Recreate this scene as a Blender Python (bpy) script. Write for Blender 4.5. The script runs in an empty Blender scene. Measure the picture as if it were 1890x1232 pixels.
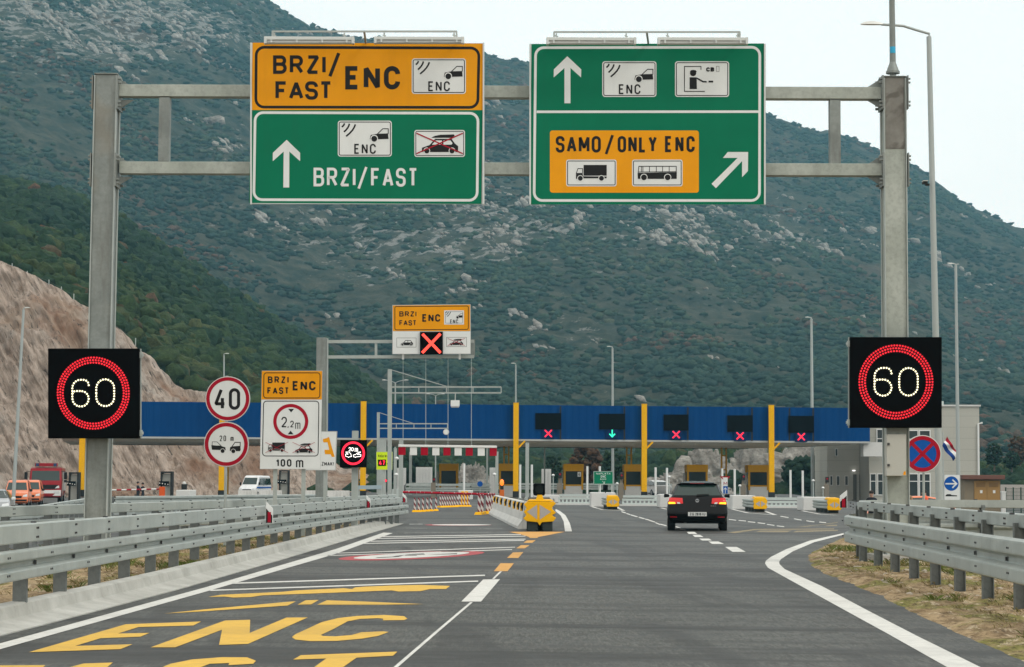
import bpy, bmesh, math, random
import numpy as np
from mathutils import Vector, Matrix
R = math.radians
random.seed(7)
scene = bpy.context.scene
col = scene.collection

# ------------------------------------------------------------------ camera
F, CAMH, HORZ = 4000.0, 1.52, 884.0          # focal length in photo pixels, eye height, horizon row (photo is 1890 x 1232)
CAMM = Matrix.Translation((0, 0, CAMH)) @ Matrix.Rotation(R(90) + math.atan((HORZ - 616) / F), 4, 'X') @ Matrix.Rotation(R(0.25), 4, 'Z')
cd = bpy.data.cameras.new('camera')
cam = bpy.data.objects.new('camera', cd)
col.objects.link(cam)
cam.matrix_world = CAMM
cd.sensor_width = 36
cd.lens = F / 1890 * 36
cd.clip_start = 0.5
cd.clip_end = 8000
scene.camera = cam

# ------------------------------------------------------------------ world, sun, exposure
SUN_EL, SUN_AZ = 48, 125                       # azimuth clockwise from straight ahead
w = bpy.data.worlds.new('World')
scene.world = w
w.use_nodes = True
nt = w.node_tree
N, L = nt.nodes, nt.links
bg = N['Background']
sky = N.new('ShaderNodeTexSky')
sky.sky_type = 'NISHITA'
sky.sun_disc = False
sky.sun_elevation = R(SUN_EL)
sky.sun_rotation = R(SUN_AZ)
tc = N.new('ShaderNodeTexCoord')
mp = N.new('ShaderNodeMapping')
mp.inputs['Scale'].default_value = (1, 1, 2.6)
nz = N.new('ShaderNodeTexNoise')
nz.inputs['Scale'].default_value = 4.5
nz.inputs['Detail'].default_value = 5
nz.inputs['Roughness'].default_value = 0.5
cr = N.new('ShaderNodeValToRGB')
cr.color_ramp.elements[0].position = 0.34
cr.color_ramp.elements[0].color = (0.935, 0.915, 0.865, 1)
cr.color_ramp.elements[1].position = 0.60
cr.color_ramp.elements[1].color = (1, 0.967, 0.90, 1)
vm = N.new('ShaderNodeVectorMath')
vm.operation = 'SCALE'
vm.inputs['Scale'].default_value = 14.2
mx = N.new('ShaderNodeMix')
mx.data_type = 'RGBA'
mx.inputs['Factor'].default_value = 0.93
L.new(tc.outputs['Generated'], mp.inputs['Vector'])
L.new(mp.outputs['Vector'], nz.inputs['Vector'])
L.new(nz.outputs['Fac'], cr.inputs['Fac'])
L.new(cr.outputs['Color'], vm.inputs[0])
L.new(sky.outputs['Color'], mx.inputs[6])
L.new(vm.outputs['Vector'], mx.inputs[7])
L.new(mx.outputs[2], bg.inputs['Color'])
bg.inputs['Strength'].default_value = 0.1
sd = bpy.data.lights.new('sun', 'SUN')
sd.energy = 1.2
sd.angle = R(14)
sd.color = (1, 0.98, 0.90)
so = bpy.data.objects.new('sun', sd)
col.objects.link(so)
so.rotation_euler = Vector((-math.sin(R(SUN_AZ)) * math.cos(R(SUN_EL)), -math.cos(R(SUN_AZ)) * math.cos(R(SUN_EL)), -math.sin(R(SUN_EL)))).to_track_quat('-Z', 'Y').to_euler()
vs = scene.view_settings
vs.view_transform = 'Standard'
vs.look = 'None'
vs.exposure = 0.0
vs.gamma = 1

# ------------------------------------------------------------------ measuring helpers: where a sight line meets a depth or the ground
def ray(px, py):
    return CAMM.to_3x3() @ Vector(((px - 945) / F, (616 - py) / F, -1))
def at(px, py, D):
    d = ray(px, py)
    return Vector((0, 0, CAMH)) + d * (D / d.y)
def gnd(px, py, z=0.0):
    d = ray(px, py)
    return Vector((0, 0, CAMH)) + d * ((z - CAMH) / d.z)
def S(D):
    return F / D

# ------------------------------------------------------------------ mesh builder
ORG = {}
class MB:
    def __init__(s):
        s.v, s.f, s.mi, s.mats = [], [], [], []
    def add(s, vs_, fs, mat=None):
        b = len(s.v)
        s.v += [Vector(p) for p in vs_]
        k = 0
        if mat is not None:
            if mat not in s.mats:
                s.mats.append(mat)
            k = s.mats.index(mat)
        for f in fs:
            s.f.append([i + b for i in f])
            s.mi.append(k)
        return s
    def poly(s, pts, mat=None):
        return s.add(pts, [list(range(len(pts)))], mat)
    def hexa(s, p, mat=None):                    # 8 points: bottom ring 0-3, top ring 4-7
        return s.add(p, [(3, 2, 1, 0), (4, 5, 6, 7), (0, 1, 5, 4), (1, 2, 6, 5), (2, 3, 7, 6), (3, 0, 4, 7)], mat)
    def box(s, c, size, mat=None, rz=0.0, M=None):
        a, b, h = size[0] / 2, size[1] / 2, size[2] / 2
        p = [Vector(q) for q in ((-a, -b, -h), (a, -b, -h), (a, b, -h), (-a, b, -h), (-a, -b, h), (a, -b, h), (a, b, h), (-a, b, h))]
        if M is None:
            M = Matrix.Rotation(rz, 3, 'Z')
        return s.hexa([M @ q + Vector(c) for q in p], mat)
    def bar(s, p0, p1, wx, wy, mat=None, up=None):   # square bar p0 -> p1; wx across, wy along 'up'
        p0, p1 = Vector(p0), Vector(p1)
        d = (p1 - p0).normalized()
        u = Vector(up) if up else (Vector((0, 0, 1)) if abs(d.z) < 0.9 else Vector((0, 1, 0)))
        x = d.cross(u).normalized()
        u = x.cross(d).normalized()
        c = [(-1, -1), (1, -1), (1, 1), (-1, 1)]
        return s.hexa([p0 + x * (i * wx / 2) + u * (j * wy / 2) for i, j in c] + [p1 + x * (i * wx / 2) + u * (j * wy / 2) for i, j in c], mat)
    def tube(s, path, r, n=10, mat=None, caps=True):
        path = [Vector(p) for p in path]
        if not isinstance(r, (list, tuple)):
            r = [r] * len(path)
        rings, vs_ = [], []
        for i, p in enumerate(path):
            d = (path[min(i + 1, len(path) - 1)] - path[max(i - 1, 0)]).normalized()
            u = Vector((0, 1, 0)) if abs(d.y) < 0.9 else Vector((0, 0, 1))
            x = d.cross(u).normalized()
            y = d.cross(x)
            for k in range(n):
                a = 2 * math.pi * k / n
                vs_.append(p + (x * math.cos(a) + y * math.sin(a)) * r[i])
        fs = []
        for i in range(len(path) - 1):
            for k in range(n):
                k2 = (k + 1) % n
                fs.append((i * n + k, i * n + k2, i * n + n + k2, i * n + n + k))
        if caps:
            fs.append(tuple(range(n)))
            fs.append(tuple(reversed(range((len(path) - 1) * n, len(path) * n))))
        return s.add(vs_, fs, mat)
    def prism(s, pts, vec, mat=None):
        n = len(pts)
        vec = Vector(vec)
        pts = [Vector(p) for p in pts]
        fs = [list(range(n)), list(reversed(range(n, 2 * n)))]
        for i in range(n):
            j = (i + 1) % n
            fs.append((i, i + n, j + n, j))
        return s.add(pts + [p + vec for p in pts], fs, mat)
    def grid(s, rows, mat=None, close=False):     # rows: list of equally long lists of points
        n, m = len(rows), len(rows[0])
        fs = []
        for i in range(n - 1):
            for j in range(m - 1 + (1 if close else 0)):
                j2 = (j + 1) % m
                fs.append((i * m + j, i * m + j2, i * m + m + j2, i * m + m + j))
        return s.add([p for r in rows for p in r], fs, mat)
    def sphere(s, c, r, n=10, m=6, mat=None):
        c = Vector(c)
        r = Vector(r) if isinstance(r, (tuple, list)) else Vector((r, r, r))
        rows = []
        for i in range(m + 1):
            t = math.pi * i / m
            rows.append([c + Vector((r.x * math.sin(t) * math.cos(2 * math.pi * k / n), r.y * math.sin(t) * math.sin(2 * math.pi * k / n), r.z * math.cos(t))) for k in range(n)])
        return s.grid(rows, mat, close=True)
    def build(s, name, mat=None, parent=None, smooth=False, org=None, bevel=0.0):
        o0 = ORG[parent.name] if parent is not None else (Vector(org) if org is not None else Vector((0, 0, 0)))
        me = bpy.data.meshes.new(name)
        me.from_pydata([p - o0 for p in s.v], [], s.f)
        mats = s.mats if s.mats else [mat]
        for m_ in mats:
            me.materials.append(m_)
        if len(mats) > 1:
            me.polygons.foreach_set('material_index', s.mi)
        if smooth:
            me.polygons.foreach_set('use_smooth', [True] * len(me.polygons))
            if smooth != 'all':
                me.set_sharp_from_angle(angle=R(38))
        me.update()
        o = bpy.data.objects.new(name, me)
        col.objects.link(o)
        ORG[o.name] = o0
        if parent is not None:
            o.parent = parent
        else:
            o.location = o0
        if bevel:
            b = o.modifiers.new('bevel', 'BEVEL')
            b.width = bevel
            b.segments = 2
            b.limit_method = 'ANGLE'
        return o

def tag(o, label=None, cat=None, group=None, kind=None):
    if label: o['label'] = label
    if cat: o['category'] = cat
    if group: o['group'] = group
    if kind: o['kind'] = kind
    return o
def thing(name, label, cat, loc=(0, 0, 0), group=None):
    o = bpy.data.objects.new(name, None)
    o.empty_display_size = 0.2
    col.objects.link(o)
    o.location = loc
    ORG[o.name] = Vector(loc)
    return tag(o, label, cat, group)
def copy_tree(o, parent=None):
    c = o.copy()
    col.objects.link(c)
    if parent is not None:
        c.parent = parent
    for ch in list(o.children):
        copy_tree(ch, c)
    return c
def struct(o):
    o['kind'] = 'structure'
    return o

# ------------------------------------------------------------------ big numpy meshes
def npmesh(name, V, Fc, mat, smooth=True, attr=None, parent=None):
    me = bpy.data.meshes.new(name)
    V = np.ascontiguousarray(V, dtype=np.float32)
    Fc = np.ascontiguousarray(Fc, dtype=np.int32)
    k = Fc.shape[1]
    me.vertices.add(len(V))
    me.vertices.foreach_set('co', V.ravel())
    me.loops.add(Fc.size)
    me.loops.foreach_set('vertex_index', Fc.ravel())
    me.polygons.add(len(Fc))
    me.polygons.foreach_set('loop_start', np.arange(0, Fc.size, k, dtype=np.int32))
    me.polygons.foreach_set('loop_total', np.full(len(Fc), k, dtype=np.int32))
    if smooth:
        me.polygons.foreach_set('use_smooth', np.ones(len(Fc), dtype=bool))
    me.update(calc_edges=True)
    for an, av in (attr or {}).items():
        a = me.attributes.new(an, 'FLOAT', 'POINT')
        a.data.foreach_set('value', np.ascontiguousarray(av, dtype=np.float32))
    me.materials.append(mat)
    o = bpy.data.objects.new(name, me)
    col.objects.link(o)
    ORG[o.name] = Vector((0, 0, 0))
    if parent is not None:
        o.parent = parent
    return o
def gridfaces(n, m):
    i = np.arange(n - 1)[:, None] * m + np.arange(m - 1)[None, :]
    return np.stack([i, i + 1, i + m + 1, i + m], -1).reshape(-1, 4)
def vnoise(x, y, seed=0):
    x = np.asarray(x, float); y = np.asarray(y, float)
    xi = np.floor(x).astype(np.int64); yi = np.floor(y).astype(np.int64)
    fx = x - xi; fy = y - yi
    fx = fx * fx * fx * (fx * (fx * 6 - 15) + 10); fy = fy * fy * fy * (fy * (fy * 6 - 15) + 10)
    def h(a, b):
        n = (a * 374761393 + b * 668265263 + seed * 974634777) & 0xffffffff
        n = ((n ^ (n >> 13)) * 1274126177) & 0xffffffff
        n = n ^ (n >> 16)
        return (n & 0xffff) / 65535.0
    return (h(xi, yi) * (1 - fx) + h(xi + 1, yi) * fx) * (1 - fy) + (h(xi, yi + 1) * (1 - fx) + h(xi + 1, yi + 1) * fx) * fy
def fbm(x, y, oct=5, seed=0, gain=0.5):
    s, a, t = 0, 1.0, 0
    for k in range(oct):
        s = s + a * vnoise(x * 2 ** k, y * 2 ** k, seed + k * 17)
        t += a
        a *= gain
    return s / t - 0.5
def icosphere(sub):
    bm = bmesh.new()
    bmesh.ops.create_icosphere(bm, subdivisions=sub, radius=1)
    V = np.array([v.co[:] for v in bm.verts])
    Fc = np.array([[v.index for v in f.verts] for f in bm.faces])
    bm.free()
    return V, Fc
def noise3(V, f, seed):
    return (vnoise(V[:, 0] * f + V[:, 2] * f * .7 + 7, V[:, 1] * f - V[:, 2] * f * .6 + 3, seed) - .5) + (vnoise(V[:, 2] * f + 11, V[:, 0] * f - V[:, 1] * f * .5, seed + 5) - .5)
def bush_protos(sub, n, rough, squash=0.75, seed=0):
    V0, Fc = icosphere(sub)
    out = []
    for k in range(n):
        r = 1 + rough * (noise3(V0, 1.7, seed + k * 31) + 0.7 * noise3(V0, 3.9, seed + k * 31 + 9) + 0.45 * noise3(V0, 8.3, seed + k * 31 + 4))
        V = V0 * r[:, None]
        V[:, 2] *= squash
        out.append(V)
    return out, Fc
def scatter(name, P, sc, tint, protos, Fc, mat, rg, smooth=False, lean=0.0):
    V_, F_, T_ = [], [], []
    base = 0
    which = rg.integers(0, len(protos), len(P))
    nv = len(protos[0])
    for k, pv in enumerate(protos):
        idx = np.where(which == k)[0]
        if not len(idx):
            continue
        a = rg.uniform(0, 2 * math.pi, len(idx))
        c, s_ = np.cos(a)[:, None], np.sin(a)[:, None]
        x = pv[None, :, 0] * c - pv[None, :, 1] * s_
        y = pv[None, :, 0] * s_ + pv[None, :, 1] * c
        z = np.repeat(pv[None, :, 2], len(idx), 0)
        q = np.stack([x, y, z], -1) * sc[idx][:, None, :]
        q[:, :, 0] -= lean * q[:, :, 2]
        q = q + P[idx][:, None, :]
        V_.append(q.reshape(-1, 3))
        F_.append((Fc[None] + (base + np.arange(len(idx)) * nv)[:, None, None]).reshape(-1, Fc.shape[1]))
        T_.append(np.repeat(tint[idx], nv))
        base += len(idx) * nv
    return npmesh(name, np.concatenate(V_), np.concatenate(F_), mat, smooth, {'tint': np.concatenate(T_)})

# ------------------------------------------------------------------ materials
class NT:
    def __init__(s, name):
        s.m = bpy.data.materials.new(name)
        s.m.use_nodes = True
        s.t = s.m.node_tree
        s.b = s.t.nodes['Principled BSDF']
        s.co = s.t.nodes.new('ShaderNodeTexCoord').outputs['Object']
    def n(s, t, **kw):
        o = s.t.nodes.new(t)
        for k, v in kw.items():
            setattr(o, k, v)
        return o
    def l(s, a, b):
        s.t.links.new(a, b)
    def noise(s, scale, detail=4, rough=0.55, stretch=None, vec=None, dist=0.0):
        o = s.n('ShaderNodeTexNoise')
        o.inputs['Scale'].default_value = scale
        o.inputs['Detail'].default_value = detail
        o.inputs['Roughness'].default_value = rough
        o.inputs['Distortion'].default_value = dist
        v = vec or s.co
        if stretch:
            if len(stretch) > 3:
                m_ = s.n('ShaderNodeMapping')
                m_.inputs['Rotation'].default_value = stretch[3:]
                s.l(v, m_.inputs['Vector'])
                v = m_.outputs['Vector']
            m_ = s.n('ShaderNodeMapping')
            m_.inputs['Scale'].default_value = stretch[:3]
            s.l(v, m_.inputs['Vector'])
            v = m_.outputs['Vector']
        s.l(v, o.inputs['Vector'])
        return o.outputs['Fac']
    def ramp(s, fac, stops):
        o = s.n('ShaderNodeValToRGB')
        e = o.color_ramp.elements
        while len(e) < len(stops):
            e.new(0.5)
        for q, (p, c) in zip(e, stops):
            q.position = p
            q.color = (c, c, c, 1) if not isinstance(c, (tuple, list)) else (*c[:3], 1)
        s.l(fac, o.inputs['Fac'])
        return o.outputs['Color']
    def mix(s, fac, a, b, mode='MIX'):
        o = s.n('ShaderNodeMix', data_type='RGBA', blend_type=mode)
        for i, v in ((0, fac), (6, a), (7, b)):
            if hasattr(v, 'links'):
                s.l(v, o.inputs[i])
            elif i == 0:
                o.inputs[0].default_value = v
            else:
                o.inputs[i].default_value = (*v[:3], 1) if isinstance(v, (tuple, list)) else (v, v, v, 1)
        return o.outputs[2]
    def attr(s, name):
        o = s.n('ShaderNodeAttribute')
        o.attribute_name = name
        return o.outputs['Fac']
    def math(s, op, a, b=None):
        o = s.n('ShaderNodeMath', operation=op)
        for i, v in ((0, a), (1, b)):
            if v is None: continue
            if hasattr(v, 'links'): s.l(v, o.inputs[i])
            else: o.inputs[i].default_value = v
        return o.outputs[0]
    def bump(s, h, strength=0.5, dist=0.02):
        o = s.n('ShaderNodeBump')
        o.inputs['Strength'].default_value = strength
        o.inputs['Distance'].default_value = dist
        s.l(h, o.inputs['Height'])
        s.l(o.outputs['Normal'], s.b.inputs['Normal'])
    def done(s, color=None, rough=0.6, metal=0.0, spec=0.5):
        for key, v in (('Base Color', color), ('Roughness', rough), ('Metallic', metal), ('Specular IOR Level', spec)):
            if v is None: continue
            if hasattr(v, 'links'): s.l(v, s.b.inputs[key])
            else: s.b.inputs[key].default_value = (*v, 1) if isinstance(v, (tuple, list)) else v
        return s.m
def paint(name, c, rough=0.5, metal=0.0, var=0.10, scale=3.0, fine=0.06, fscale=60.0, bump=0.0, spec=0.5):
    q = NT(name)
    a = q.noise(scale, 5, 0.6)
    f = q.noise(fscale, 2, 0.5)
    k = q.mix(q.ramp(a, [(0.3, 1 - var), (0.7, 1 + var)]), [x * (1 - var) for x in c], [min(1, x * (1 + var)) for x in c])
    k = q.mix(fine, k, q.ramp(f, [(0.35, tuple(x * 0.5 for x in c)), (0.65, tuple(min(1, x * 1.5) for x in c))]))
    if bump:
        q.bump(f, bump, 0.01)
    return q.done(k, rough, metal, spec)
def lamp(name, c, strength):
    q = NT(name)
    q.b.inputs['Emission Color'].default_value = (*c, 1)
    q.b.inputs['Emission Strength'].default_value = strength
    return q.done((c[0] * .4, c[1] * .4, c[2] * .4), 0.4)

# ================================================================== TERRAIN
rg = np.random.default_rng(11)
q = NT('ground_soil')
a = q.noise(0.05, 6); b = q.noise(1.2, 5)
M_ground = q.done(q.mix(q.ramp(b, [(.35, 0), (.65, 1)]), q.ramp(a, [(.35, (.07, .08, .045)), (.6, (.20, .155, .105))]), (.13, .105, .065)), 0.95)
mb = MB()
mb.poly([(-2500, -1500, -.75), (2500, -1500, -.75), (2500, 2400, -.75), (-2500, 2400, -.75)])
struct(mb.build('ground', M_ground))

# ---- mountain: limestone slope under maquis, ridge falling to the right
q = NT('mountain_scrub')
zone = q.attr('rockzone')
n1 = q.noise(0.012, 5); n2 = q.noise(0.11, 5, 0.65); n3 = q.noise(0.16, 7, 0.68, (1, .4, 1.6, 0, R(20), R(25)))
green = q.mix(q.ramp(n2, [(.40, 0), (.70, 1)]), q.ramp(n1, [(.3, (.022, .038, .028)), (.7, (.040, .050, .032))]), (.105, .105, .075))
brown = q.ramp(q.noise(0.009, 3), [(.60, 0), (.72, 1)])
green = q.mix(q.math('MULTIPLY', brown, .55), green, (.12, .07, .045))
rk = q.ramp(q.math('ADD', n3, q.math('MULTIPLY', zone, .17)), [(.69, 0), (.75, 1)])
rockc = q.mix(q.noise(0.5, 5, .7), (.16, .158, .145), (.38, .37, .34))
q.bump(q.mix(rk, q.noise(0.35, 6, .7), q.noise(0.3, 7, .75)), 1.0, 3.0)
M_mount = q.done(q.mix(rk, green, rockc), 0.95, spec=0.1)

q = NT('scrub_leaves')
t = q.attr('tint')
lf = q.noise(1.6, 4, 0.7)
c1 = q.ramp(t, [(0.0, (.011, .029, .019)), (.35, (.018, .040, .018)), (.62, (.032, .055, .020)), (.84, (.060, .066, .026)), (.93, (.070, .048, .028)), (1.0, (.095, .052, .032))])
q.bump(q.noise(3.0, 5, .75), 1.0, 0.5)
M_bush = q.done(q.mix(q.ramp(lf, [(.38, .0), (.66, .85)]), c1, q.mix(1.0, c1, (2.1, 2.0, 1.8), 'MULTIPLY')), 0.9, spec=0.15)

def leaf_mat(name, stops, mul):
    q = NT(name)
    c1 = q.ramp(q.attr('tint'), stops)
    q.bump(q.noise(3.0, 5, .75), 1.0, .5)
    return q.done(q.mix(q.ramp(q.noise(1.6, 4, .7), [(.38, .0), (.66, .85)]), c1, q.mix(1.0, c1, mul, 'MULTIPLY')), .9, spec=.1)
M_bush_far = leaf_mat('hazed_mountain_leaves', [(0.0, (.018, .036, .030)), (.35, (.028, .050, .036)), (.62, (.046, .068, .040)), (.84, (.072, .080, .050)), (.93, (.078, .058, .042)), (1.0, (.10, .062, .045))], (1.9, 1.85, 1.75))  # grey-green scrub; tones paled and blued to paint in part of the distance haze

q = NT('limestone')
t = q.attr('tint')
n1 = q.noise(0.45, 7, .72, (1, 1, 1.8)); n2 = q.noise(0.12, 4)
q.bump(n1, 1.0, 0.8)
M_lime = q.done(q.mix(q.math('MULTIPLY', t, .25), q.mix(q.ramp(n1, [(.34, 0), (.66, 1)]), (.14, .13, .115), (.47, .45, .41)), (.33, .25, .19)), 0.9, spec=0.2)

SKY_U = np.array([-900, -300, 0, 200, 420, 490, 560, 620, 760, 895, 990, 1100, 1300, 1415, 1480, 1550, 1620, 1700, 1760, 1830, 1890, 2050, 2300, 2800], float)
SKY_Y = np.array([-380, -340, -280, -185, -60, 2, 44, 62, 80, 97, 116, 140, 188, 217, 240, 257, 285, 322, 365, 401, 428, 505, 610, 760], float)
YR, Y0M = 1700.0, 420.0
nu, nt_ = 760, 330
U = np.linspace(-900, 2800, nu)
T = np.concatenate([np.linspace(0, 1, nt_ - 30), 1 + np.linspace(.004, .5, 30)])
kx = (U - 945) / F
zr = np.array([at(u, y, YR).z for u, y in zip(U, np.interp(U, SKY_U, SKY_Y))])
UU, TT = np.meshgrid(U, T)
YY = Y0M + (YR - Y0M) * TT
XX = kx[None, :] * YY
tt = np.clip(TT, 0, 1)
prof = 0.16 * tt + 0.84 * tt ** 1.45 - np.clip(TT - 1, 0, 1) * 1.1
ZZ = 2.0 + zr[None, :] * prof
amp = np.clip(tt * 6, 0, 1)
gul = fbm(XX / 190 + YY / 600, YY / 420 + 3, 4, 5)
ZZ = ZZ + amp * (1 - .75 * tt ** 3) * 46 * gul * (0.35 + tt) + amp * 11 * fbm(XX / 45, YY / 60, 4, 9) * (1 - .5 * tt) + amp * 5.5 * fbm(XX / 9, YY / 12, 3, 21)
PYP = HORZ - (ZZ - CAMH) / YY * F            # apparent height of each point, used only to lay out the outcrop zones measured on the slope
def zonef(u, y, cu, cy, ru, ry):
    return np.exp(-(((u - cu) / ru) ** 2 + ((y - cy) / ry) ** 2))
rz_ = (1.0 * zonef(UU, PYP, 60, 30, 260, 110) + .9 * zonef(UU, PYP, 330, 40, 210, 60) + .6 * zonef(UU, PYP, 560, 430, 260, 55) + .65 * zonef(UU, PYP, 760, 480, 190, 60)
       + .75 * zonef(UU, PYP, 1200, 420, 330, 60) + .6 * zonef(UU, PYP, 930, 330, 120, 130) + .55 * zonef(UU, PYP, 1060, 610, 130, 40) + .35 * zonef(UU, PYP, 1550, 420, 200, 60)
       + .45 * zonef(UU, PYP, 420, 250, 120, 50) + .5 * zonef(UU, PYP, 700, 380, 160, 30) + .16)
mo = npmesh('mountain', np.stack([XX, YY, ZZ], -1).reshape(-1, 3), gridfaces(len(T), nu), M_mount, True, {'rockzone': np.clip(rz_, 0, 1.1).ravel()})
struct(mo)
def sample_grid(A, fi, fj):
    i = np.clip(fi.astype(int), 0, A.shape[0] - 2); j = np.clip(fj.astype(int), 0, A.shape[1] - 2)
    a, b = fi - i, fj - j
    return (A[i, j] * (1 - b) + A[i, j + 1] * b) * (1 - a) + (A[i + 1, j] * (1 - b) + A[i + 1, j + 1] * b) * a
nb = 125000
fi = rg.uniform(0, 1, nb) ** 0.9 * (nt_ - 30)
fj = rg.uniform(.12, .86, nb) * (nu - 1)
P = np.stack([sample_grid(A, fi, fj) for A in (XX, YY, ZZ)], -1)
zz = sample_grid(rz_, fi, fj)
clump = fbm(P[:, 0] / 28, P[:, 1] / 40, 4, 33)
rockn = .55 * fbm(P[:, 0] / 30 + P[:, 1] / 110, P[:, 1] / 80, 3, 77) + .75 * fbm(P[:, 0] / 8 + P[:, 1] / 30, P[:, 1] / 20, 3, 78)
keep = (rockn + zz * .24 < 0.318) & (clump * 1.7 + .37 > rg.uniform(0, .70, nb))
P, cl = P[keep], clump[keep]
s0 = rg.uniform(.65, 2.0, len(P))  * (0.75 + .25 * P[:, 1] / 900)
tint = np.clip(0.30 + 0.9 * fbm(P[:, 0] / 120, P[:, 1] / 160, 3, 41) + rg.normal(0, .16, len(P)), 0, .9)
red = (fbm(P[:, 0] / 60, P[:, 1] / 70, 2, 55) > .22) & (rg.uniform(0, 1, len(P)) < .35)
tint[red] = rg.uniform(.88, 1, red.sum())
pr, pf = bush_protos(2, 5, .55, .8, 3)
pr1, pf1 = bush_protos(1, 6, .5, .8, 3)
o = scatter('mountain_scrub', P + np.stack([0 * s0, 0 * s0, s0 * .25], -1), np.stack([s0 * 1.25, s0, s0 * rg.uniform(.6, 1.1, len(s0))], -1), tint, pr1, pf1, M_bush_far, rg, False)
tag(o, 'dark maquis bushes thickly covering the high mountain side', 'scrub', kind='stuff')
# limestone blocks breaking through the scrub
nb = 90000
fi = rg.uniform(0, 1, nb) * (nt_ - 30)
fj = rg.uniform(.12, .86, nb) * (nu - 1)
P = np.stack([sample_grid(A, fi, fj) for A in (XX, YY, ZZ)], -1)
zz = sample_grid(rz_, fi, fj)
rockn = .55 * fbm(P[:, 0] / 30 + P[:, 1] / 110, P[:, 1] / 80, 3, 77) + .75 * fbm(P[:, 0] / 8 + P[:, 1] / 30, P[:, 1] / 20, 3, 78)
keep = (rockn + zz * .24 > 0.322) & (rg.uniform(0, 1, nb) < .55)
P = P[keep]
s0 = (rg.gamma(1.6, .5, len(P)) + .4) * np.clip(P[:, 1] / 1250, .42, 1)
def rock_protos(sub, n, seed):
    V0, Fc = icosphere(sub)
    out = []
    for k in range(n):
        r = 1 + .55 * noise3(V0, 1.3, seed + 13 * k) + .35 * noise3(V0, 3.1, seed + 13 * k + 3)
        V = V0 * r[:, None]
        V = np.sign(V) * np.abs(V) ** 0.8
        V[:, 0] *= 1.25
        V[:, 2] *= .75
        out.append(V)
    return out, Fc
rp, rf = rock_protos(1, 6, 5)
o = scatter('limestone_blocks', P + np.stack([0 * s0, 0 * s0, s0 * .35], -1), np.stack([s0 * .85, s0 * .8, s0 * rg.uniform(.9, 2.0, len(s0))], -1), rg.uniform(0, 1, len(P)), rp, rf, M_lime, rg, False, .55)
tag(o, 'pale grey limestone outcrops breaking through the mountain scrub', 'rocks', kind='stuff')

# ---- nearer wooded foothill on the left
HU = np.array([-700, -100, 0, 100, 215, 300, 380, 480, 600, 720, 830, 1000, 1300, 1700], float)
HY = np.array([60, 305, 340, 352, 405, 460, 515, 580, 648, 742, 800, 846, 866, 872], float)
RU = np.array([-700, -300, -100, 0, 90, 160, 230, 260, 320, 375, 480, 560, 640, 720, 1700], float)
RY = np.array([300, 400, 455, 492, 527, 567, 617, 644, 692, 720, 778, 822, 864, 884, 884], float)
YH, Y0H = 520.0, 262.0
nu2, nt2 = 420, 150
U2 = np.linspace(-700, 1700, nu2)
T2 = np.concatenate([np.linspace(0, 1, nt2 - 25), 1 + np.linspace(.01, .7, 25)])
zr2 = np.array([at(u, y, YH).z for u, y in zip(U2, np.interp(U2, HU, HY))])
zf2 = np.maximum(np.array([at(u, y, 262).z for u, y in zip(U2, np.interp(U2, RU, RY))]) - .8, 0)
UU2, TT2 = np.meshgrid(U2, T2)
YY2 = Y0H + (YH - Y0H) * TT2
XX2 = ((U2 - 945) / F)[None, :] * YY2
t2 = np.clip(TT2, 0, 1)
ZZ2 = zf2[None, :] + (zr2 - zf2)[None, :] * (t2 * 1.06 - .06 * t2 ** 3) - np.clip(TT2 - 1, 0, 1) * 40
ZZ2 += np.clip(t2 * 5, 0, 1) * (1 - .7 * t2) * 4.5 * fbm(XX2 / 26, YY2 / 50, 4, 61)
M_hill = NT('foothill_soil')
M_hill = M_hill.done(M_hill.ramp(M_hill.noise(.3, 5), [(.3, (.012, .022, .012)), (.7, (.03, .038, .018))]), .95, spec=.1)
struct(npmesh('foothill', np.stack([XX2, YY2, ZZ2], -1).reshape(-1, 3), gridfaces(len(T2), nu2), M_hill))
nb = 21000
fi = rg.uniform(0, 1, nb) * (nt2 - 22)
fj = rg.uniform(.1, .95, nb) * (nu2 - 1)
P = np.stack([sample_grid(A, fi, fj) for A in (XX2, YY2, ZZ2)], -1)
cl = fbm(P[:, 0] / 14, P[:, 1] / 20, 4, 83)
keep = (cl + .5 > rg.uniform(0, .6, nb))
P = P[keep]
s0 = rg.uniform(.55, 1.6, len(P)) * (.8 + .2 * rg.gamma(2, .5, len(P)))
tint = np.clip(0.34 + 0.9 * fbm(P[:, 0] / 40, P[:, 1] / 60, 3, 91) + rg.normal(0, .15, len(P)), 0, .9)
red = rg.uniform(0, 1, len(P)) < .012
tint[red] = rg.uniform(.9, 1, red.sum())
o = scatter('foothill_scrub', P + np.stack([0 * s0, 0 * s0, s0 * .3], -1), np.stack([s0 * 1.15, s0 * 1.15, s0 * rg.uniform(.75, 1.25, len(s0))], -1), tint, pr, pf, M_bush, rg, True)
tag(o, 'dark green maquis bushes covering the near foothill above the rock cutting', 'scrub', kind='stuff')

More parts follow.
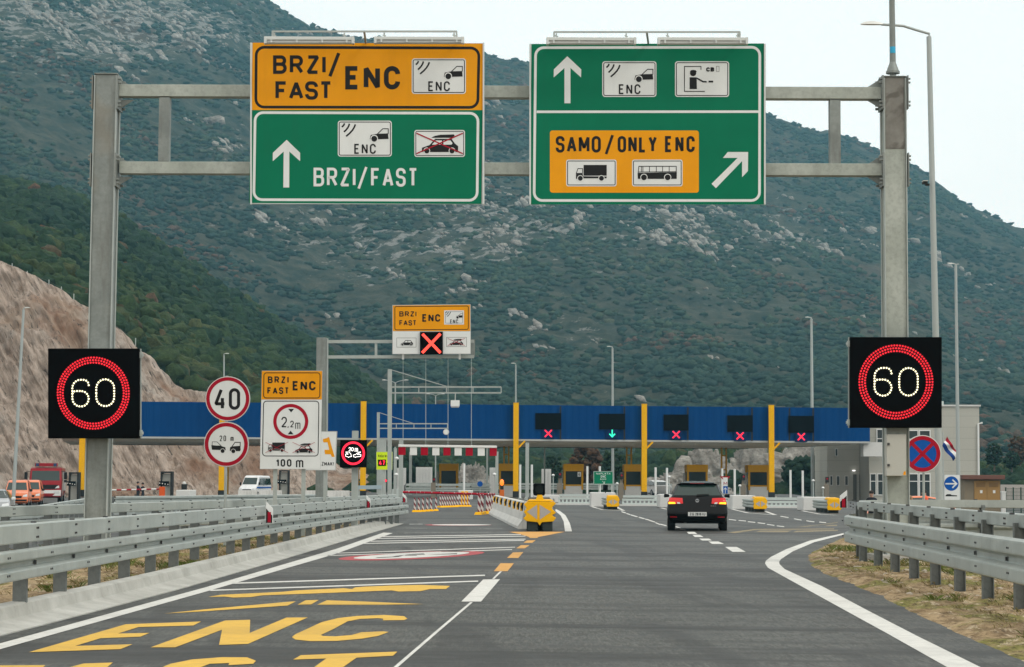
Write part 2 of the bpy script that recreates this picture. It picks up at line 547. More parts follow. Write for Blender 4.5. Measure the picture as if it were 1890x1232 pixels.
# ---- blasted rock cutting left of the plaza
q = NT('cut_rock')
n1 = q.noise(.20, 6, .62); n2 = q.noise(1.0, 9, .74, (1.9, .5, .13, 0, R(30), 0)); n3 = q.noise(.075, 4); n4 = q.noise(1.5, 8, .70, (1.9, .6, .12, 0, R(31), 0)); n5 = q.noise(.42, 6, .7, (1.2, .6, .5, 0, R(20), 0))
c = q.mix(q.ramp(n2, [(.38, 0), (.60, 1)]), (.24, .182, .140), (.58, .465, .385))
c = q.mix(q.ramp(n3, [(.50, 0), (.60, .8)]), c, q.mix(q.ramp(n1, [(.4, 0), (.6, 1)]), (.24, .125, .070), (.40, .285, .205)))
c = q.mix(q.ramp(q.noise(.06, 5, .6, (1, 1, .6)), [(.53, 0), (.63, .6)]), c, (.42, .40, .365))
c = q.mix(q.ramp(n5, [(.30, .7), (.40, 0)]), c, (.16, .095, .055))
c = q.mix(q.ramp(n4, [(.34, .95), (.44, 0)]), c, (.055, .040, .032))
q.bump(q.mix(.5, n4, n2), 1.0, 1.3)
M_cut = q.done(c, .95, spec=.15)
nu3, nv3 = 640, 170
U3 = np.linspace(-700, 720, nu3)
top = np.interp(U3, RU, RY)
rows = []
YB = 224 + 10 * np.clip((U3 - 300) / 400, -1, 1)
for j in range(nv3):
    v = j / (nv3 - 1)
    if v < .85:
        k = v / .85
        yt = 252 + 6 * np.clip((U3 - 300) / 400, -1, 1)
        Yv = YB + (yt - YB) * k ** 1.1
        zt = np.array([at(u, y, Y).z for u, y, Y in zip(U3, top, yt)])
        Zv = -.9 + (zt + .9) * k
    else:
        k = (v - .85) / .15
        Yv = yt + 26 * k
        Zv = zt + 1.0 * k - 6 * k * k
    led = np.clip((Zv - 9.8 + 1.2 * fbm(U3 / 40, U3 * 0, 3, 177)) / .35, 0, 1) * np.clip((zt - 11) / 3, 0, 1)
    Yv = Yv + 2.4 * led
    X = (U3 - 945) / F * Yv
    e = np.clip(v * 12, 0, 1) * np.clip((zt + 1) / 5, .1, 1)
    dgn = (X * .75 + Zv * .62)
    dsp = 4.2 * fbm(dgn / 9, Zv / 15 - X / 60, 5, 131) + 2.6 * (np.abs(fbm(dgn / 6, (Zv - X * .5) / 26, 3, 141)) * 2 - .25) + 2.0 * (np.abs(fbm(dgn / 3.2, (Zv - X * .5) / 9, 5, 137)) * 2 - .35) + 1.3 * (np.abs(fbm(dgn / 1.25, (Zv - X * .5) / 5, 4, 140)) * 2 - .3) + 1.7 * (np.abs(fbm(dgn / 2.6, (Zv - X * .5) / 14, 4, 143)) * 2 - .25) + 1.1 * fbm(X / 1.1, Zv / 1.4, 4, 139)
    rows.append(np.stack([X + .35 * dsp * e, Yv - dsp * e, Zv + .42 * dsp * e * (v < .99)], -1))
rock3 = np.array(rows)
nb = 900
fi = rg.uniform(0, 6, nb)
fj = rg.uniform(150, nu3 - 60, nb)
P = np.stack([sample_grid(rock3[:, :, k], fi, fj) for k in range(3)], -1)
s0 = rg.gamma(1.3, .09, nb) + .05
tag(scatter('rubble', P + np.stack([0 * s0, -.4 - s0, 0 * s0], -1), np.stack([s0 * 1.2, s0, s0], -1), rg.uniform(.5, 2.2, nb), rp, rf, M_cut, rg), 'loose broken rock lying at the foot of the rock cutting', 'rubble', kind='stuff')
struct(npmesh('rock_cutting', np.array(rows).reshape(-1, 3), gridfaces(nv3, nu3), M_cut, False))

# ---- scrub bank and plain behind the plaza
UB = np.linspace(560, 2700, 240)
rowsb = []
for j in range(50):
    v = j / 49
    Yv = 236 + 190 * v
    X = (UB - 945) / F * Yv
    hgt = np.interp(UB, [560, 720, 950, 1150, 1300, 1500, 1700, 2000, 2700], [1.5, 3.2, 3.6, 4.4, 6.0, 6.0, 4.5, 3.5, 4])
    z = -.9 + (hgt + .8) * np.clip(v * 2.2, 0, 1) ** .8 * (1 - .35 * v) + 1.3 * fbm(X / 9, Yv / 12, 4, 151) * np.clip(v * 6, 0, 1)
    rowsb.append(np.stack([X, Yv + 0 * X, z], -1))
rowsb = np.array(rowsb)
struct(npmesh('scrub_bank', rowsb.reshape(-1, 3), gridfaces(50, 240), M_hill))
nb = 3600
fi = rg.uniform(0, 1, nb) ** 1.25 * 48
fj = rg.uniform(0, 1, nb) * 238
P = np.stack([sample_grid(rowsb[:, :, k], fi, fj) for k in range(3)], -1)
s0 = rg.uniform(.55, 1.5, nb)
tint = np.clip(0.40 + 0.9 * fbm(P[:, 0] / 14, P[:, 1] / 20, 3, 95) + rg.normal(0, .14, nb), 0, .9)
o = scatter('bank_scrub', P + np.stack([0 * s0, 0 * s0, s0 * .3], -1), np.stack([s0, s0, s0 * rg.uniform(.8, 1.5, nb)], -1), tint, pr, pf, M_bush, rg, True)
tag(o, 'low green scrub on the bank behind the toll booths', 'scrub', kind='stuff')

# ---- boulders and trees behind the plaza
def boulder(px0, px1, py0, py1, D, label, seed):
    p = at((px0 + px1) / 2, py1, D)
    V0, Fc = icosphere(5)
    r = 1 + .5 * noise3(V0, 1.2, seed) + .3 * noise3(V0, 2.9, seed + 3) + .45 * np.abs(noise3(V0, 4.5, seed + 5)) + .22 * np.abs(noise3(V0, 9, seed + 6)) + .12 * noise3(V0, 17, seed + 7) - .12
    V = V0 * r[:, None]
    V[:, 0] *= (px1 - px0) / 2 / S(D) * 1.05
    V[:, 2] *= (py1 - py0) / S(D) * .95
    V[:, 1] *= (px1 - px0) / 2 / S(D) * .8
    o = npmesh('boulder', V, Fc, M_lime, False, {'tint': np.full(len(V), .35)})
    o.location = p
    tag(o, label, 'rock', 'rocks showing behind the toll booths')
boulder(1190, 1345, 858, 918, 238, 'big grey boulder low behind the black car', 201)
boulder(1272, 1350, 826, 886, 250, 'pale rock face just under the canopy, behind the booth above the black car', 215)
boulder(1420, 1540, 824, 880, 246, 'pale jagged rock face left of the office building', 232)
boulder(848, 900, 858, 898, 238, 'grey rock behind the first booth right of the height gate', 244)
boulder(1345, 1425, 835, 905, 262, 'grey rock half hidden behind the booth left of the fourth yellow column', 251)
def tree(px0, px1, py0, py1, D, label, tint, seed, dens=150):
    p = at((px0 + px1) / 2, py1, D)
    p.z = max(0, min(p.z, 6))
    W_, Hh_ = (px1 - px0) / S(D), (py1 - py0) / S(D)
    t = thing('tree', label, 'tree', p, 'trees standing behind the plaza')
    m = MB()
    m.tube([p, p + Vector((.1, 0, Hh_ * .35)), p + Vector((0, .1, Hh_ * .75))], [.14, .1, .04], 7)
    for k in range(5):
        a = k * 1.3
        b0 = p + Vector((0, 0, Hh_ * (.25 + .09 * k)))
        m.tube([b0, b0 + Vector((math.cos(a) * W_ * .3, math.sin(a) * W_ * .3, Hh_ * .22))], [.06, .02], 5)
    m.build('trunk', M_bark, t)
    g = np.random.default_rng(seed)
    d = g.normal(0, 1, (dens, 3)); d /= np.linalg.norm(d, axis=1)[:, None]
    rr = g.uniform(.25, 1, dens) ** .5
    Pp = d * rr[:, None] * np.array([W_ * .46, W_ * .46, Hh_ * .42]) + np.array([0, 0, Hh_ * .57])
    s_ = g.uniform(.10, .24, dens) * W_ * .5
    V_, F_ = [], []
    for k in range(dens):
        V_.append(pr1[k % 6] * s_[k] + Pp[k]); F_.append(pf1 + k * len(pr1[0]))
    o = npmesh('crown', np.concatenate(V_), np.concatenate(F_), M_bush, False, {'tint': np.repeat(np.clip(tint + g.normal(0, .03, dens), 0, 1), len(pr1[0]))}, t)
M_bark = paint('bark', (.10, .08, .06), .9)
tree(1048, 1112, 818, 905, 232, 'bare russet tree behind the booth numbered four', .99, 1, 220)
tree(1590 + 270, 1905, 802, 868, 300, 'russet tree at the right edge beyond the office building', .95, 2, 160)
tree(1818, 1852, 818, 870, 290, 'dark green tree just right of the office building', .25, 3)
tree(1850, 1884, 832, 872, 280, 'dark green tree in front of the russet one at the right edge', .18, 4)
tree(1000, 1040, 838, 905, 240, 'dark green bush tree between the second yellow column and the booth numbered four', .3, 5)
tree(1440, 1530, 850, 918, 236, 'broad dark tree below the pale rock face left of the office building', .12, 6, 220)
tree(1110, 1160, 826, 905, 242, 'green tree behind the small green lane sign', .4, 7)
tree(690, 800, 838, 905, 240, 'dark tree behind the red and white height flags', .16, 8, 200)

# ---- hazy air
mb = MB()
mb.box((0, 1170, 319), (5200, 2660, 642))
q = NT('haze')
q.t.nodes.remove(q.b)
vol = q.n('ShaderNodeVolumePrincipled')
vol.inputs['Color'].default_value = (.32, .75, 1.0, 1)
vol.inputs['Density'].default_value = 0.00018
vol.inputs['Anisotropy'].default_value = 0.0
q.l(vol.outputs['Volume'], q.t.nodes['Material Output'].inputs['Volume'])
tag(mb.build('haze', q.m), 'thin bluish haze hanging before the mountain', 'haze', kind='stuff')

# ================================================================== ROAD, MARKINGS, VERGES
def Z(x0, y0, s):                                # pixel of a zoomed crop -> pixel of the photograph
    return lambda x, y: (x0 + x / s, y0 + y / s)
def ribbon(pts, w, closed=False):
    """outline quads of an even-width stroke; sharp turns get a bevel, soft ones a mitre"""
    P_ = [Vector((p[0], p[1])) for p in pts]
    n = len(P_)
    seg = [(P_[(i + 1) % n] - P_[i]) for i in range(n if closed else n - 1)]
    seg = [s.normalized() for s in seg]
    ends = [[None, None] for _ in seg]              # normals used at the start and end of each segment
    extra = []
    for i, d in enumerate(seg):
        n2 = Vector((-d.y, d.x)) * (w / 2)
        prev = seg[i - 1] if (i > 0 or closed) else None
        if prev is None:
            ends[i][0] = n2
            continue
        n1 = Vector((-prev.y, prev.x)) * (w / 2)
        if prev.dot(d) < -.1:
            ends[i - 1][1], ends[i][0] = n1, n2
            s_ = -1 if prev.cross(d) > 0 else 1
            extra.append((P_[i], P_[i] + n1 * s_, P_[i] + n2 * s_))
        else:
            b = (n1 + n2)
            b = b.normalized() * (w / 2 / max(.35, b.normalized().dot(n1) / (w / 2)))
            ends[i - 1][1] = b
            ends[i][0] = b
    if not closed:
        d = seg[-1]
        ends[-1][1] = Vector((-d.y, d.x)) * (w / 2)
    out = []
    for i, (a, b) in enumerate(ends):
        p, q = P_[i], P_[(i + 1) % n]
        out.append((p + a, p - a, q - b, q + b))
    return out + extra
def fillet(pts, closed=False):
    """pts: (x, y) or (x, y, r) -> polyline with rounded corners"""
    out = []
    n = len(pts)
    for i, p in enumerate(pts):
        r = p[2] if len(p) > 2 else 0
        c = Vector(p[:2])
        if r <= 0 or (not closed and i in (0, n - 1)):
            out.append(c)
            continue
        a, b = Vector(pts[i - 1][:2]), Vector(pts[(i + 1) % n][:2])
        da, db = (a - c), (b - c)
        la, lb = da.length, db.length
        da.normalize(); db.normalize()
        ang = da.angle(db)
        t = min(r / math.tan(ang / 2), la * .5 if i > 1 or closed else la, lb * .5 if i < n - 2 or closed else lb)
        rr = t * math.tan(ang / 2)
        ctr = c + (da + db).normalized() * (rr / math.sin(ang / 2))
        p0, p1 = c + da * t, c + db * t
        a0 = math.atan2(p0.y - ctr.y, p0.x - ctr.x)
        a1 = math.atan2(p1.y - ctr.y, p1.x - ctr.x)
        while a1 - a0 > math.pi: a1 -= 2 * math.pi
        while a1 - a0 < -math.pi: a1 += 2 * math.pi
        for k in range(7):
            t_ = a0 + (a1 - a0) * k / 6
            out.append(ctr + Vector((math.cos(t_), math.sin(t_))) * rr)
    tol = 1e-3 * max((a - b).length for a in out for b in out[:1]) + 1e-9
    res = [out[0]]
    for p in out[1:]:
        if (p - res[-1]).length > tol:
            res.append(p)
    if closed and (res[0] - res[-1]).length <= tol:
        res.pop()
    return res

q = NT('asphalt')
big = q.noise(.10, 6, .6); lanes = q.noise(.55, 4, .6, (1, .035, 1)); grain = q.noise(16, 4, .8, (1, .13, 1)); grain2 = q.noise(40, 3, .8, (1, .10, 1)); mid = q.noise(2.0, 7, .7, (.45, 1, 1))
trk = q.noise(.34, 7, .62, (.10, 1.3, 1, 0, 0, R(8)), dist=.7); trk2 = q.noise(.8, 6, .6, (1.2, .10, 1, 0, 0, R(-4)), dist=.5); pale = q.noise(.45, 5, .6, (.5, .12, 1))
c = q.mix(q.ramp(big, [(.32, 0), (.68, 1)]), (.033, .0352, .0305), (.051, .0535, .0465))
c = q.mix(q.ramp(lanes, [(.42, 0), (.62, .5)]), c, (.074, .077, .067))
c = q.mix(q.ramp(pale, [(.52, 0), (.66, .45)]), c, (.098, .101, .088))
c = q.mix(q.ramp(grain, [(.50, .0), (.64, .7)]), c, (.105, .107, .095))
c = q.mix(q.ramp(grain, [(.36, .85), (.49, 0)]), c, (.013, .0135, .012))
c = q.mix(q.ramp(grain2, [(.53, 0), (.64, .6)]), c, (.13, .13, .116))
c = q.mix(q.ramp(grain2, [(.36, .7), (.46, 0)]), c, (.012, .0125, .0112))
c = q.mix(q.ramp(mid, [(.35, .6), (.52, 0)]), c, (.024, .025, .022))
c = q.mix(q.ramp(trk, [(.44, .85), (.53, 0)]), c, (.010, .0106, .0095))
c = q.mix(q.ramp(trk2, [(.37, .7), (.46, 0)]), c, (.010, .0105, .0095))
q.bump(q.mix(.5, grain, grain2), .5, .008)
M_asph = q.done(c, q.ramp(mid, [(.3, .52), (.7, .68)]), spec=.42)
def roadpaint(name, c_, dirt=.35):
    q = NT(name)
    a = q.noise(7, 6, .7); b = q.noise(90, 3, .7); d = q.noise(.9, 4, .6, (.3, 1, 1))
    k = q.mix(q.ramp(a, [(.33, dirt), (.62, 0)]), c_, [x * .55 + .03 for x in c_])
    k = q.mix(q.ramp(d, [(.34, dirt), (.5, 0)]), k, [x * .62 + .02 for x in c_])
    k = q.mix(q.ramp(b, [(.24, .8), (.33, 0)]), k, (.07, .07, .068))
    q.bump(b, .3, .004)
    return q.done(k, .75)
M_rwhite = roadpaint('road_paint_white', (.66, .65, .61), .45)
M_ryell = roadpaint('road_paint_yellow', (.70, .42, .045), .45)
M_roran = roadpaint('road_paint_orange', (.66, .33, .065), .45)
M_rred = roadpaint('road_paint_red', (.42, .05, .06))
M_rblk = roadpaint('road_paint_black', (.05, .05, .05))
q = NT('road_paint_worn')
q.b.inputs['Alpha'].default_value = 1
M_rworn = q.done(q.mix(q.ramp(q.noise(3.2, 6, .7, (.25, 1, 1)), [(.40, 0), (.62, .85)]), (.07, .072, .07), (.52, .40, .20)), .8)
M_rfaint = q = NT('road_paint_faint')
M_rfaint = q.done(q.mix(q.ramp(q.noise(5, 6, .7), [(.4, 0), (.62, .7)]), (.07, .072, .07), (.5, .5, .48)), .8)

LOW = -.55                                         # the ground either side of the carriageway lies a little lower
LB = [(-75, -30), (-75, 30), (-12.8, 33), (-8.4, 60), (-8.4, 74), (-9.5, 90), (-14, 130), (-19, 232)]
RB = [(75, -30), (75, 58.4), (9.6, 58.4), (12.5, 72), (16.5, 100), (24, 150), (30, 232)]
mb = MB()
mb.poly([(x, y, 0) for x, y in LB[:1]] + [(x, y, 0) for x, y in RB] + [(x, y, 0) for x, y in reversed(LB[1:])])
road = struct(mb.build('road', M_asph))
mb = MB()
mb.grid([[(x, y, 0), (x - 1.3, y, LOW), (-75, y, LOW)] for x, y in [(-75 + 1.3, 30)] + LB[2:]])
struct(mb.build('opposite_road', M_asph))
mb = MB()
mb.grid([[(x, y, 0), (x + 1.3, y, LOW), (78, y, LOW)] for x, y in RB[2:]])
struct(mb.build('parking_yard', M_asph))
def marking(name, polys, mat, z=.004):
    m = MB()
    for p in polys:
        m.poly([gnd(x, y) + Vector((0, 0, z)) for x, y in p])
    o = m.build(name, mat)
    return struct(o)
def gline(m, pts, wid, z=.004):
    P_ = [gnd(x, y) for x, y in pts]
    for k, qd in enumerate(ribbon(P_, wid)):
        m.poly([(p.x, p.y, z) for p in qd])
def gquad(m, a, b, hpx, z=.004):                # flat dash between two photo points, hpx tall
    m.poly([gnd(x, y) + Vector((0, 0, z)) for x, y in ((a[0], a[1] + hpx / 2), (b[0], b[1] + hpx / 2), (b[0], b[1] - hpx / 2), (a[0], a[1] - hpx / 2))])

z1, z2, z3, z4, z5, z6 = Z(40, 1060, 4.5), Z(380, 1050, 3.9375), Z(600, 960, 4.1087), Z(1130, 930, 4.395), Z(0, 960, 3.0484), Z(380, 960, 3.0484)
z7, zc = Z(1380, 880, 3.5), Z(920, 720, 4.4)
ZP = lambda z, pts: [z(*p) for p in pts]
marking('edge_line', [[(-300, 1270), (-300, 1284), (0, 1199.5), (380, 1092.9), (620, 1023), (725, 984.6), (708, 983.6), (620, 1014), (380, 1084.7), (0, 1188.7)]], M_rwhite)
outer = ZP(z7, [(620, 366), (400, 415), (250, 470), (150, 520), (118, 545), (112, 562), (130, 590), (270, 668), (600, 850), (900, 1015), (1285, 1232), (1500, 1353)])
inner = ZP(z7, [(620, 376), (430, 425), (290, 485), (215, 535), (203, 552), (206, 568), (240, 600), (480, 710), (800, 880), (1100, 1035), (1500, 1232), (1745, 1353)])
marking('edge_line', [[outer[i], outer[i + 1], inner[i + 1], inner[i]] for i in range(len(outer) - 1)], M_rwhite)
marking('lane_line', [ZP(z6, p) for p in ([(1437, 461), (1548, 461), (1655, 335), (1560, 337)],)], M_rwhite)
m = MB()
gline(m, [(700, 1262), z6(1070, 829), z6(1300, 630), z6(1494, 465)], .035)
gline(m, [z6(1617, 333), z6(1660, 291)], .035)
struct(m.build('lane_guide_line', M_rwhite))
marking('lane_dash', [ZP(z6, [(1620, 290), (1697, 290), (1733, 245), (1658, 245)])] + [ZP(z3, p) for p in (
    [(1380, 290), (1465, 290), (1503, 246), (1425, 248)], [(1450, 217), (1515, 217), (1550, 193), (1485, 193)], [(1505, 175), (1570, 175), (1597, 155), (1530, 157)],
    [(1390, 91), (1480, 110), (1540, 128), (1555, 138), (1615, 138), (1610, 132), (1700, 115), (1820, 91)])], M_roran)
m = MB()
for a, b, h in ((z6(150, 358), z6(1570, 313), 2.2), (z6(25, 398), z6(1532, 346), 2.2)):
    gquad(m, a, b, h)
for a, b in (((85, 254), (1440, 208)), ((20, 272), (1418, 226)), ((440, 128), (1485, 112)), ((400, 142), (1520, 124)), ((345, 163), (1520, 147)), ((295, 180), (1510, 157))):
    gquad(m, z3(*a), z3(*b), 1.25)
struct(m.build('rumble_line', M_rwhite))
m = MB()
gquad(m, z3(600, 100), z3(1420, 92), .8)
gquad(m, z3(610, 63), z3(775, 65), .7); gquad(m, z3(1170, 68), z3(1345, 68), .7)
gquad(m, z3(640, 33), z3(740, 33), 2.2)
struct(m.build('faded_line', M_rfaint))
marking('road_lettering', [
    ZP(z1, [(60, 652), (820, 627), (922, 586), (445, 600), (655, 536), (985, 523), (1062, 492), (800, 497), (970, 443), (1425, 430), (1490, 397), (865, 420)]),
    [(277.8, 1196), (323.3, 1196), (410, 1163.3), (404.2, 1191.5), (457.5, 1189.7), (568, 1140.7), (528.6, 1141), (460.8, 1169.4), (461.8, 1145), (415.6, 1146.3)],
    ZP(z2, [(1285, 378), (1440, 376), (1465, 366), (1440, 348), (1300, 339), (1100, 346), (960, 362), (840, 392), (650, 480), (625, 500), (650, 518), (760, 530), (950, 528), (1130, 512), (1250, 492), (1330, 463), (1290, 458), (1130, 465), (1060, 485), (940, 495), (850, 492), (835, 485), (930, 440), (1030, 385), (1120, 368), (1250, 362), (1290, 366)]),
    ZP(z2, [(635, 664), (690, 632), (1392, 606), (1360, 636), (1095, 650), (882, 800), (675, 800), (875, 656)]),
    ZP(z5, [(880, 845), (960, 812), (1080, 788), (1250, 775), (1390, 776), (1440, 795), (1425, 812), (1285, 820), (1290, 808), (1180, 812), (1080, 850)]),
    ZP(z5, [(320, 850), (470, 811), (635, 805), (580, 850)]), ZP(z5, [(-100, 822), (255, 820), (225, 850), (-160, 850)])], M_ryell)
marking('road_pictogram', [
    ZP(z2, [(15, 208), (110, 192), (400, 178), (560, 170), (660, 160), (1000, 144), (1062, 150), (1085, 138), (1150, 133), (1360, 124), (1560, 120), (1775, 127), (1745, 150), (1630, 150), (1560, 165), (1400, 168), (1350, 160), (900, 178), (410, 196), (330, 208), (200, 212), (135, 205)]),
    [(302, 1133.6), (380, 1125.5), (535, 1111.5), (546, 1111), (531, 1118.6), (380, 1129)],
    ZP(z2, [(665, 264), (725, 232), (820, 230), (765, 262)]), ZP(z2, [(808, 264), (880, 232), (1200, 243), (1580, 260), (1300, 264)])], M_ryell)
def ell(z, cx, cy, rx, ry, shear, n=28):
    return [z(cx + rx * math.cos(2 * math.pi * k / n), cy + ry * math.sin(2 * math.pi * k / n) - shear * rx * math.cos(2 * math.pi * k / n)) for k in range(n)]
marking('speed_roundel', [ell(z3, 655, 273, 555, 27, .043)], M_rred)
marking('speed_roundel', [ell(z3, 655, 272, 440, 19, .046)], M_rwhite, .008)
marking('roundel_digits', [ZP(z3, p) for p in ([(380, 293), (560, 284), (600, 272), (540, 276), (510, 283), (400, 288)], [(600, 268), (760, 266), (745, 259), (640, 264)], [(780, 268), (1000, 263), (1000, 257), (900, 262)], [(600, 276), (700, 274), (690, 271), (610, 273)])], M_rblk, .012)
marking('speed_roundel', [ell(z3, 1010, 39, 255, 6.5, .0)], M_rred)
marking('speed_roundel', [ell(z3, 1035, 39, 225, 4.8, .0)], M_rwhite, .008)
# lane separators ahead
marking('gore_line', [ZP(zc, [(462, 985), (505, 1020), (530, 1070), (540, 1150), (597, 1150), (580, 1085), (545, 1020), (500, 985), (465, 968)])], M_rwhite)
m = MB()
for a, b in (((75, 66), (110, 76)), ((115, 80), (146, 90)), ((150, 92), (205, 108)), ((215, 111), (262, 123)), ((268, 126), (300, 134)), ((300, 136), (345, 150)), ((350, 155), (388, 170)), ((390, 168), (440, 180)), ((515, 188), (556, 199)), ((548, 206), (600, 217))):
    gquad(m, z4(*a), z4(*b), 1.6)
struct(m.build('lane_dash', M_rwhite))
marking('lane_dash', [ZP(z4, p) for p in ([(605, 230), (668, 230), (690, 247), (620, 247)], [(650, 254), (712, 254), (740, 272), (670, 272)], [(705, 285), (785, 285), (808, 300), (730, 300)], [(780, 308), (860, 308), (908, 328), (810, 328)], [(915, 352), (1010, 352), (1082, 392), (975, 392)])], M_rwhite)
m = MB()
for a, b in (((945, 128), (1005, 136)), ((1025, 137), (1085, 142)), ((1100, 147), (1160, 153)), ((1180, 156), (1240, 163)), ((1255, 169), (1315, 177)), ((1335, 181), (1395, 188)), ((1365, 103), (1430, 114)), ((1475, 124), (1535, 134)), ((1575, 140), (1640, 149)), ((1680, 150), (1735, 155))):
    gquad(m, z4(*a), z4(*b), 1.3)
z8 = Z(1000, 840, 7.875)
for pts, w_ in (([(705, 748), (880, 797), (1190, 812)], .16), ([(1190, 812), (1090, 760)], .16)):
    gline(m, ZP(z8, pts), w_)
for pts, w_ in (([(960, 42), (1100, 76), (1325, 93)], .16), ([(1325, 93), (1240, 62)], .16), ([(1540, 58), (1680, 85), (1815, 94)], .16), ([(400, 36), (440, 46)], .16)):
    gline(m, ZP(z4, pts), w_)
struct(m.build('lane_dash', M_rwhite))
marking('worn_yellow_line', [ZP(z4, p) for p in ([(930, 236), (1150, 206), (1800, 203), (1800, 209), (1180, 214), (1000, 240)], [(1150, 232), (1200, 220), (1460, 219), (1420, 232)], [(1465, 234), (1500, 220), (1830, 214), (1830, 222)], [(1480, 190), (1700, 170), (1830, 150), (1830, 156), (1560, 190)], [(1720, 183), (1760, 174), (1825, 172), (1825, 180)])], M_rworn)

# ---- kerb on the left
q = NT('kerb_concrete')
a = q.noise(1.6, 6, .65); b = q.noise(9, 5, .7, (1, 1, .3)); s_ = q.noise(40, 3, .6)
c = q.mix(q.ramp(a, [(.3, 0), (.7, 1)]), (.33, .325, .295), (.50, .495, .46))
c = q.mix(q.ramp(b, [(.30, .4), (.42, 0)]), c, (.19, .185, .17))
q.bump(q.mix(.5, b, s_), .35, .01)
M_kerb = q.done(c, .9)
kp = [gnd(*p) for p in ((-330, 1260), (0, 1175), (79, 1155), (213, 1120), (328, 1089.6), (420, 1063), (520, 1034), (620, 1004), (680, 986), (725, 973), (745, 967))]
def resample(P_, step):
    out = [P_[0].copy()]
    acc = 0
    for a, b in zip(P_[:-1], P_[1:]):
        l = (b - a).length
        d = step - acc
        while d <= l:
            out.append(a + (b - a) * (d / l))
            d += step
        acc = (acc + l) % step if False else l - (d - step)
    out.append(P_[-1].copy())
    return out
kp = resample(kp, 1.0)
def normals(P_):
    out = []
    for i in range(len(P_)):
        d = P_[min(i + 1, len(P_) - 1)] - P_[max(i - 1, 0)]
        out.append(Vector((-d.y, d.x, 0)).normalized())       # left of the direction of travel
    return out
nk = normals(kp)
mb = MB()
rows = []
for i, (p, n) in enumerate(zip(kp, nk)):
    f = min(1, (len(kp) - 1 - i) / 8 + .25)
    rows.append([p + n * o + Vector((0, 0, z * f)) for o, z in ((0, -.05), (0, .012), (.26, .055), (.30, .075), (.335, .19), (.36, .205), (.50, .21), (.50, -.05))])
mb.grid(rows)
mb.poly(rows[-1])
struct(mb.build('kerb', M_kerb, smooth=True))
XK = lambda D: float(np.interp(D, [p.y for p in kp], [p.x for p in kp]))

# ---- soil verges
q = NT('verge_soil')
a = q.noise(.9, 6, .65); b = q.noise(3.2, 8, .78, (1, .45, 1)); g_ = q.noise(.8, 6, .66, (1, .5, 1)); f = q.noise(14, 5, .8, (1, .3, 1)); st_ = q.noise(5.5, 6, .8, (1, .35, 1))
c = q.mix(q.ramp(b, [(.40, 0), (.58, 1)]), (.15, .10, .055), (.45, .335, .20))
c = q.mix(q.ramp(a, [(.42, 0), (.62, .5)]), c, (.30, .21, .115))
c = q.mix(q.ramp(g_, [(.50, 0), (.58, .8)]), c, q.mix(q.ramp(f, [(.4, 0), (.6, 1)]), (.085, .10, .02), (.24, .235, .06)))
c = q.mix(q.ramp(st_, [(.56, 0), (.63, .9)]), c, (.56, .46, .33))
c = q.mix(q.ramp(f, [(.36, .8), (.47, 0)]), c, (.075, .05, .03))
q.bump(q.mix(.5, b, f), 1.0, .06)
M_verge = q.done(c, .95, spec=.1)
def verge(name, Ds, xl, xr, zfun, nx):
    rows = []
    for D in Ds:
        a, b = xl(D), xr(D)
        x = a + (b - a) * np.linspace(0, 1, nx) ** 1.0
        y = np.full(nx, D)
        e = np.clip((x - a) / .35, 0, 1)
        z = zfun(x, y, e)
        rows.append(np.stack([x, y, z], -1))
    A = np.array(rows)
    struct(npmesh(name, A.reshape(-1, 3), gridfaces(len(Ds), nx), M_verge))
    return A
BACK = [(34, -11.0), (39, -9.3), (46, -8.0), (53, -6.75), (63, -4.95), (73, -3.95)]
xback = lambda D: float(np.interp(D, [12, 34] + [b[0] for b in BACK[1:]], [-15, -11.5] + [b[1] - .4 for b in BACK[1:]]))
Av = verge('left_verge', np.linspace(13, 71, 240), xback, lambda D: XK(D) - .44, lambda x, y, e: .135 + .05 * fbm(x * 1.3, y * 1.3, 4, 301) + .09 * fbm(x * 4, y * 2.2, 4, 303), 90)
bp = [gnd(*z7(*p)) for p in [(1785, 1215), (1500, 1090), (1300, 1000), (1020, 870), (760, 740), (480, 630), (400, 580), (365, 535), (375, 505), (420, 478), (480, 450), (620, 388)]]
bD = [12.0] + [p.y for p in bp]; bX = [bp[0].x - .35] + [p.x for p in bp]
o_ = np.argsort(bD); bD = np.array(bD)[o_]; bX = np.array(bX)[o_]
Ar = verge('right_verge', np.linspace(13, 58.5, 240), lambda D: float(np.interp(D, bD, bX)), lambda D: 26.0, lambda x, y, e: -.01 + e * (.065 + .09 * fbm(x * 1.2, y * .9, 4, 311) + .09 * fbm(x * 4, y * 2.2, 4, 313)), 180)

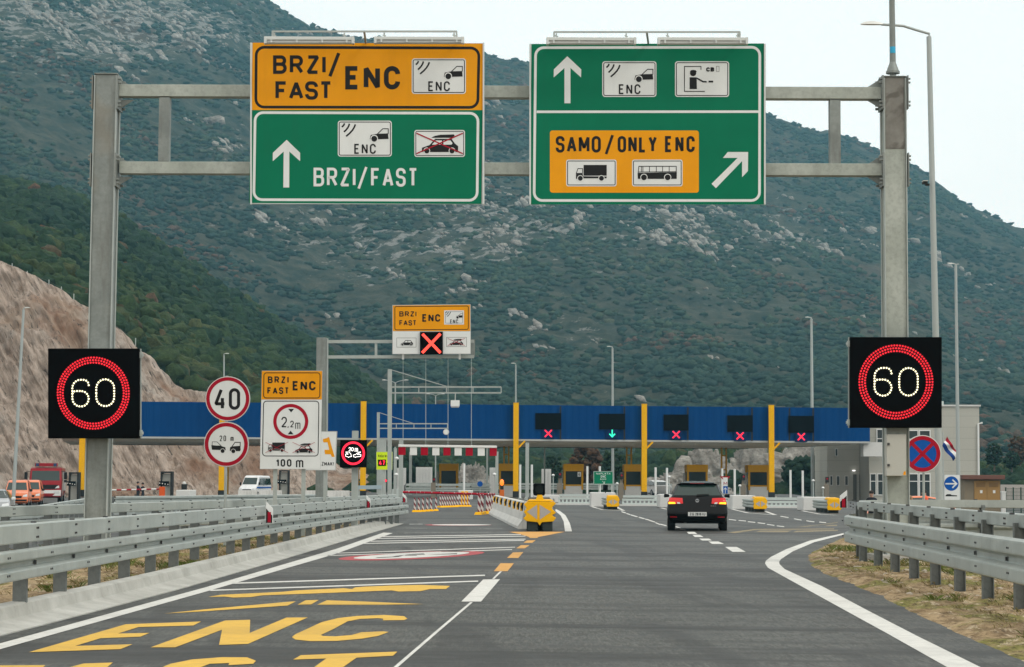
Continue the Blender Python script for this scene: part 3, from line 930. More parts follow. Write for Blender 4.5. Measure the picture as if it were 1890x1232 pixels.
# grass tufts and stones on the verges
q = NT('grass_blades')
t = q.attr('tint')
M_grass = q.done(q.ramp(t, [(0, (.30, .235, .12)), (.45, (.22, .19, .075)), (.6, (.13, .16, .035)), (1, (.085, .13, .025))]), .8, spec=.2)
def tufts(name, A, n, label, dmax, seed):
    g = np.random.default_rng(seed)
    fi = g.uniform(0, A.shape[0] - 1.01, n * 3); fj = g.uniform(0.02, .98, n * 3) * (A.shape[1] - 1.01)
    P = np.stack([sample_grid(A[:, :, k], fi, fj) for k in range(3)], -1)
    gr = fbm(P[:, 0] * .55, P[:, 1] * .35, 3, 321)
    k = (P[:, 1] < dmax) & ((gr > .07) | (g.uniform(0, 1, len(P)) < .30)) & (np.abs(P[:, 0]) < 12)
    P, gr = P[k][:n], gr[k][:n]
    V_, F_, T_ = [], [], []
    nb_ = 7
    for i in range(len(P)):
        tint = np.clip((.62 if gr[i] > .07 else .12) + g.normal(0, .2), 0, 1)
        h = g.uniform(.03, .085) * (1.1 if gr[i] > .07 else .8)
        for b in range(nb_):
            a = g.uniform(0, 6.28); r = g.uniform(0, .08); l = g.uniform(.3, 1.5)
            p0 = P[i] + np.array([math.cos(a * 3) * r, math.sin(a * 3) * r, -.01])
            d = np.array([math.cos(a), math.sin(a), 0]); s_ = np.array([-d[1], d[0], 0]) * .006
            q0 = len(V_)
            V_ += [p0 - s_, p0 + s_, p0 + d * h * l * .5 + np.array([0, 0, h * .7]) + s_ * .6, p0 + d * h * l * 1.1 + np.array([0, 0, h])]
            F_ += [(q0, q0 + 1, q0 + 2), (q0, q0 + 2, q0 + 3)]
            T_ += [tint] * 4
    tag(npmesh(name, np.array(V_), np.array(F_), M_grass, False, {'tint': np.array(T_)}), label, 'grass', kind='stuff')
tufts('grass_tufts', Ar, 9500, 'sparse dry and green grass tufts on the right hand soil verge', 48, 1)
tufts('grass_tufts', Av, 4200, 'sparse dry grass tufts on the soil strip behind the left kerb', 50, 2)
M_stone = paint('verge_stone', (.36, .31, .25), .9, var=.25, scale=20)
def stones(name, A, n, label, seed):
    g = np.random.default_rng(seed)
    fi = g.uniform(0, A.shape[0] - 1.01, n); fj = g.uniform(.02, .6, n) * (A.shape[1] - 1.01)
    P = np.stack([sample_grid(A[:, :, k], fi, fj) for k in range(3)], -1)
    s0 = .008 + g.gamma(1.2, .014, n)
    tag(scatter(name, P, np.stack([s0, s0, s0 * .7], -1), g.uniform(0, 1, n), rp, rf, M_stone, g), label, 'stones', kind='stuff')
stones('loose_stones', Ar, 2600, 'small loose stones and clods on the right hand verge', 5)
stones('loose_stones', Av, 1800, 'small loose stones and clods on the left hand verge', 6)

# ---- guard rails
q = NT('galvanised_steel')
a = q.noise(2.2, 6, .65); b = q.noise(24, 3, .6); d = q.noise(5, 5, .65, (1, 1, .25))
c = q.mix(q.ramp(a, [(.3, 0), (.7, 1)]), (.33, .365, .345), (.44, .475, .45))
c = q.mix(q.ramp(d, [(.33, .3), (.5, 0)]), c, (.27, .285, .27))
c = q.mix(q.ramp(b, [(.3, .2), (.6, 0)]), c, (.30, .32, .31))
M_galv = q.done(c, q.ramp(a, [(.3, .42), (.7, .6)]), .25, .5)
q = NT('galvanised_post')
a = q.noise(3.5, 6, .65); b = q.noise(14, 4, .6)
c = q.mix(q.ramp(a, [(.3, 0), (.7, 1)]), (.115, .128, .124), (.20, .217, .21))
c = q.mix(q.ramp(b, [(.3, .35), (.55, 0)]), c, (.09, .096, .092))
M_gpost = q.done(c, .6, .2, .4)
M_bolt = paint('dark_bolt', (.035, .035, .035), .6)
W_PROF = ((.30, 0), (.97, .05), (1, .09), (1, .31), (.95, .345), (.10, .425), (.04, .45), (.04, .55), (.10, .575), (.95, .655), (1, .69), (1, .91), (.97, .95), (.30, 1))
def beam(path, prof, thick=.006):
    """sweep a (outward, z) outline along a path; outward is to the right of travel"""
    n = normals(path)
    m = MB()
    ring = list(prof) + ([(o - thick, z) for o, z in reversed(prof)] if thick else [])
    rows = [[p - v * o + Vector((0, 0, z)) for o, z in ring] for p, v in zip(path, n)]
    m.grid(rows, close=True)
    m.poly(rows[0]); m.poly(rows[-1])
    return m
def guard_rail(path, label, zw, zt, side=1, step=2.0, ground=.1, group='steel guard rails', wave=.085, toff=.03, top_path=None):
    t = thing('guard_rail', label, 'guard rail', path[0], group)
    fine_ = resample(path, .5)
    if side < 0:
        f2 = list(reversed(fine_))
    else:
        f2 = fine_
    z0, z1_ = zw
    beam(f2, [(.06 + wave * o, z0 + (z1_ - z0) * z) for o, z in W_PROF]).build('wave_beam', M_galv, t)
    if zt:
        a, b = zt
        pr_ = [(toff - .05, a + .012), (toff + .055, a), (toff + .065, a + .012), (toff + .065, b - .012), (toff + .055, b), (toff - .05, b)]
        tp = f2
        if top_path:
            tp = resample(top_path, .5)
        beam(tp, pr_, 0).build('top_beam', M_galv, t)
    posts = resample(path, step)[:-1]
    nn = normals(posts)
    proto = None
    for p, n in zip(posts, nn):
        dirv = Vector((n.y, -n.x, 0))
        if proto is None:
            m = MB()
            zt_ = (zt[0] + .06) if zt else zw[1] - .02
            sx = side
            hz = zt_ - ground + .3
            m.box((-sx * .075, -.03, zt_ - hz / 2), (.145, .012, hz), M_gpost)
            for dx in (-.0665, .0665):
                m.box((-sx * .075 + dx, .006, zt_ - hz / 2), (.012, .06, hz), M_gpost)
            m.box((sx * .033, 0, (z0 + z1_) / 2), (.062, .10, .10), M_gpost)          # spacer and bolts that hold the beams
            for zc_ in (z0 + .78 * (z1_ - z0), z0 + .22 * (z1_ - z0)):
                for dy in (.46, .54):
                    m.box((sx * (.062 + wave), dy, zc_), (.014, .016, .022), M_bolt)
            m.box((sx * (.07 + .14 * wave), 0, (z0 + z1_) / 2), (.014, .05, .045), M_bolt)
            if zt:
                for zc_ in (zt[0] + .05, zt[1] - .05):
                    for dy in (-.035, .035):
                        m.box((sx * (toff + .068), dy, zc_), (.014, .022, .022), M_bolt)
                m.box((sx * toff, .1, zt[1] + .006), (.05, .06, .02), M_bolt)
            proto = m.build('post', None, None)
            o = proto
            o.parent = t
        else:
            o = proto.copy()
            col.objects.link(o)
        ORG[o.name] = ORG[t.name]
        o.location = Vector((p.x, p.y, p.z)) - ORG[t.name]
        o.rotation_euler = (0, 0, math.atan2(dirv.y, dirv.x) - math.pi / 2)
    return t
lp = [gnd(x, y, .15) for x, y in ((-330, 1230), (30, 1119), (99, 1104), (161, 1088), (214, 1076), (261, 1066), (307, 1056), (344, 1048), (375, 1040), (433, 1024), (498, 1008), (560, 994), (640, 976), (700, 965), (748, 957))]
# smooth in depth
Ds = np.array([p.y for p in lp]); Xs = np.array([p.x for p in lp])
pl = np.polyfit(Ds, Xs, 3)
lpath = [Vector((float(np.polyval(pl, D)), float(D), .06 - .17 * (D - 17) / 55)) for D in np.linspace(17, Ds[-1], 40)]
guard_rail(lpath, 'long galvanised guard rail along the kerb on the left of the road', (.42, .735), (.795, .99), 1, 2.0, .12)
bpath = [Vector((x, D, 0)) for D, x in BACK]
guard_rail(bpath, 'second guard rail behind the left one, running back from the left edge to join it', (.42, .72), (.79, .98), 1, 2.0, .1)
rp_ = [gnd(x, y, .08) for x, y in ((1868, 1117), (1803, 1099), (1751, 1084), (1710, 1076), (1670, 1063), (1641, 1053), (1617, 1046), (1600, 1040), (1586, 1033))]
Ds = np.array([p.y for p in rp_]); Xs = np.array([p.x for p in rp_])
pr_fit = np.polyfit(Ds, Xs, 1)
rpath = [Vector((float(np.polyval(pr_fit, D)), float(D), 0)) for D in np.linspace(15, 39, 14)]
x0_, y0_ = rpath[-1].x, rpath[-1].y
for a in range(1, 10):
    th = R(a * 11)
    rpath.append(Vector((x0_ + 2.6 * (1 - math.cos(th)) - .1 * math.sin(th), y0_ + 4.2 * math.sin(th), 0)))
rpath += [Vector((x0_ + 5.5, y0_ + 4.0, 0)), Vector((x0_ + 9, y0_ + 3.2, 0))]
guard_rail(list(reversed(rpath)), 'galvanised guard rail on the right verge, curving round at its far end', (.375, .88), (.98, 1.14), 1, 2.0, .03, wave=.10,
           top_path=[p + Vector((.16, -.1, 0)) for p in reversed(rpath)])
def gp(px, D):
    p = at(px, 900, D)
    return Vector((p.x, D, 0))
guard_rail([gp(x, D) for x, D in ((-120, 52), (0, 57), (60, 60), (110, 70), (155, 82), (200, 96))], 'lower guard rail far left in front of the orange vans', (.36, .72), None, 1, 2.5, LOW)
guard_rail([gp(x, D) for x, D in ((210, 100), (330, 104), (420, 110), (600, 118))], 'distant guard rail left of the toll lanes behind the round speed signs', (.30, .64), None, 1, 4, LOW)
guard_rail([gp(x, D) for x, D in ((760, 205), (1000, 207), (1240, 209))], 'distant pale guard rail at the back of the plaza behind the booths', (.5, .82), (.9, 1.1), 1, 4, 0)

# ================================================================== SIGN LETTERING (strokes of even width, like road-sign type)
GL = {
 'A': (1.1, [[(0, 0), (.5, 1), (1, 0)], [(.17, .30), (.83, .30)]]),
 'B': (1.0, [[(0, 0), (0, 1), (.95, 1, .35), (.95, .53, .35), (0, .53)], [(0, .53), (1, .53, .4), (1, 0, .4), (0, 0), (0, .2)]]),
 'C': (1.0, [[(1, .70), (1, 1, .5), (0, 1, .5), (0, 0, .5), (1, 0, .5), (1, .30)]]),
 'D': (1.0, [[(0, 0), (0, 1), (1, 1, .5), (1, 0, .5), (0, 0)]]),
 'E': (.85, [[(1, 1), (0, 1), (0, 0), (1, 0)], [(0, .52), (.82, .52)]]),
 'F': (.85, [[(1, 1), (0, 1), (0, 0)], [(0, .50), (.82, .50)]]),
 'G': (1.0, [[(1, .72), (1, 1, .5), (0, 1, .5), (0, 0, .5), (1, 0, .5), (1, .45), (.55, .45)]]),
 'I': (0, [[(0, 0), (0, 1)]]),
 'K': (1.0, [[(0, 0), (0, 1)], [(1, 1), (0, .38)], [(.32, .58), (1, 0)]]),
 'L': (.8, [[(0, 1), (0, 0), (1, 0)]]),
 'M': (1.25, [[(0, 0), (0, 1), (.5, .25), (1, 1), (1, 0)]]),
 'N': (1.0, [[(0, 0), (0, 1), (1, 0), (1, 1)]]),
 'O': (1.0, [[(0, .5), (0, 1, .5), (1, 1, .5), (1, 0, .5), (0, 0, .5), (0, .5)]]),
 'P': (.95, [[(0, 0), (0, 1), (1, 1, .4), (1, .46, .4), (0, .46)]]),
 'R': (1.0, [[(0, 0), (0, 1), (.95, 1, .38), (.95, .48, .38), (0, .48)], [(.5, .48), (1, 0)]]),
 'S': (.95, [[(1, .74), (1, 1, .45), (0, 1, .45), (0, .53, .45), (1, .50, .45), (1, 0, .45), (0, 0, .45), (0, .26)]]),
 'T': (.9, [[(0, 1), (1, 1)], [(.5, 1), (.5, 0)]]),
 'U': (1.0, [[(0, 1), (0, 0, .5), (1, 0, .5), (1, 1)]]),
 'V': (1.0, [[(0, 1), (.5, 0), (1, 1)]]),
 'W': (1.4, [[(0, 1), (.27, 0), (.5, .8), (.73, 0), (1, 1)]]),
 'Y': (1.0, [[(0, 1), (.5, .46), (1, 1)], [(.5, .46), (.5, 0)]]),
 'Z': (.9, [[(0, 1), (1, 1), (0, 0), (1, 0)]]),
 '/': (.75, [[(0, -.12), (1, 1.12)]]),
 '!': (0, [[(0, .3), (0, 1)], [(0, 0), (0, .12)]]),
 ',': (.1, [[(1, .12), (0, -.18)]]),
 '-': (.6, [[(0, .45), (1, .45)]]),
 ' ': (.45, []),
 '0': (.95, [[(0, .5), (0, 1, .5), (1, 1, .5), (1, 0, .5), (0, 0, .5), (0, .5)]]),
 '1': (.45, [[(0, .74), (1, 1), (1, 0)]]),
 '2': (.9, [[(0, .74), (0, 1, .5), (1, 1, .5), (1, .58, .3), (0, 0), (1, 0)]]),
 '4': (1.0, [[(.62, 1), (0, .24), (1, .24)], [(.76, .55), (.76, 0)]]),
 '6': (.95, [[(1, .80), (1, 1, .5), (0, 1, .5), (0, 0, .5), (1, 0, .5), (1, .58, .5), (0, .58, .3), (0, .45)]]),
 '7': (.9, [[(0, 1), (1, 1), (.4, 0)]]),
 '8': (.9, [[(.5, .54), (0, .54, .4), (0, 1, .45), (1, 1, .45), (1, .54, .4), (0, .54, .4), (0, 0, .45), (1, 0, .45), (1, .54, .4), (.5, .54)]]),
 'm': (1.3, [[(0, 0), (0, .70)], [(0, .5), (0, .70, .2), (.5, .70, .2), (.5, 0)], [(.5, .5), (.5, .70, .2), (1, .70, .2), (1, 0)]]),
 'a': (.75, [[(.05, .62), (.05, .70, .2), (1, .70, .25), (1, 0)], [(1, .40), (0, .40, .25), (0, 0, .25), (1, 0)]]),
 'b': (.8, [[(0, 1), (0, 0), (1, 0, .3), (1, .68, .3), (0, .68)]]),
 'h': (.8, [[(0, 1), (0, 0)], [(0, .5), (0, .68, .3), (1, .68, .3), (1, 0)]]),
 'i': (0, [[(0, 0), (0, .68)], [(0, .88), (0, 1)]]),
 'k': (.75, [[(0, 1), (0, 0)], [(1, .68), (0, .28)], [(.35, .42), (1, 0)]]),
 'n': (.75, [[(0, 0), (0, .7)], [(0, .5), (0, .68, .3), (1, .68, .3), (1, 0)]]),
 'r': (.5, [[(0, 0), (0, .7)], [(0, .5), (0, .68, .3), (1, .68)]]),
 's': (.7, [[(1, .58), (1, .70, .2), (0, .70, .2), (0, .38, .2), (1, .35, .2), (1, 0, .2), (0, 0, .2), (0, .13)], [(.3, 1.02), (.5, .86), (.7, 1.02)]]),
 'z': (.7, [[(0, .68), (1, .68), (0, 0), (1, 0)]]),
}
def text_strokes(s, x0, y0, x1, y1, sw, gap):
    """polylines (photo-pixel space, y down) of a line of text that fills the box"""
    h = abs(y1 - y0) - sw
    ws = [GL[c][0] for c in s]
    g = gap * abs(y1 - y0)
    tot = (x1 - x0) - sw * len(s) - g * (len(s) - 1)
    U_ = max(.01, tot / max(.01, sum(ws)))
    x = x0
    out = []
    for c, wd in zip(s, ws):
        gw = wd * U_
        r = max(gw, .3 * h)
        for st in GL[c][1]:
            pts = []
            for p in st:
                X, Y = x + sw / 2 + p[0] * gw, y1 - sw / 2 - p[1] * h
                pts.append((X, Y, p[2] * min(gw, h) * 1.0) if len(p) > 2 else (X, Y))
            out.append(fillet(pts))
        x += gw + sw + g
    return out

class Ink:
    def __init__(s, mb, mat): s.mb_, s.mat = mb, mat
    def poly(s, pts): s.mb_.poly(pts, s.mat)
class Art:
    """flat artwork on a sign face; fn maps (photo px, py) to a point on the face, nrm points to the reader.
    Everything drawn after begin(name) belongs to that part, as the print on it"""
    def __init__(s, root, fn, nrm=(0, -1, 0), step=.002):
        s.root, s.fn, s.n, s.step = root, fn, Vector(nrm), step
        s.parts, s.cur = [], None
    def begin(s, name):
        s.cur = MB()
        s.parts.append((name, s.cur))
        return s
    def back(s, k):
        s.cur = s.parts[k][1]
    def mb(s, part, mat):
        if s.cur is None:
            s.begin(part)
        return Ink(s.cur, mat)
    def P(s, x, y, k):
        return s.fn(x, y) + s.n * (s.step * k)
    def poly(s, part, mat, pts, k=1):
        s.mb(part, mat).poly([s.P(x, y, k) for x, y in pts])
    def rect(s, part, mat, x0, y0, x1, y1, k=1, r=0):
        pts = [(x0, y0, r), (x1, y0, r), (x1, y1, r), (x0, y1, r)]
        s.poly(part, mat, [(p[0], p[1]) for p in fillet(pts, True)], k)
    def frame(s, part, mat, x0, y0, x1, y1, w_, r=0, k=1):
        pts = fillet([(x0, y0, r), (x1, y0, r), (x1, y1, r), (x0, y1, r)], True)
        m = s.mb(part, mat)
        for qd in ribbon(pts, w_, True):
            m.poly([s.P(p[0], p[1], k) for p in qd])
    def line(s, part, mat, pts, w_, k=1, closed=False):
        m = s.mb(part, mat)
        for i, qd in enumerate(ribbon(fillet(pts, closed), w_, closed)):
            m.poly([s.P(p[0], p[1], k) for p in qd])
    def text(s, part, mat, t, x0, y0, x1, y1, sw, k=1, gap=.12):
        m = s.mb(part, mat)
        for i, st in enumerate(text_strokes(t, x0, y0, x1, y1, sw, gap)):
            cl = (st[0] - st[-1]).length < 1e-6
            for qd in ribbon(st[:-1] if cl else st, sw, cl):
                m.poly([s.P(p[0], p[1], k + .04 * (i % 7)) for p in qd])
    def disc(s, part, mat, cx, cy, rx, ry=None, k=1, n=40):
        ry = ry or rx
        s.poly(part, mat, [(cx + rx * math.cos(2 * math.pi * i / n), cy + ry * math.sin(2 * math.pi * i / n)) for i in range(n)], k)
    def ring(s, part, mat, cx, cy, r0, r1, k=1, n=56):
        m = s.mb(part, mat)
        c = [(math.cos(2 * math.pi * i / n), math.sin(2 * math.pi * i / n)) for i in range(n + 1)]
        for a, b in zip(c[:-1], c[1:]):
            m.poly([s.P(cx + a[0] * r0, cy + a[1] * r0, k), s.P(cx + a[0] * r1, cy + a[1] * r1, k), s.P(cx + b[0] * r1, cy + b[1] * r1, k), s.P(cx + b[0] * r0, cy + b[1] * r0, k)])
    def dots(s, part, mat, pts, r, k=1):
        m = s.mb(part, mat)
        for x, y in pts:
            m.poly([s.P(x + r * math.cos(i * math.pi / 3), y + r * math.sin(i * math.pi / 3), k) for i in range(6)])
    def done(s):
        for part, m in s.parts:
            if m.v:
                m.build(part, None, s.root)

def signpaint(name, c, rough=.45, var=.05):
    q = NT(name)
    a = q.noise(1.6, 5, .6); d = q.noise(3.5, 5, .65, (1, 1, .18))
    k = q.mix(q.ramp(a, [(.3, 0), (.7, 1)]), [x * (1 - var) for x in c], [min(1, x * (1 + var)) for x in c])
    k = q.mix(q.ramp(d, [(.30, .22), (.46, 0)]), k, [x * .72 + .01 for x in c])
    return q.done(k, rough, spec=.10)
M_green = signpaint('sign_green', (.0012, .155, .078))
M_orange = signpaint('sign_orange', (.78, .315, .006))
M_white = signpaint('sign_white', (.70, .715, .70))
M_ink = signpaint('sign_black', (.018, .018, .018))
M_red = signpaint('sign_red', (.36, .006, .022))
M_blue = signpaint('sign_blue', (.006, .085, .36))
M_lime_y = signpaint('sign_yellow_green', (.62, .80, .02))
M_alu = paint('sign_back_metal', (.44, .45, .44), .45, .3, var=.08)
M_white_edge = paint('sign_edge_white', (.54, .56, .54), .5)
M_blackbox = paint('black_housing', (.002, .002, .0022), .7, var=.2, spec=.03)
M_led_r = lamp('led_red', (1.0, .010, .030), .95)
M_led_w = lamp('led_warm_white', (1.0, .93, .62), 1.7)
M_led_pw = lamp('led_white', (1.0, .97, .93), 1.8)
M_led_x = lamp('led_red_cross', (1.0, .07, .045), 1.5)
M_led_rx = lamp('led_lane_red', (1.0, .015, .05), 1.5)
M_led_g = lamp('led_lane_green', (.03, 1.0, .55), 1.3)
M_led_o = lamp('lamp_orange', (1.0, .20, .015), 1.7)
M_led_a = lamp('indicator_amber', (1.0, .42, .01), 2.4)

# pictograms, all drawn in a unit box (u to the right, v down) placed at x0..x1, y0..y1
def box_map(x0, y0, x1, y1):
    return lambda u, v: (x0 + u * (x1 - x0), y0 + v * (y1 - y0))
def plate(A, x0, y0, x1, y1, k=2, bw=1.6, r=5):
    A.begin('pictogram_plate')
    A.rect('plate', M_white, x0, y0, x1, y1, k, r)
    A.frame('plate_border', M_ink, x0 + 2.6, y0 + 2.6, x1 - 2.6, y1 - 2.6, bw, max(1, r - 2), k + 1)
def pict_enc(A, x0, y0, x1, y1, k=2, bw=1.5, r=5, letters=True):
    plate(A, x0, y0, x1, y1, k, bw, r)
    m = box_map(x0, y0, x1, y1)
    h = y1 - y0
    for (a, b, c) in (((.125, .075), (.115, .135), (.075, .175)), ((.215, .085), (.205, .20), (.115, .315)), ((.325, .105), (.300, .27), (.155, .435))):
        p = [m(*a), m(*b), m(*c)]
        curve = [((1 - t) ** 2 * p[0][0] + 2 * t * (1 - t) * p[1][0] + t * t * p[2][0], (1 - t) ** 2 * p[0][1] + 2 * t * (1 - t) * p[1][1] + t * t * p[2][1]) for t in (0, .25, .5, .75, 1)]
        A.line('pictogram', M_ink, curve, h * .045, k + 2)
    A.poly('pictogram', M_ink, [m(*p) for p in ((.595, .50), (.61, .40), (.735, .365), (.93, .355), (.94, .50), (.94, .51), (.60, .525))], k + 2)
    A.line('pictogram', M_ink, [m(.735, .37), m(.835, .225), m(.935, .225), m(.935, .37)], h * .022, k + 2.2)
    A.disc('pictogram', M_white, *m(.675, .50), h * .105, None, k + 2.4, 20)
    A.disc('pictogram', M_ink, *m(.675, .505), h * .082, None, k + 2.6, 20)
    if letters:
        a, b = m(.305, .645), m(.705, .925)
        A.text('lettering', M_ink, 'ENC', *a, *b, h * .042, k + 2, .22)
def pict_roofbox(A, x0, y0, x1, y1, k=2, border=True, cross=True, box=True):
    if border:
        plate(A, x0, y0, x1, y1, k, 1.3, 4)
    m = box_map(x0, y0, x1, y1)
    h = y1 - y0
    A.poly('pictogram', M_ink, [m(*p) for p in ((.145, .80), (.15, .66), (.30, .56), (.395, .36), (.415, .33), (.735, .33), (.80, .50), (.865, .60), (.865, .80), (.83, .82), (.17, .82))], k + 2)
    A.poly('pictogram', M_white, [m(*p) for p in ((.345, .545), (.425, .39), (.545, .39), (.545, .545))], k + 2.3)
    A.poly('pictogram', M_white, [m(*p) for p in ((.575, .545), (.575, .39), (.715, .39), (.755, .49), (.735, .545))], k + 2.3)
    for cx in (.245, .745):
        A.disc('pictogram', M_white, *m(cx, .775), h * .125, None, k + 2.5, 18)
        A.disc('pictogram', M_ink, *m(cx, .775), h * .098, None, k + 2.7, 18)
    if box:
        A.poly('pictogram', M_ink, [m(*p) for p in ((.335, .29), (.40, .22), (.52, .175), (.78, .165), (.80, .21), (.74, .29))], k + 2)
    if cross:
        A.line('crossing_out', M_red, [m(.04, .12), m(.96, .88)], h * .045, k + 3.2)
        A.line('crossing_out', M_red, [m(.04, .88), m(.96, .12)], h * .045, k + 3.4)
def pict_truck(A, x0, y0, x1, y1, k=2, border=True, cross=False):
    if border:
        plate(A, x0, y0, x1, y1, k, 1.4, 4)
    m = box_map(x0, y0, x1, y1)
    h = y1 - y0
    A.poly('pictogram', M_ink, [m(*p) for p in ((.345, .20), (.805, .20), (.805, .60), (.345, .60))], k + 2)
    A.poly('pictogram', M_ink, [m(*p) for p in ((.195, .72), (.195, .50), (.325, .50), (.335, .625), (.805, .635), (.80, .70), (.66, .70), (.33, .70), (.33, .72))], k + 2.1)
    A.line('pictogram', M_ink, [m(.20, .51), m(.235, .335), m(.325, .335), m(.325, .51)], h * .025, k + 2.3)
    for cx in (.28, .70):
        A.disc('pictogram', M_white, *m(cx, .70), h * .118, None, k + 2.6, 18)
        A.disc('pictogram', M_ink, *m(cx, .70), h * .092, None, k + 2.8, 18)
    if cross:
        A.line('crossing_out', M_red, [m(.0, .08), m(1, .86)], h * .035, k + 3.2)
        A.line('crossing_out', M_red, [m(.0, .86), m(1, .08)], h * .035, k + 3.4)
def pict_bus(A, x0, y0, x1, y1, k=2):
    plate(A, x0, y0, x1, y1, k, 1.4, 4)
    m = box_map(x0, y0, x1, y1)
    h = y1 - y0
    A.poly('pictogram', M_ink, [m(*p) for p in ((.115, .72), (.11, .50), (.885, .47), (.885, .70), (.88, .72))], k + 2)
    A.line('pictogram', M_ink, [m(.12, .50), m(.135, .25), m(.875, .25), m(.875, .50)], h * .026, k + 2.2)
    A.line('pictogram', M_ink, [m(.12, .465), m(.88, .45)], h * .024, k + 2.25)
    for u in (.185, .215, .345, .48, .605, .735):
        A.line('pictogram', M_ink, [m(u, .25), m(u, .46)], h * .022, k + 2.3)
    for cx in (.235, .705):
        A.disc('pictogram', M_white, *m(cx, .665), h * .135, None, k + 2.6, 18)
        A.disc('pictogram', M_ink, *m(cx, .665), h * .108, None, k + 2.8, 18)
def pict_cashier(A, x0, y0, x1, y1, k=2):
    plate(A, x0, y0, x1, y1, k, 1.5, 5)
    m = box_map(x0, y0, x1, y1)
    h = y1 - y0
    A.line('pictogram', M_ink, [m(.48, .24), m(.48, .145), m(.175, .145), m(.175, .845), m(.55, .845)], h * .022, k + 2)
    A.poly('pictogram', M_ink, [m(*p) for p in ((.27, .78), (.27, .45), (.40, .45), (.405, .78))], k + 2)
    A.disc('pictogram', M_ink, *m(.335, .33), h * .088, None, k + 2.1, 18)
    A.poly('pictogram', M_ink, [m(*p) for p in ((.27, .29), (.30, .25), (.38, .25), (.405, .295), (.37, .30))], k + 2.2)
    A.line('pictogram', M_ink, [m(.40, .47), m(.52, .575), m(.585, .575)], h * .04, k + 2.3)
    A.poly('pictogram', M_ink, [m(*p) for p in ((.62, .545), (.705, .545), (.705, .595), (.62, .595))], k + 2)
    A.text('lettering', M_ink, 'CB', *m(.575, .17), *m(.725, .29), h * .038, k + 2, .15)
    A.frame('pictogram', M_ink, *m(.765, .14), *m(.815, .29), h * .008, 0, k + 2)
def pict_gap_cars(A, x0, y0, x1, y1, k, mat, matw):
    m = box_map(x0, y0, x1, y1)
    h = y1 - y0
    A.poly('pictogram', mat, [m(*p) for p in ((0, .32), (.18, .36), (.33, .36), (.36, .42), (.47, .50), (.485, .74), (.02, .70))], k)
    A.line('pictogram', mat, [m(.03, .36), m(.03, .05), m(.19, .05), m(.33, .38)], h * .04, k + .2)
    A.poly('pictogram', mat, [m(*p) for p in ((.62, .80), (.63, .50), (.69, .42), (.98, .36), (.985, .72), (.96, .82))], k)
    A.poly('pictogram', mat, [m(*p) for p in ((.675, .46), (.79, .06), (.985, .06), (.985, .44))], k + .1)
    A.poly('pictogram', matw, [m(*p) for p in ((.72, .42), (.80, .13), (.955, .13), (.955, .38))], k + .3)
    for cx, cy in ((.38, .80), (.74, .82)):
        A.disc('pictogram', matw, *m(cx, cy), h * .20, None, k + .5, 18)
        A.disc('pictogram', mat, *m(cx, cy), h * .165, None, k + .7, 18)

def sign_body(t, x0, y0, x1, y1, D, th=.05, mat=None, name='panel', edge=None):
    """upright plate whose front face fills the photo rectangle at depth D"""
    m = MB()
    c = [at(x0, y1, D), at(x1, y1, D), at(x1, y0, D), at(x0, y0, D)]
    m.prism([p for p in c], (0, th, 0))
    return m.build(name, mat or M_alu, t)

# ================================================================== SIGN GANTRY
q = NT('gantry_steel')
a = q.noise(1.8, 6, .65); b = q.noise(16, 4, .62); d = q.noise(2.5, 5, .65, (1.6, 1.6, .2)); e = q.noise(.55, 3)
c = q.mix(q.ramp(a, [(.3, 0), (.7, 1)]), (.185, .205, .195), (.29, .315, .295))
c = q.mix(q.ramp(b, [(.3, .35), (.6, 0)]), c, (.14, .15, .14))
c = q.mix(q.ramp(d, [(.32, .45), (.48, 0)]), c, (.12, .118, .10))
c = q.mix(q.ramp(e, [(.60, 0), (.68, .5)]), c, (.22, .195, .15))
M_gant = q.done(c, .55, .35, .45)
q = NT('gantry_steel_light')
a = q.noise(1.4, 6, .65, (1, 1, .6)); b = q.noise(13, 4, .62)
M_gant2 = q.done(q.mix(q.ramp(b, [(.34, .4), (.56, 0)]), q.mix(q.ramp(a, [(.35, 0), (.65, 1)]), (.29, .315, .275), (.42, .445, .40)), (.22, .235, .205)), .55, .25, .45)
M_conc = paint('concrete', (.40, .39, .36), .9, var=.15, scale=2.5, fine=.25, fscale=30, bump=.3)
DG = 40.0
g = thing('sign_gantry', 'tall grey steel gantry spanning the road and carrying the two big overhead signs', 'gantry', (0, DG, 0))
def post_between(m, base, top, wx, wy, mat=None):
    b, t_ = Vector(base), Vector(top)
    c = [(-wx / 2, -wy / 2), (wx / 2, -wy / 2), (wx / 2, wy / 2), (-wx / 2, wy / 2)]
    m.hexa([b + Vector((x, y, 0)) for x, y in c] + [t_ + Vector((x, y, 0)) for x, y in c], mat)
q = NT('stained_steel')
a = q.noise(2.2, 6, .7); b = q.noise(1.1, 4, .6, (1, 1, 1.6, 0, R(35), 0))
M_stain = q.done(q.mix(q.ramp(b, [(.52, 0), (.58, .8)]), q.mix(q.ramp(a, [(.35, 0), (.65, 1)]), (.165, .155, .135), (.25, .245, .22)), (.10, .09, .075)), .6, .2, .4)
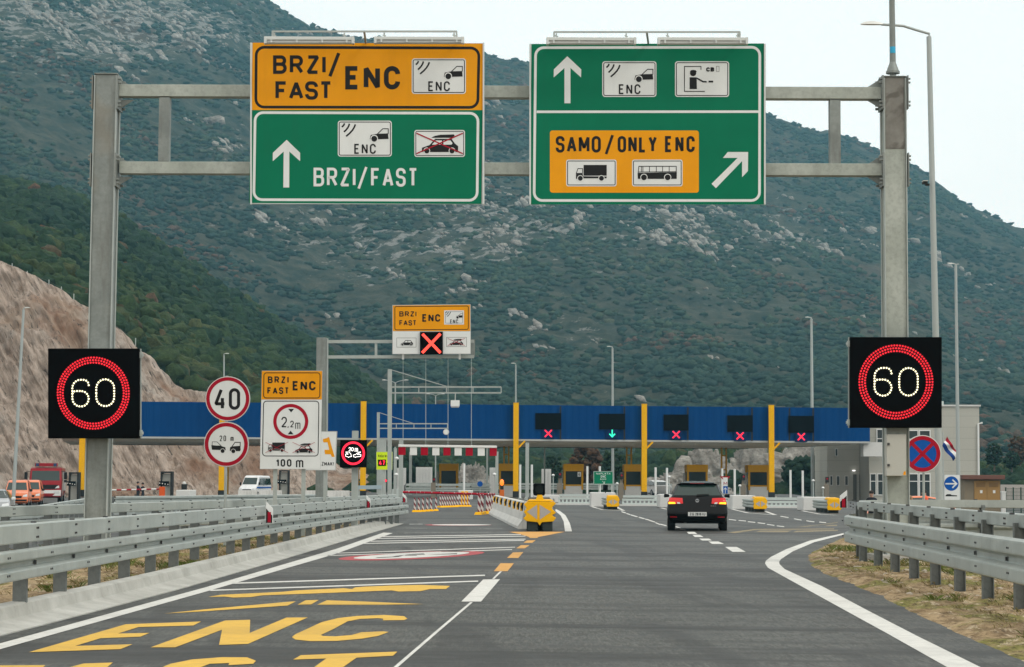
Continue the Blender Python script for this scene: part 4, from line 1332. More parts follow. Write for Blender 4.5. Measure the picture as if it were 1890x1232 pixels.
def gantry_post(xb, yb, xt, yt, wx, side):
    b, t_ = at(xb, yb, DG), at(xt, yt, DG)
    b.z = 0
    m = MB()
    post_between(m, b, t_, wx, .36, M_gant if side > 0 else M_gant2)
    for dy in (-.185, .185):                                     # flange strips along the edges
        for dx in (-1, 1):
            off = Vector((dx * (wx / 2 + .012), dy, 0))
            m.bar(b + off, t_ + off - Vector((0, 0, .02)), .022, .075, M_galv, up=(0, 1, 0))
    m.box(t_ + Vector((0, 0, .012)), (wx + .05, .43, .02), M_gant)
    m.build('post', None, g, bevel=.006)
    if side < 0:                                                 # darker upper length of the right post
        m = MB()
        k_ = (at(xt, 278, DG).z) / t_.z
        post_between(m, b + (t_ - b) * k_ + Vector((0, -.004, 0)), t_ + Vector((0, -.004, -.01)), wx - .03, .365)
        m.build('stained_length', M_stain, g)
    m = MB()
    m.box(b + Vector((0, 0, .06)), (.95, 1.1, .22))
    m.build('foundation', M_conc, g, bevel=.01)
    for yb_, h in ((174, .62), (316, .62)):
        m = MB()
        c = at(xt, yb_, DG)
        c.x = b.x + (t_.x - b.x) * c.z / t_.z + side * (wx / 2 + .035)
        m.box(c, (.03, .50, h))
        for zz_ in (-.25, -.18, .18, .25):
            for dy in (-.21, .21):
                m.tube([c + Vector((side * .015, dy, zz_)), c + Vector((side * .07, dy, zz_))], .025, 6)
        m.prism([c + Vector((side * .02, -.02, .11)), c + Vector((side * .28, -.02, .11)), c + Vector((side * .02, -.02, .27))], (0, .03, 0))
        m.prism([c + Vector((side * .02, -.02, -.11)), c + Vector((side * .28, -.02, -.11)), c + Vector((side * .02, -.02, -.27))], (0, .03, 0))
        m.build('bracket', M_gant, g)
        m = MB()
        m.box(c + Vector((-side * (wx + .085), 0, 0)), (.02, .48, h))
        for zz_ in (-.25, -.18, .18, .25):
            for dy in (-.21, .21):
                m.tube([c + Vector((-side * (wx + .09), dy, zz_)), c + Vector((-side * (wx + .13), dy, zz_))], .02, 6)
        m.build('back_plate', M_gant, g)
    return b, t_
lb, lt = gantry_post(178, 1044, 199, 141, .38, 1)
rb, rt = gantry_post(1655, 1040, 1648, 146, .38, -1)
for py_l, py_r in ((169, 174), (311, 315)):
    m = MB()
    m.bar(at(222, py_l, DG), at(1626, py_r, DG), .24, .225)
    m.build('beam', M_gant2, g, bevel=.008)
for px in (305, 690, 1200, 1540):
    m = MB()
    ya = 169 + (px - 222) / 1404 * 5
    a_, b_ = at(px, ya + 12, DG), at(px, ya + 130, DG)
    b_.x = a_.x
    m.bar(a_, b_, .2, .2, up=(0, 1, 0))
    m.build('strut', M_gant, g, bevel=.006)
# tapering lamp column standing on the right post
p = rt.copy()
t = thing('lamp_column', 'slim lamp column standing on top of the right gantry post, with a blue paint spot', 'lamp column', p)
m = MB()
m.tube([p + Vector((0, 0, .02)), p + Vector((0, 0, .16))], .06, 12)
m.tube([p + Vector((0, 0, .10)), p + Vector((0, 0, .14)), p + Vector((0, 0, .14)), p + Vector((0, 0, .32))], [.13, .13, .12, .055], 12)
m.build('base', M_gant, t, smooth=True)
m = MB()
m.tube([p + Vector((0, 0, .3)), p + Vector((-.02, 0, 3.6))], [.058, .045], 14)
m.build('pole', M_gant, t, smooth=True)
m = MB()
m.tube([p + Vector((.0, -.006, .48)), p + Vector((-.002, -.006, .60))], [.056, .0555], 14)
m.build('paint_spot', paint('blue_spray', (.02, .32, .52), .6, var=.2), t, smooth=True)

# ---- the two big signs
def overhead_sign(name, label, rect, D):
    x0, y0, x1, y1 = rect
    t = thing(name, label, 'road sign', at((x0 + x1) / 2, y1, D))
    m = MB()
    c = [at(x0, y1, D), at(x1, y1, D), at(x1, y0, D), at(x0, y0, D)]
    m.prism(c, (0, .04, 0))
    m.build('panel', M_alu, t)
    for x in (x0 + 1.5, x1 - 1.5):
        m = MB()
        m.bar(at(x, y1 + .5, D) + Vector((0, .01, 0)), at(x, y0 - .5, D) + Vector((0, .01, 0)), .03, .075, up=(0, 1, 0))
        m.build('edge_trim', M_white_edge, t)
    for fx in (.2, .5, .8):
        m = MB()
        x = x0 + (x1 - x0) * fx
        m.box(at(x, (y0 + y1) / 2, D) + Vector((0, .095, 0)), (.06, .10, 2.6))
        m.build('hanger', M_gant, t)
    return t
def sign_lights(t, tubes, railpts, D, who):
    """strip lamps held in front of the top edge by a thin rail"""
    m = MB()
    for a, b, w_ in railpts:
        m.bar(Vector(a), Vector(b), w_, w_)
    m.build('lamp_rail', M_galv, t)
    for k, (x0, y0, x1, y1) in enumerate(tubes):
        a, b = at(x0, (y0 + y1) / 2, D - .45), at(x1, (y0 + y1) / 2, D - .45)
        L_ = thing('strip_lamp', who[k], 'sign lamp', (a + b) / 2, 'strip lamps over the big signs')
        m = MB()
        h = (y1 - y0) / S(D - .45)
        m.box((a + b) / 2 + Vector((0, 0, h * .25)), ((b - a).length, .12, h * .42))
        for e in (a, b):
            m.box(e + Vector((0, 0, h * .02)), (.05, .135, h * .9))
        m.build('housing', M_white_edge, L_, bevel=.008)
        m = MB()
        m.tube([a + Vector((.03, 0, -h * .16)), b + Vector((-.03, 0, -h * .16))], h * .3, 12)
        m.build('diffuser', M_diff, L_, smooth=True)
        for fx in (.07, .36, .65, .93):
            m = MB()
            c = a + (b - a) * fx
            m.box(c + Vector((0, -.055, -h * .05)), (.03, .03, h * .5))
            m.build('clip', M_white_edge, L_)
        for fx in (.1, .9):
            c = a + (b - a) * fx
            m = MB()
            m.bar(c + Vector((0, 0, h * .4)), c + Vector((0, 0, h * .4 + .09)), .025, .025, up=(0, 1, 0))
            m.bar(c + Vector((-.03, 0, h * .4 + .05)), c + Vector((.03, 0, h * .4 + .03)), .02, .02, up=(0, 1, 0))
            m.build('bracket', M_galv, L_)
M_diff = paint('frosted_diffuser', (.46, .47, .45), .25)
zs = Z(440, 40, 3.4225)
DS = 39.6
A_lab = 'big overhead sign, orange BRZI/FAST ENC panel above a green panel with an arrow'
t = overhead_sign('overhead_sign', A_lab, (462, 80, 894, 377), DS)
A = Art(t, lambda x, y: at(x, y, DS))
q4 = lambda pts: [zs(*p) for p in pts]
A.begin('orange_panel')
A.poly('orange_panel', M_orange, q4([(90, 134), (1550, 140), (1543, 560), (82, 560)]), .5)
A.begin('green_panel')
A.poly('green_panel', M_green, q4([(82, 560), (1543, 560), (1536, 1153), (66, 1147)]), .5)
def qframe(A, part, mat, c, w_, r, k):
    A.line(part, mat, [(*p, r) for p in c], w_, k, True)
def zt(A, mat, s, x0, y0, x1, y1, sw, z, sc, k=2, gap=.13):
    a, b = z(x0, y0), z(x1, y1)
    A.text('lettering', mat, s, a[0], a[1], b[0], b[1], sw / sc, k, gap)
A.back(0)
qframe(A, 'border', M_ink, q4([(113, 163), (1520, 168), (1512, 543), (110, 541)]), 5.2, 15, 1)
zt(A, M_ink, 'BRZI', 219, 214, 552, 332, 22, zs, 3.4225, gap=.16)
A.line('lettering', M_ink, q4([(578, 347), (634, 200)]), 6.2, 2)
zt(A, M_ink, 'FAST', 234, 378, 592, 495, 22, zs, 3.4225, gap=.08)
zt(A, M_ink, 'ENC', 675, 282, 1022, 430, 30, zs, 3.4225, gap=.17)
pict_enc(A, *zs(1095, 234), *zs(1437, 458))
pict_enc(A, *zs(628, 627), *zs(969, 854))
pict_roofbox(A, *zs(1112, 686), *zs(1431, 856))
A.back(1)
qframe(A, 'border', M_white, q4([(106, 576), (1514, 580), (1508, 1130), (97, 1126)]), 4.8, 15, 1)
A.poly('arrow', M_white, q4([(305, 748), (390, 830), (390, 883), (322, 822), (321, 1049), (284, 1049), (286, 822), (217, 883), (218, 830)]), 1)
zt(A, M_white, 'BRZI', 475, 924, 740, 1042, 17, zs, 3.4225, gap=.15)
A.line('lettering', M_white, q4([(760, 1056), (808, 920)]), 4.6, 2)
zt(A, M_white, 'FAST', 838, 926, 1132, 1044, 17, zs, 3.4225, gap=.14)
A.done()
def rail_for(x0, x1, y, xm, ymb, D):
    a, b = at(x0, y, D - .45), at(x1, y, D - .45)
    mid = at(xm, y, D - .45)
    foot = at(xm + 3, ymb, D + .02)
    foot2 = Vector((foot.x, D + .02, foot.z))
    out = [(a, b, .03), (mid, foot2, .035)]
    for e, x in ((a, x0), (b, x1)):
        out.append((e, e + Vector((0, 0, -.1)), .028))
        out.append((e, Vector((e.x, D + .03, at(x, ymb, D).z)), .028))
    return out
sign_lights(t, [(*zs(172, 97), *zs(724, 148)), (*zs(866, 97), *zs(1418, 146))], rail_for(zs(215, 0)[0], zs(1378, 0)[0], 58.5, zs(795, 0)[0], 80, DS), DS,
            ['white strip lamp over the left half of the orange BRZI/FAST sign', 'white strip lamp over the right half of the orange BRZI/FAST sign'])
zs = Z(960, 40, 3.4225)
t = overhead_sign('overhead_sign', 'big green overhead sign with an orange SAMO/ONLY ENC panel, truck and bus', (977, 82, 1413, 377.5), DS)
A = Art(t, lambda x, y: at(x, y, DS))
A.begin('green_panel')
A.poly('green_panel', M_green, q4([(72, 142), (1541, 139), (1541, 1156), (60, 1156)]), .5)
qframe(A, 'border', M_white, q4([(98, 166), (1514, 163), (1512, 1131), (88, 1131)]), 4.8, 15, 1)
A.line('border', M_white, q4([(104, 571), (1506, 570)]), 4.6, 1.5)
A.poly('arrow', M_white, q4([(298, 220), (386, 303), (385, 354), (318, 294), (318, 517), (280, 517), (280, 294), (212, 354), (213, 303)]), 1)
pict_enc(A, *zs(519, 252), *zs(861, 477))
pict_cashier(A, *zs(978, 252), *zs(1320, 477))
A.begin('orange_panel')
A.rect('orange_panel', M_orange, *zs(188, 689), *zs(1129, 1082), 1.2, 5)
zt(A, M_ink, 'SAMO', 225, 724, 510, 829, 18, zs, 3.4225, 2.5, gap=.13)
A.line('lettering', M_ink, q4([(543, 838), (584, 718)]), 5, 2.5)
zt(A, M_ink, 'ONLY', 616, 724, 864, 828, 18, zs, 3.4225, 2.5, gap=.13)
zt(A, M_ink, 'ENC', 915, 724, 1103, 826, 18, zs, 3.4225, 2.5, gap=.18)
pict_truck(A, *zs(291, 873), *zs(609, 1042))
pict_bus(A, *zs(707, 873), *zs(1026, 1042))
A.back(0)
A.poly('arrow', M_white, q4([(1312, 825), (1440, 825), (1439, 945), (1402, 984), (1402, 882), (1237, 1053), (1209, 1026), (1374, 862), (1281, 862)]), 1)
A.done()
sign_lights(t, [(*zs(174, 101), *zs(725, 152)), (*zs(876, 101), *zs(1430, 152))], rail_for(zs(215, 0)[0], zs(1388, 0)[0], 59.5, zs(800, 0)[0], 81, DS), DS,
            ['white strip lamp over the left half of the green SAMO/ONLY sign', 'white strip lamp over the right half of the green SAMO/ONLY sign'])

# ---- LED speed displays on the gantry posts
def led_display(label, quad, D, cx, cy, r0, r1, digits, brackets):
    x0, y0, x1, y1 = quad
    t = thing('speed_display', label, 'LED sign', at((x0 + x1) / 2, y1, D), 'LED 60 speed displays on the gantry posts')
    m = MB()
    c = [at(x0, y1, D), at(x1, y1, D), at(x1, y0, D), at(x0, y0, D)]
    m.prism(c, (0, .16, 0))
    m.build('housing', M_blackbox, t, bevel=.012)
    m = MB()
    sx = brackets
    for y in (y0 + 12, y1 - 10):
        p = at(x1 if sx > 0 else x0, y, D) + Vector((sx * .02, .08, 0))
        m.box(p, (.04, .09, .11))
        m.box(p + Vector((sx * .025, .0, 0)), (.02, .13, .05))
    p0, p1 = at(x1 if sx > 0 else x0, y1, D), at(x1 if sx > 0 else x0, y0, D)
    m.bar(p0 + Vector((sx * .006, .12, 0)), p1 + Vector((sx * .006, .12, 0)), .02, .05, up=(0, 1, 0))
    m.build('hinge', M_galv, t)
    A = Art(t, lambda x, y: at(x, y, D), step=.003)
    A.begin('red_ring')
    pts = []
    for r in np.linspace(r0 + 1.8, r1 - 1.8, 3):
        n = int(2 * math.pi * r / 5.15)
        ph = rg.uniform(0, 1)
        pts += [(cx + r * math.cos(2 * math.pi * (i + ph) / n), cy + r * math.sin(2 * math.pi * (i + ph) / n)) for i in range(n)]
    A.dots('red_ring', M_led_r, pts, 1.95, 1)
    for ch, (a, b, c_, d) in digits:
        A.begin('digit')
        st = text_strokes(ch, a, b, c_, d, 1.0, 0)
        dp = []
        for pl_ in st:
            P_ = [Vector((p.x, p.y, 0)) for p in pl_]
            dp += [(p.x, p.y) for p in resample(P_, 5.0)[:-1]]
        A.dots('digits', M_led_w, dp, 1.9, 1)
    A.done()
    return t
zl = Z(0, 600, 3.0806)
led_display('black LED display with a red ring and 60 on the left gantry post', (88.5, 643.5, 257, 809.5), DG - .55, 172.2, 726, 54.5, 67.5,
            [('6', (*zl(410, 311), *zl(506, 466))), ('0', (*zl(546, 308), *zl(651, 464)))], 1)
zr = Z(1500, 580, 2.9333)
led_display('black LED display with a red ring and 60 on the right gantry post', (1569, 622.5, 1738.5, 790), DG - .55, 1653.6, 705.5, 55.3, 69.3,
            [('6', (*zr(333, 290), *zr(428, 444))), ('0', (*zr(467, 291), *zr(570, 443)))], -1)
# electric cabinet strapped to the right post
x0, y0, x1, y1 = 1636.5, 802, 1672.5, 879
t = thing('electric_cabinet', 'pale grey electric cabinet fixed to the right gantry post below the speed display', 'cabinet', at(1654, 879, DG - .2))
m = MB()
Dc_ = DG - .45
m.prism([at(x0, y1, Dc_), at(x1, y1, Dc_), at(x1, y0, Dc_), at(x0, y0, Dc_)], (0, .24, 0))
m.build('box', paint('cabinet_grey', (.40, .395, .35), .6), t, bevel=.01)
for y in (820, 859):
    m = MB()
    m.box(at(1640, y, Dc_ - .012), (.04, .03, .045))
    m.build('lock', M_bolt, t)
m = MB()
m.poly([at(1667, 877, Dc_ - .004), at(1672, 877, Dc_ - .004), at(1671.5, 870, Dc_ - .004), at(1668, 871, Dc_ - .004)])
m.build('warning_sticker', M_orange, t)

# ================================================================== TOLL PLAZA
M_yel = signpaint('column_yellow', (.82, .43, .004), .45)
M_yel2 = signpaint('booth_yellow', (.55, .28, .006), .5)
M_glass = NT('dark_glass'); M_glass = M_glass.done((.008, .016, .015), .15, spec=.18)
M_pblue = NT('canopy_blue')
q = M_pblue
a = q.noise(.5, 5, .6, (1, 1, .2)); b = q.noise(3, 4)
M_pblue = q.done(q.mix(q.ramp(a, [(.3, 0), (.7, 1)]), (.0008, .040, .150), (.0012, .050, .18)), .6, spec=.03)
M_soff = paint('soffit_beige', (.86, .82, .72), .7)
M_dark = paint('dark_grey', (.02, .022, .022), .6, spec=.2)
M_lane = paint('lane_machine_paint', (.17, .145, .11), .6)
M_wht = paint('white_paint', (.70, .71, .69), .5, var=.05)
M_pale = paint('pale_concrete', (.56, .56, .54), .85, var=.10, scale=1.2, fine=.12)
M_grail = paint('painted_railing', (.42, .47, .45), .5, var=.1)
DC = lambda px: 174 + (px - 120) / 1485 * 9
def cx(px, off=0.0):
    p = at(px, 884, DC(px) + off)
    return Vector((p.x, p.y, 0))
ZT, ZB = 7.60, 4.73
a, b = cx(112), cx(1606)
dirc = (b - a).normalized()
nrc = Vector((-dirc.y, dirc.x, 0))                   # away from the camera
t = thing('toll_canopy', 'long canopy with a ribbed blue fascia over the toll lanes', 'canopy', (a + b) / 2)
m = MB()
rows = [[], []]
n = int((b - a).length / .15)
for i in range(n + 1):
    p = a + (b - a) * (i / n) - nrc * (.022 if (i % 4) in (1, 2) else 0)
    rows[0].append(p + Vector((0, 0, ZB + .06))); rows[1].append(p + Vector((0, 0, ZT)))
m.grid(rows)
m.build('fascia', M_pblue, t)
m = MB()
m.hexa([a + Vector((0, 0, ZB - .10)) - nrc * .10, b + Vector((0, 0, ZB - .10)) - nrc * .10, b + Vector((0, 0, ZB - .10)) + nrc * .3, a + Vector((0, 0, ZB - .10)) + nrc * .3,
        a + Vector((0, 0, ZB + .05)) - nrc * .10, b + Vector((0, 0, ZB + .05)) - nrc * .10, b + Vector((0, 0, ZB + .05)) + nrc * .3, a + Vector((0, 0, ZB + .05)) + nrc * .3])
m.build('gutter', paint('gutter_grey', (.36, .37, .36), .5), t)
m = MB()
rows = []
for k, (o, z) in enumerate(((.3, ZB - .02), (1.3, ZB - .33), (5, ZB - .40), (10, ZB - .45))):
    e = b - dirc * (8 * k / 3)
    rows.append([a + nrc * o + Vector((0, 0, z)), (a + e) / 2 + nrc * o + Vector((0, 0, z)), e + nrc * o + Vector((0, 0, z))])
m.grid(rows)
m.build('soffit', M_soff, t)
m = MB()
m.poly([a + nrc * .06 + Vector((0, 0, ZT - .03)), b + nrc * .06 + Vector((0, 0, ZT - .03)), b + nrc * 3.2 + Vector((0, 0, ZT - .1)), b - dirc * 8 + nrc * 10 + Vector((0, 0, ZT - .3)), a + nrc * 10 + Vector((0, 0, ZT - .3))])
m.poly([a + nrc * 10 + Vector((0, 0, ZB - .5)), b - dirc * 8 + nrc * 10 + Vector((0, 0, ZB - .5)), b - dirc * 8 + nrc * 10 + Vector((0, 0, ZT - .3)), a + nrc * 10 + Vector((0, 0, ZT - .3))])
m.poly([b + nrc * .06 + Vector((0, 0, ZB)), b + nrc * 3.2 + Vector((0, 0, ZB)), b + nrc * 3.2 + Vector((0, 0, ZT - .1)), b + nrc * .06 + Vector((0, 0, ZT - .03))])
m.poly([a + nrc * .06 + Vector((0, 0, ZB)), a + nrc * 10 + Vector((0, 0, ZB)), a + nrc * 10 + Vector((0, 0, ZT - .3)), a + nrc * .06 + Vector((0, 0, ZT - .03))])
m.build('roof', M_dark, t)
m = MB()
p = b - dirc * .2
m.box(p + Vector((0, 0, ZB - .6)) + nrc * 1.0 + dirc * .9, (2.1, 1.5, 1.2))
m.build('end_bracket', M_pale, t)
for i in range(24):                                    # ribs under the soffit
    m = MB()
    e = a + (b - a) * ((i + .5) / 25)
    m.bar(e + nrc * .35 + Vector((0, 0, ZB - .05)), e + nrc * 1.3 + Vector((0, 0, ZB - .35)), .10, .06)
    m.build('soffit_rib', M_soff, t)

ORD = ['first', 'second', 'third', 'fourth', 'fifth', 'sixth']
for k, px in enumerate((151, 409, 670, 952, 1189, 1424)):
    p = cx(px, -.45)
    c = thing('canopy_column', ('square yellow column in front of the blue fascia, ' + ['leftmost, behind the left gantry post', 'behind the round speed signs', 'just right of the small LED distance sign', 'right of the height gate', 'between the green arrow signal and the next red cross', 'nearest the office building'][k]), 'column', p, 'yellow columns along the front of the canopy')
    m = MB(); m.box(p + Vector((0, 0, 4.1)), (.44, .44, 7.26)); m.build('shaft', M_yel, c, bevel=.02)
    m = MB(); m.box(p + Vector((0, 0, .22)), (.50, .50, .55)); m.build('plinth', M_dark, c)
    m = MB(); m.box(p + Vector((0, 0, 7.75)), (.47, .47, .04)); m.build('cap', M_yel, c)
    m = MB(); m.bar(p + Vector((.2, .1, ZB - .65)), p + Vector((.72, .3, ZB - .12)), .12, .12); m.build('brace', M_yel, c)
    q_ = p + nrc * 8.5 + dirc * .35
    if px != 1424:
        c = thing('rear_column', ('yellow steel column at the back of the canopy, ' + ['leftmost, right of the left gantry post', 'behind the round speed signs', 'left of the height gate', 'behind the booth with the orange beacon', 'behind the booth left of the black car'][k]), 'column', q_, 'yellow columns along the back of the canopy')
    else:
        c = thing('rear_column', 'yellow steel column at the back of the canopy, behind the booth nearest the office building', 'column', q_ - dirc * 2.4, 'yellow columns along the back of the canopy')
        q_ = q_ - dirc * 2.4
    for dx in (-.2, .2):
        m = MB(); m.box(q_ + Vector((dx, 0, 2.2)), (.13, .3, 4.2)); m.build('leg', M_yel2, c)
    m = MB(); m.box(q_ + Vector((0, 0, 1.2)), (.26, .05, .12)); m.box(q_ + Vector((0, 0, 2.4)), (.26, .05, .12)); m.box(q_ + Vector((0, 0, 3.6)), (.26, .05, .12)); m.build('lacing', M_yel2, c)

# ---- lane signals hung on the fascia
for k, (x0, x1, y0, y1, kind) in enumerate(((988, 1036, 763, 793, 'X'), (1106, 1154, 764, 793, 'A'), (1225, 1271, 765.5, 795, 'X'), (1342.5, 1389.5, 767, 797.5, 'X'), (1455.5, 1502.5, 768, 799, 'X'))):
    xm = (x0 + x1) / 2
    D = DC(xm) - .35
    t = thing('lane_signal', ['leftmost black lane signal with a red cross, beside the column by the height gate', 'black lane signal with a green down arrow', 'black lane signal with a red cross above the black car', 'black lane signal with a red cross just left of the column nearest the office', 'black lane signal with a red cross, rightmost, right of the last yellow column'][k], 'lane signal', at(xm, y1, D), 'lane signals on the canopy fascia')
    m = MB()
    m.prism([at(x0, y1, D), at(x1, y1, D), at(x1, y0, D), at(x0, y0, D)], (0, .25, 0))
    m.build('display_box', M_blackbox, t)
    m = MB()
    a, b = at(xm - 11, y1, D), at(xm + 11, y1, D)
    m.prism([at(xm - 11, y1 + 17, D + .02), at(xm + 11, y1 + 17, D + .02), at(xm + 11, y1 - .2, D + .02), at(xm - 11, y1 - .2, D + .02)], (0, .2, 0))
    m.build('lamp_box', paint('signal_dark_blue', (.003, .02, .08), .6, spec=.05), t)
    for x in (x0 + 1.5, x1 - 1.5):
        m = MB()
        m.bar(at(x, 750 + k, D + .2), at(x, 811 + k, D + .2), .13, .08, up=(0, 1, 0))
        m.build('support', M_dark, t)
    A = Art(t, lambda x, y: at(x, y, D + .02), step=.004)
    A.begin('lit_symbol')
    yc = y1 + 7.5
    if kind == 'X':
        A.line('x', M_led_rx, [(xm - 6.4, yc - 6.4), (xm + 6.4, yc + 6.4)], 2.4, 1)
        A.line('x', M_led_rx, [(xm + 6.4, yc - 6.4), (xm - 6.4, yc + 6.4)], 2.4, 2)
    else:
        A.line('x', M_led_g, [(xm, yc - 7), (xm, yc + 5.5)], 2.2, 1)
        A.line('x', M_led_g, [(xm - 5.2, yc + .6), (xm, yc + 6), (xm + 5.2, yc + .6)], 2.2, 2)
    A.done()

# ---- booths on their islands
def booth(px0, px1, D, label, number=None, door=True):
    p = at((px0 + px1) / 2, 884, D)
    p.z = .12
    w_ = (px1 - px0) / S(D)
    t = thing('toll_booth', label, 'toll booth', p, 'yellow toll booths under the canopy')
    m = MB(); m.box(p + Vector((0, 1.1, .36)), (w_ * .92, 2.2, .95)); m.build('base', M_pale, t)
    m = MB()
    h = 2.62
    for dx in (-1, 1):
        for y in (0, 2.2):
            m.box(p + Vector((dx * (w_ / 2 - .08), y, .5 + (h - .5) / 2)), (.16, .14, h - .5))
    m.box(p + Vector((0, .02, .87)), (w_ - .33, .12, .12)); m.box(p + Vector((0, 2.18, .87)), (w_ - .33, .12, .12))
    for dx in (-1, 1):
        m.box(p + Vector((dx * (w_ / 2 - .08), 1.1, .87)), (.1, 2.05, .1))
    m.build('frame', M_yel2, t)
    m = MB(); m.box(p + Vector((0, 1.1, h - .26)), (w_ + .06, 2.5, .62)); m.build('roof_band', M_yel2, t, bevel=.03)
    m = MB(); m.box(p + Vector((0, .05, (.93 + h - .57) / 2)), (w_ - .33, .03, h - .57 - .93)); m.build('window', M_glass, t)
    for dx in (-1, 1):
        m = MB(); m.box(p + Vector((dx * (w_ / 2 - .06), 1.1, (.85 + h - .57) / 2)), (.03, 2.05, h - .57 - .85)); m.build('window', M_glass, t)
    m = MB(); m.box(p + Vector((-w_ / 2 - .17, .9, 1.0)), (.14, .9, 1.95)); m.build('ticket_machine', paint('machine_grey', (.38, .36, .33), .6), t)
    if number:
        c = p + Vector((w_ / 2 - .34, .025, h - .82))
        A = Art(t, lambda x, y: c + Vector((x, 0, -y)), step=.004)
        A.begin('number_card')
        A.rect('n', M_wht, -.14, -.2, .14, .2, 1)
        A.text('n', M_ink, number, -.09, -.15, .09, .15, .045, 2)
        A.done()
    m = MB(); m.box(p + Vector((0, 1.0, -.06)), (w_ + .55, 9, .14)); struct(m.build('island', M_conc))
    return t
booth(811, 845, 187, 'yellow toll booth seen through the height gate')
booth(921, 951, 184, 'yellow toll booth behind the column with the orange beacon in front')
booth(1040.5, 1076.5, 184, 'yellow toll booth with a number 4 card in its window', '4')
booth(1152, 1186, 185, 'yellow toll booth half behind the column left of the black car')
booth(1268, 1306, 186, 'yellow toll booth rising above the roof of the black car')
booth(1381, 1419, 187, 'yellow toll booth behind the yellow column nearest the office building')

# slim white height posts in pairs
for k, (x, y0, D, lab) in enumerate(((960, 858, 168, 'slim white post just right of the yellow column beside the height gate'), (981.5, 858, 168, 'slim white post above the black lamp of the big yellow crash cushion'),
        (1084, 861, 168, 'slim white post just right of the booth numbered 4'), (1107, 861, 168, 'slim white post behind the small green lane sign'),
        (1210, 863, 168, 'slim white post right of the column left of the black car'), (1231, 864, 168, 'slim white post just left of the black car roof'),
        (1333, 865, 168, 'slim white post just right of the black car'), (1356, 866, 168, 'slim white post between the black car and the last booth'),
        (1459, 868, 168, 'slim white post left of the rightmost pair, right of the last yellow column'), (1481.5, 869, 168, 'slim white post nearest the office building, right of its twin'),
        (856.5, 856, 165, 'slim white post right of the booth seen through the height gate'))):
    p = at(x, 884, D); top = at(x, y0, D)
    t = thing('height_post', lab, 'post', (p.x, D, 0), 'slim white posts beside the toll lanes')
    m = MB(); m.tube([(p.x, D, 0), (p.x, D, top.z)], .085, 10); m.build('tube', M_wht, t, smooth=True)
    m = MB(); m.tube([(p.x, D, 0), (p.x, D, .05)], .17, 10); m.build('foot', M_grail, t, smooth=True)

def block(px0, px1, py0, D, label):
    a = at(px0, 884, D); b = at(px1, 884, D); top = at((px0 + px1) / 2, py0, D).z
    m = MB(); m.box(((a.x + b.x) / 2, D + 1.2, top / 2), (b.x - a.x, 2.4, top))
    o = m.build('concrete_block', M_pale, org=((a.x + b.x) / 2, D + 1.2, 0), bevel=.03)
    tag(o, label, 'concrete block', 'white concrete blocks behind the crash cushions')
# railings, blocks between the lanes
def railing(px0, px1, D, zt, label, z0=0.0):
    a, b = at(px0, 884, D), at(px1, 884, D)
    a.z = b.z = 0
    t = thing('railing', label, 'railing', (a + b) / 2, 'pale railings at the toll lane entries')
    m = MB()
    m.bar(a + Vector((0, 0, zt - .06)), b + Vector((0, 0, zt - .06)), .12, .14)
    m.build('top_rail', M_grail, t)
    m = MB()
    m.bar(a + Vector((0, 0, zt - .24)), b + Vector((0, 0, zt - .24)), .08, .12)
    m.bar(a + Vector((0, 0, z0 + .1)), b + Vector((0, 0, z0 + .1)), .08, .14)
    n = max(4, int((b - a).length / .22))
    for i in range(n + 1):
        p = a + (b - a) * i / n
        m.box(p + Vector((0, 0, (zt + z0) / 2 - .06)), (.10, .05, zt - z0 - .24))
    m.build('slatted_panel', M_grail, t)
    m = MB(); m.box((a + b) / 2 + Vector((0, -.1, .03)), ((b - a).length + .4, .5, .12)); m.build('kerb_stone', M_pale, t)
guard_rail([gp(x, D_) for x, D_ in ((748, 178), (820, 180), (905, 181))], 'pale guard rail behind the barrier arm of the closed lane', (.45, .76), (.9, 1.08), 1, 3, 0)
for x0, x1, lab in ((846, 872, 'low white block under the slim white post in the closed lane'), (985, 1034, 'low white block left of the railing beside the big crash cushion')):
    block(x0, x1, 905.5 if x0 < 900 else 914, 158 if x0 < 900 else 140, lab)
railing(1032, 1089, 128, .62, 'pale slatted railing between the big crash cushion and the small green sign')
railing(1150, 1221, 124, .60, 'pale slatted railing just left of the black car')
railing(1408, 1481, 118, .56, 'pale slatted railing between the two crash cushions on the right')
railing(1338, 1352, 121, .58, 'short piece of pale railing just right of the black car')
block(1091, 1136, 909.5, 119, 'white concrete block behind the crash cushion under the green sign')
block(1351.5, 1394, 915, 112, 'white concrete block just right of the black car, behind a crash cushion')
block(1482.5, 1532, 918, 108, 'white concrete block behind the rightmost crash cushion')
block(1218, 1240, 913, 117, 'white concrete block half hidden at the left side of the black car')

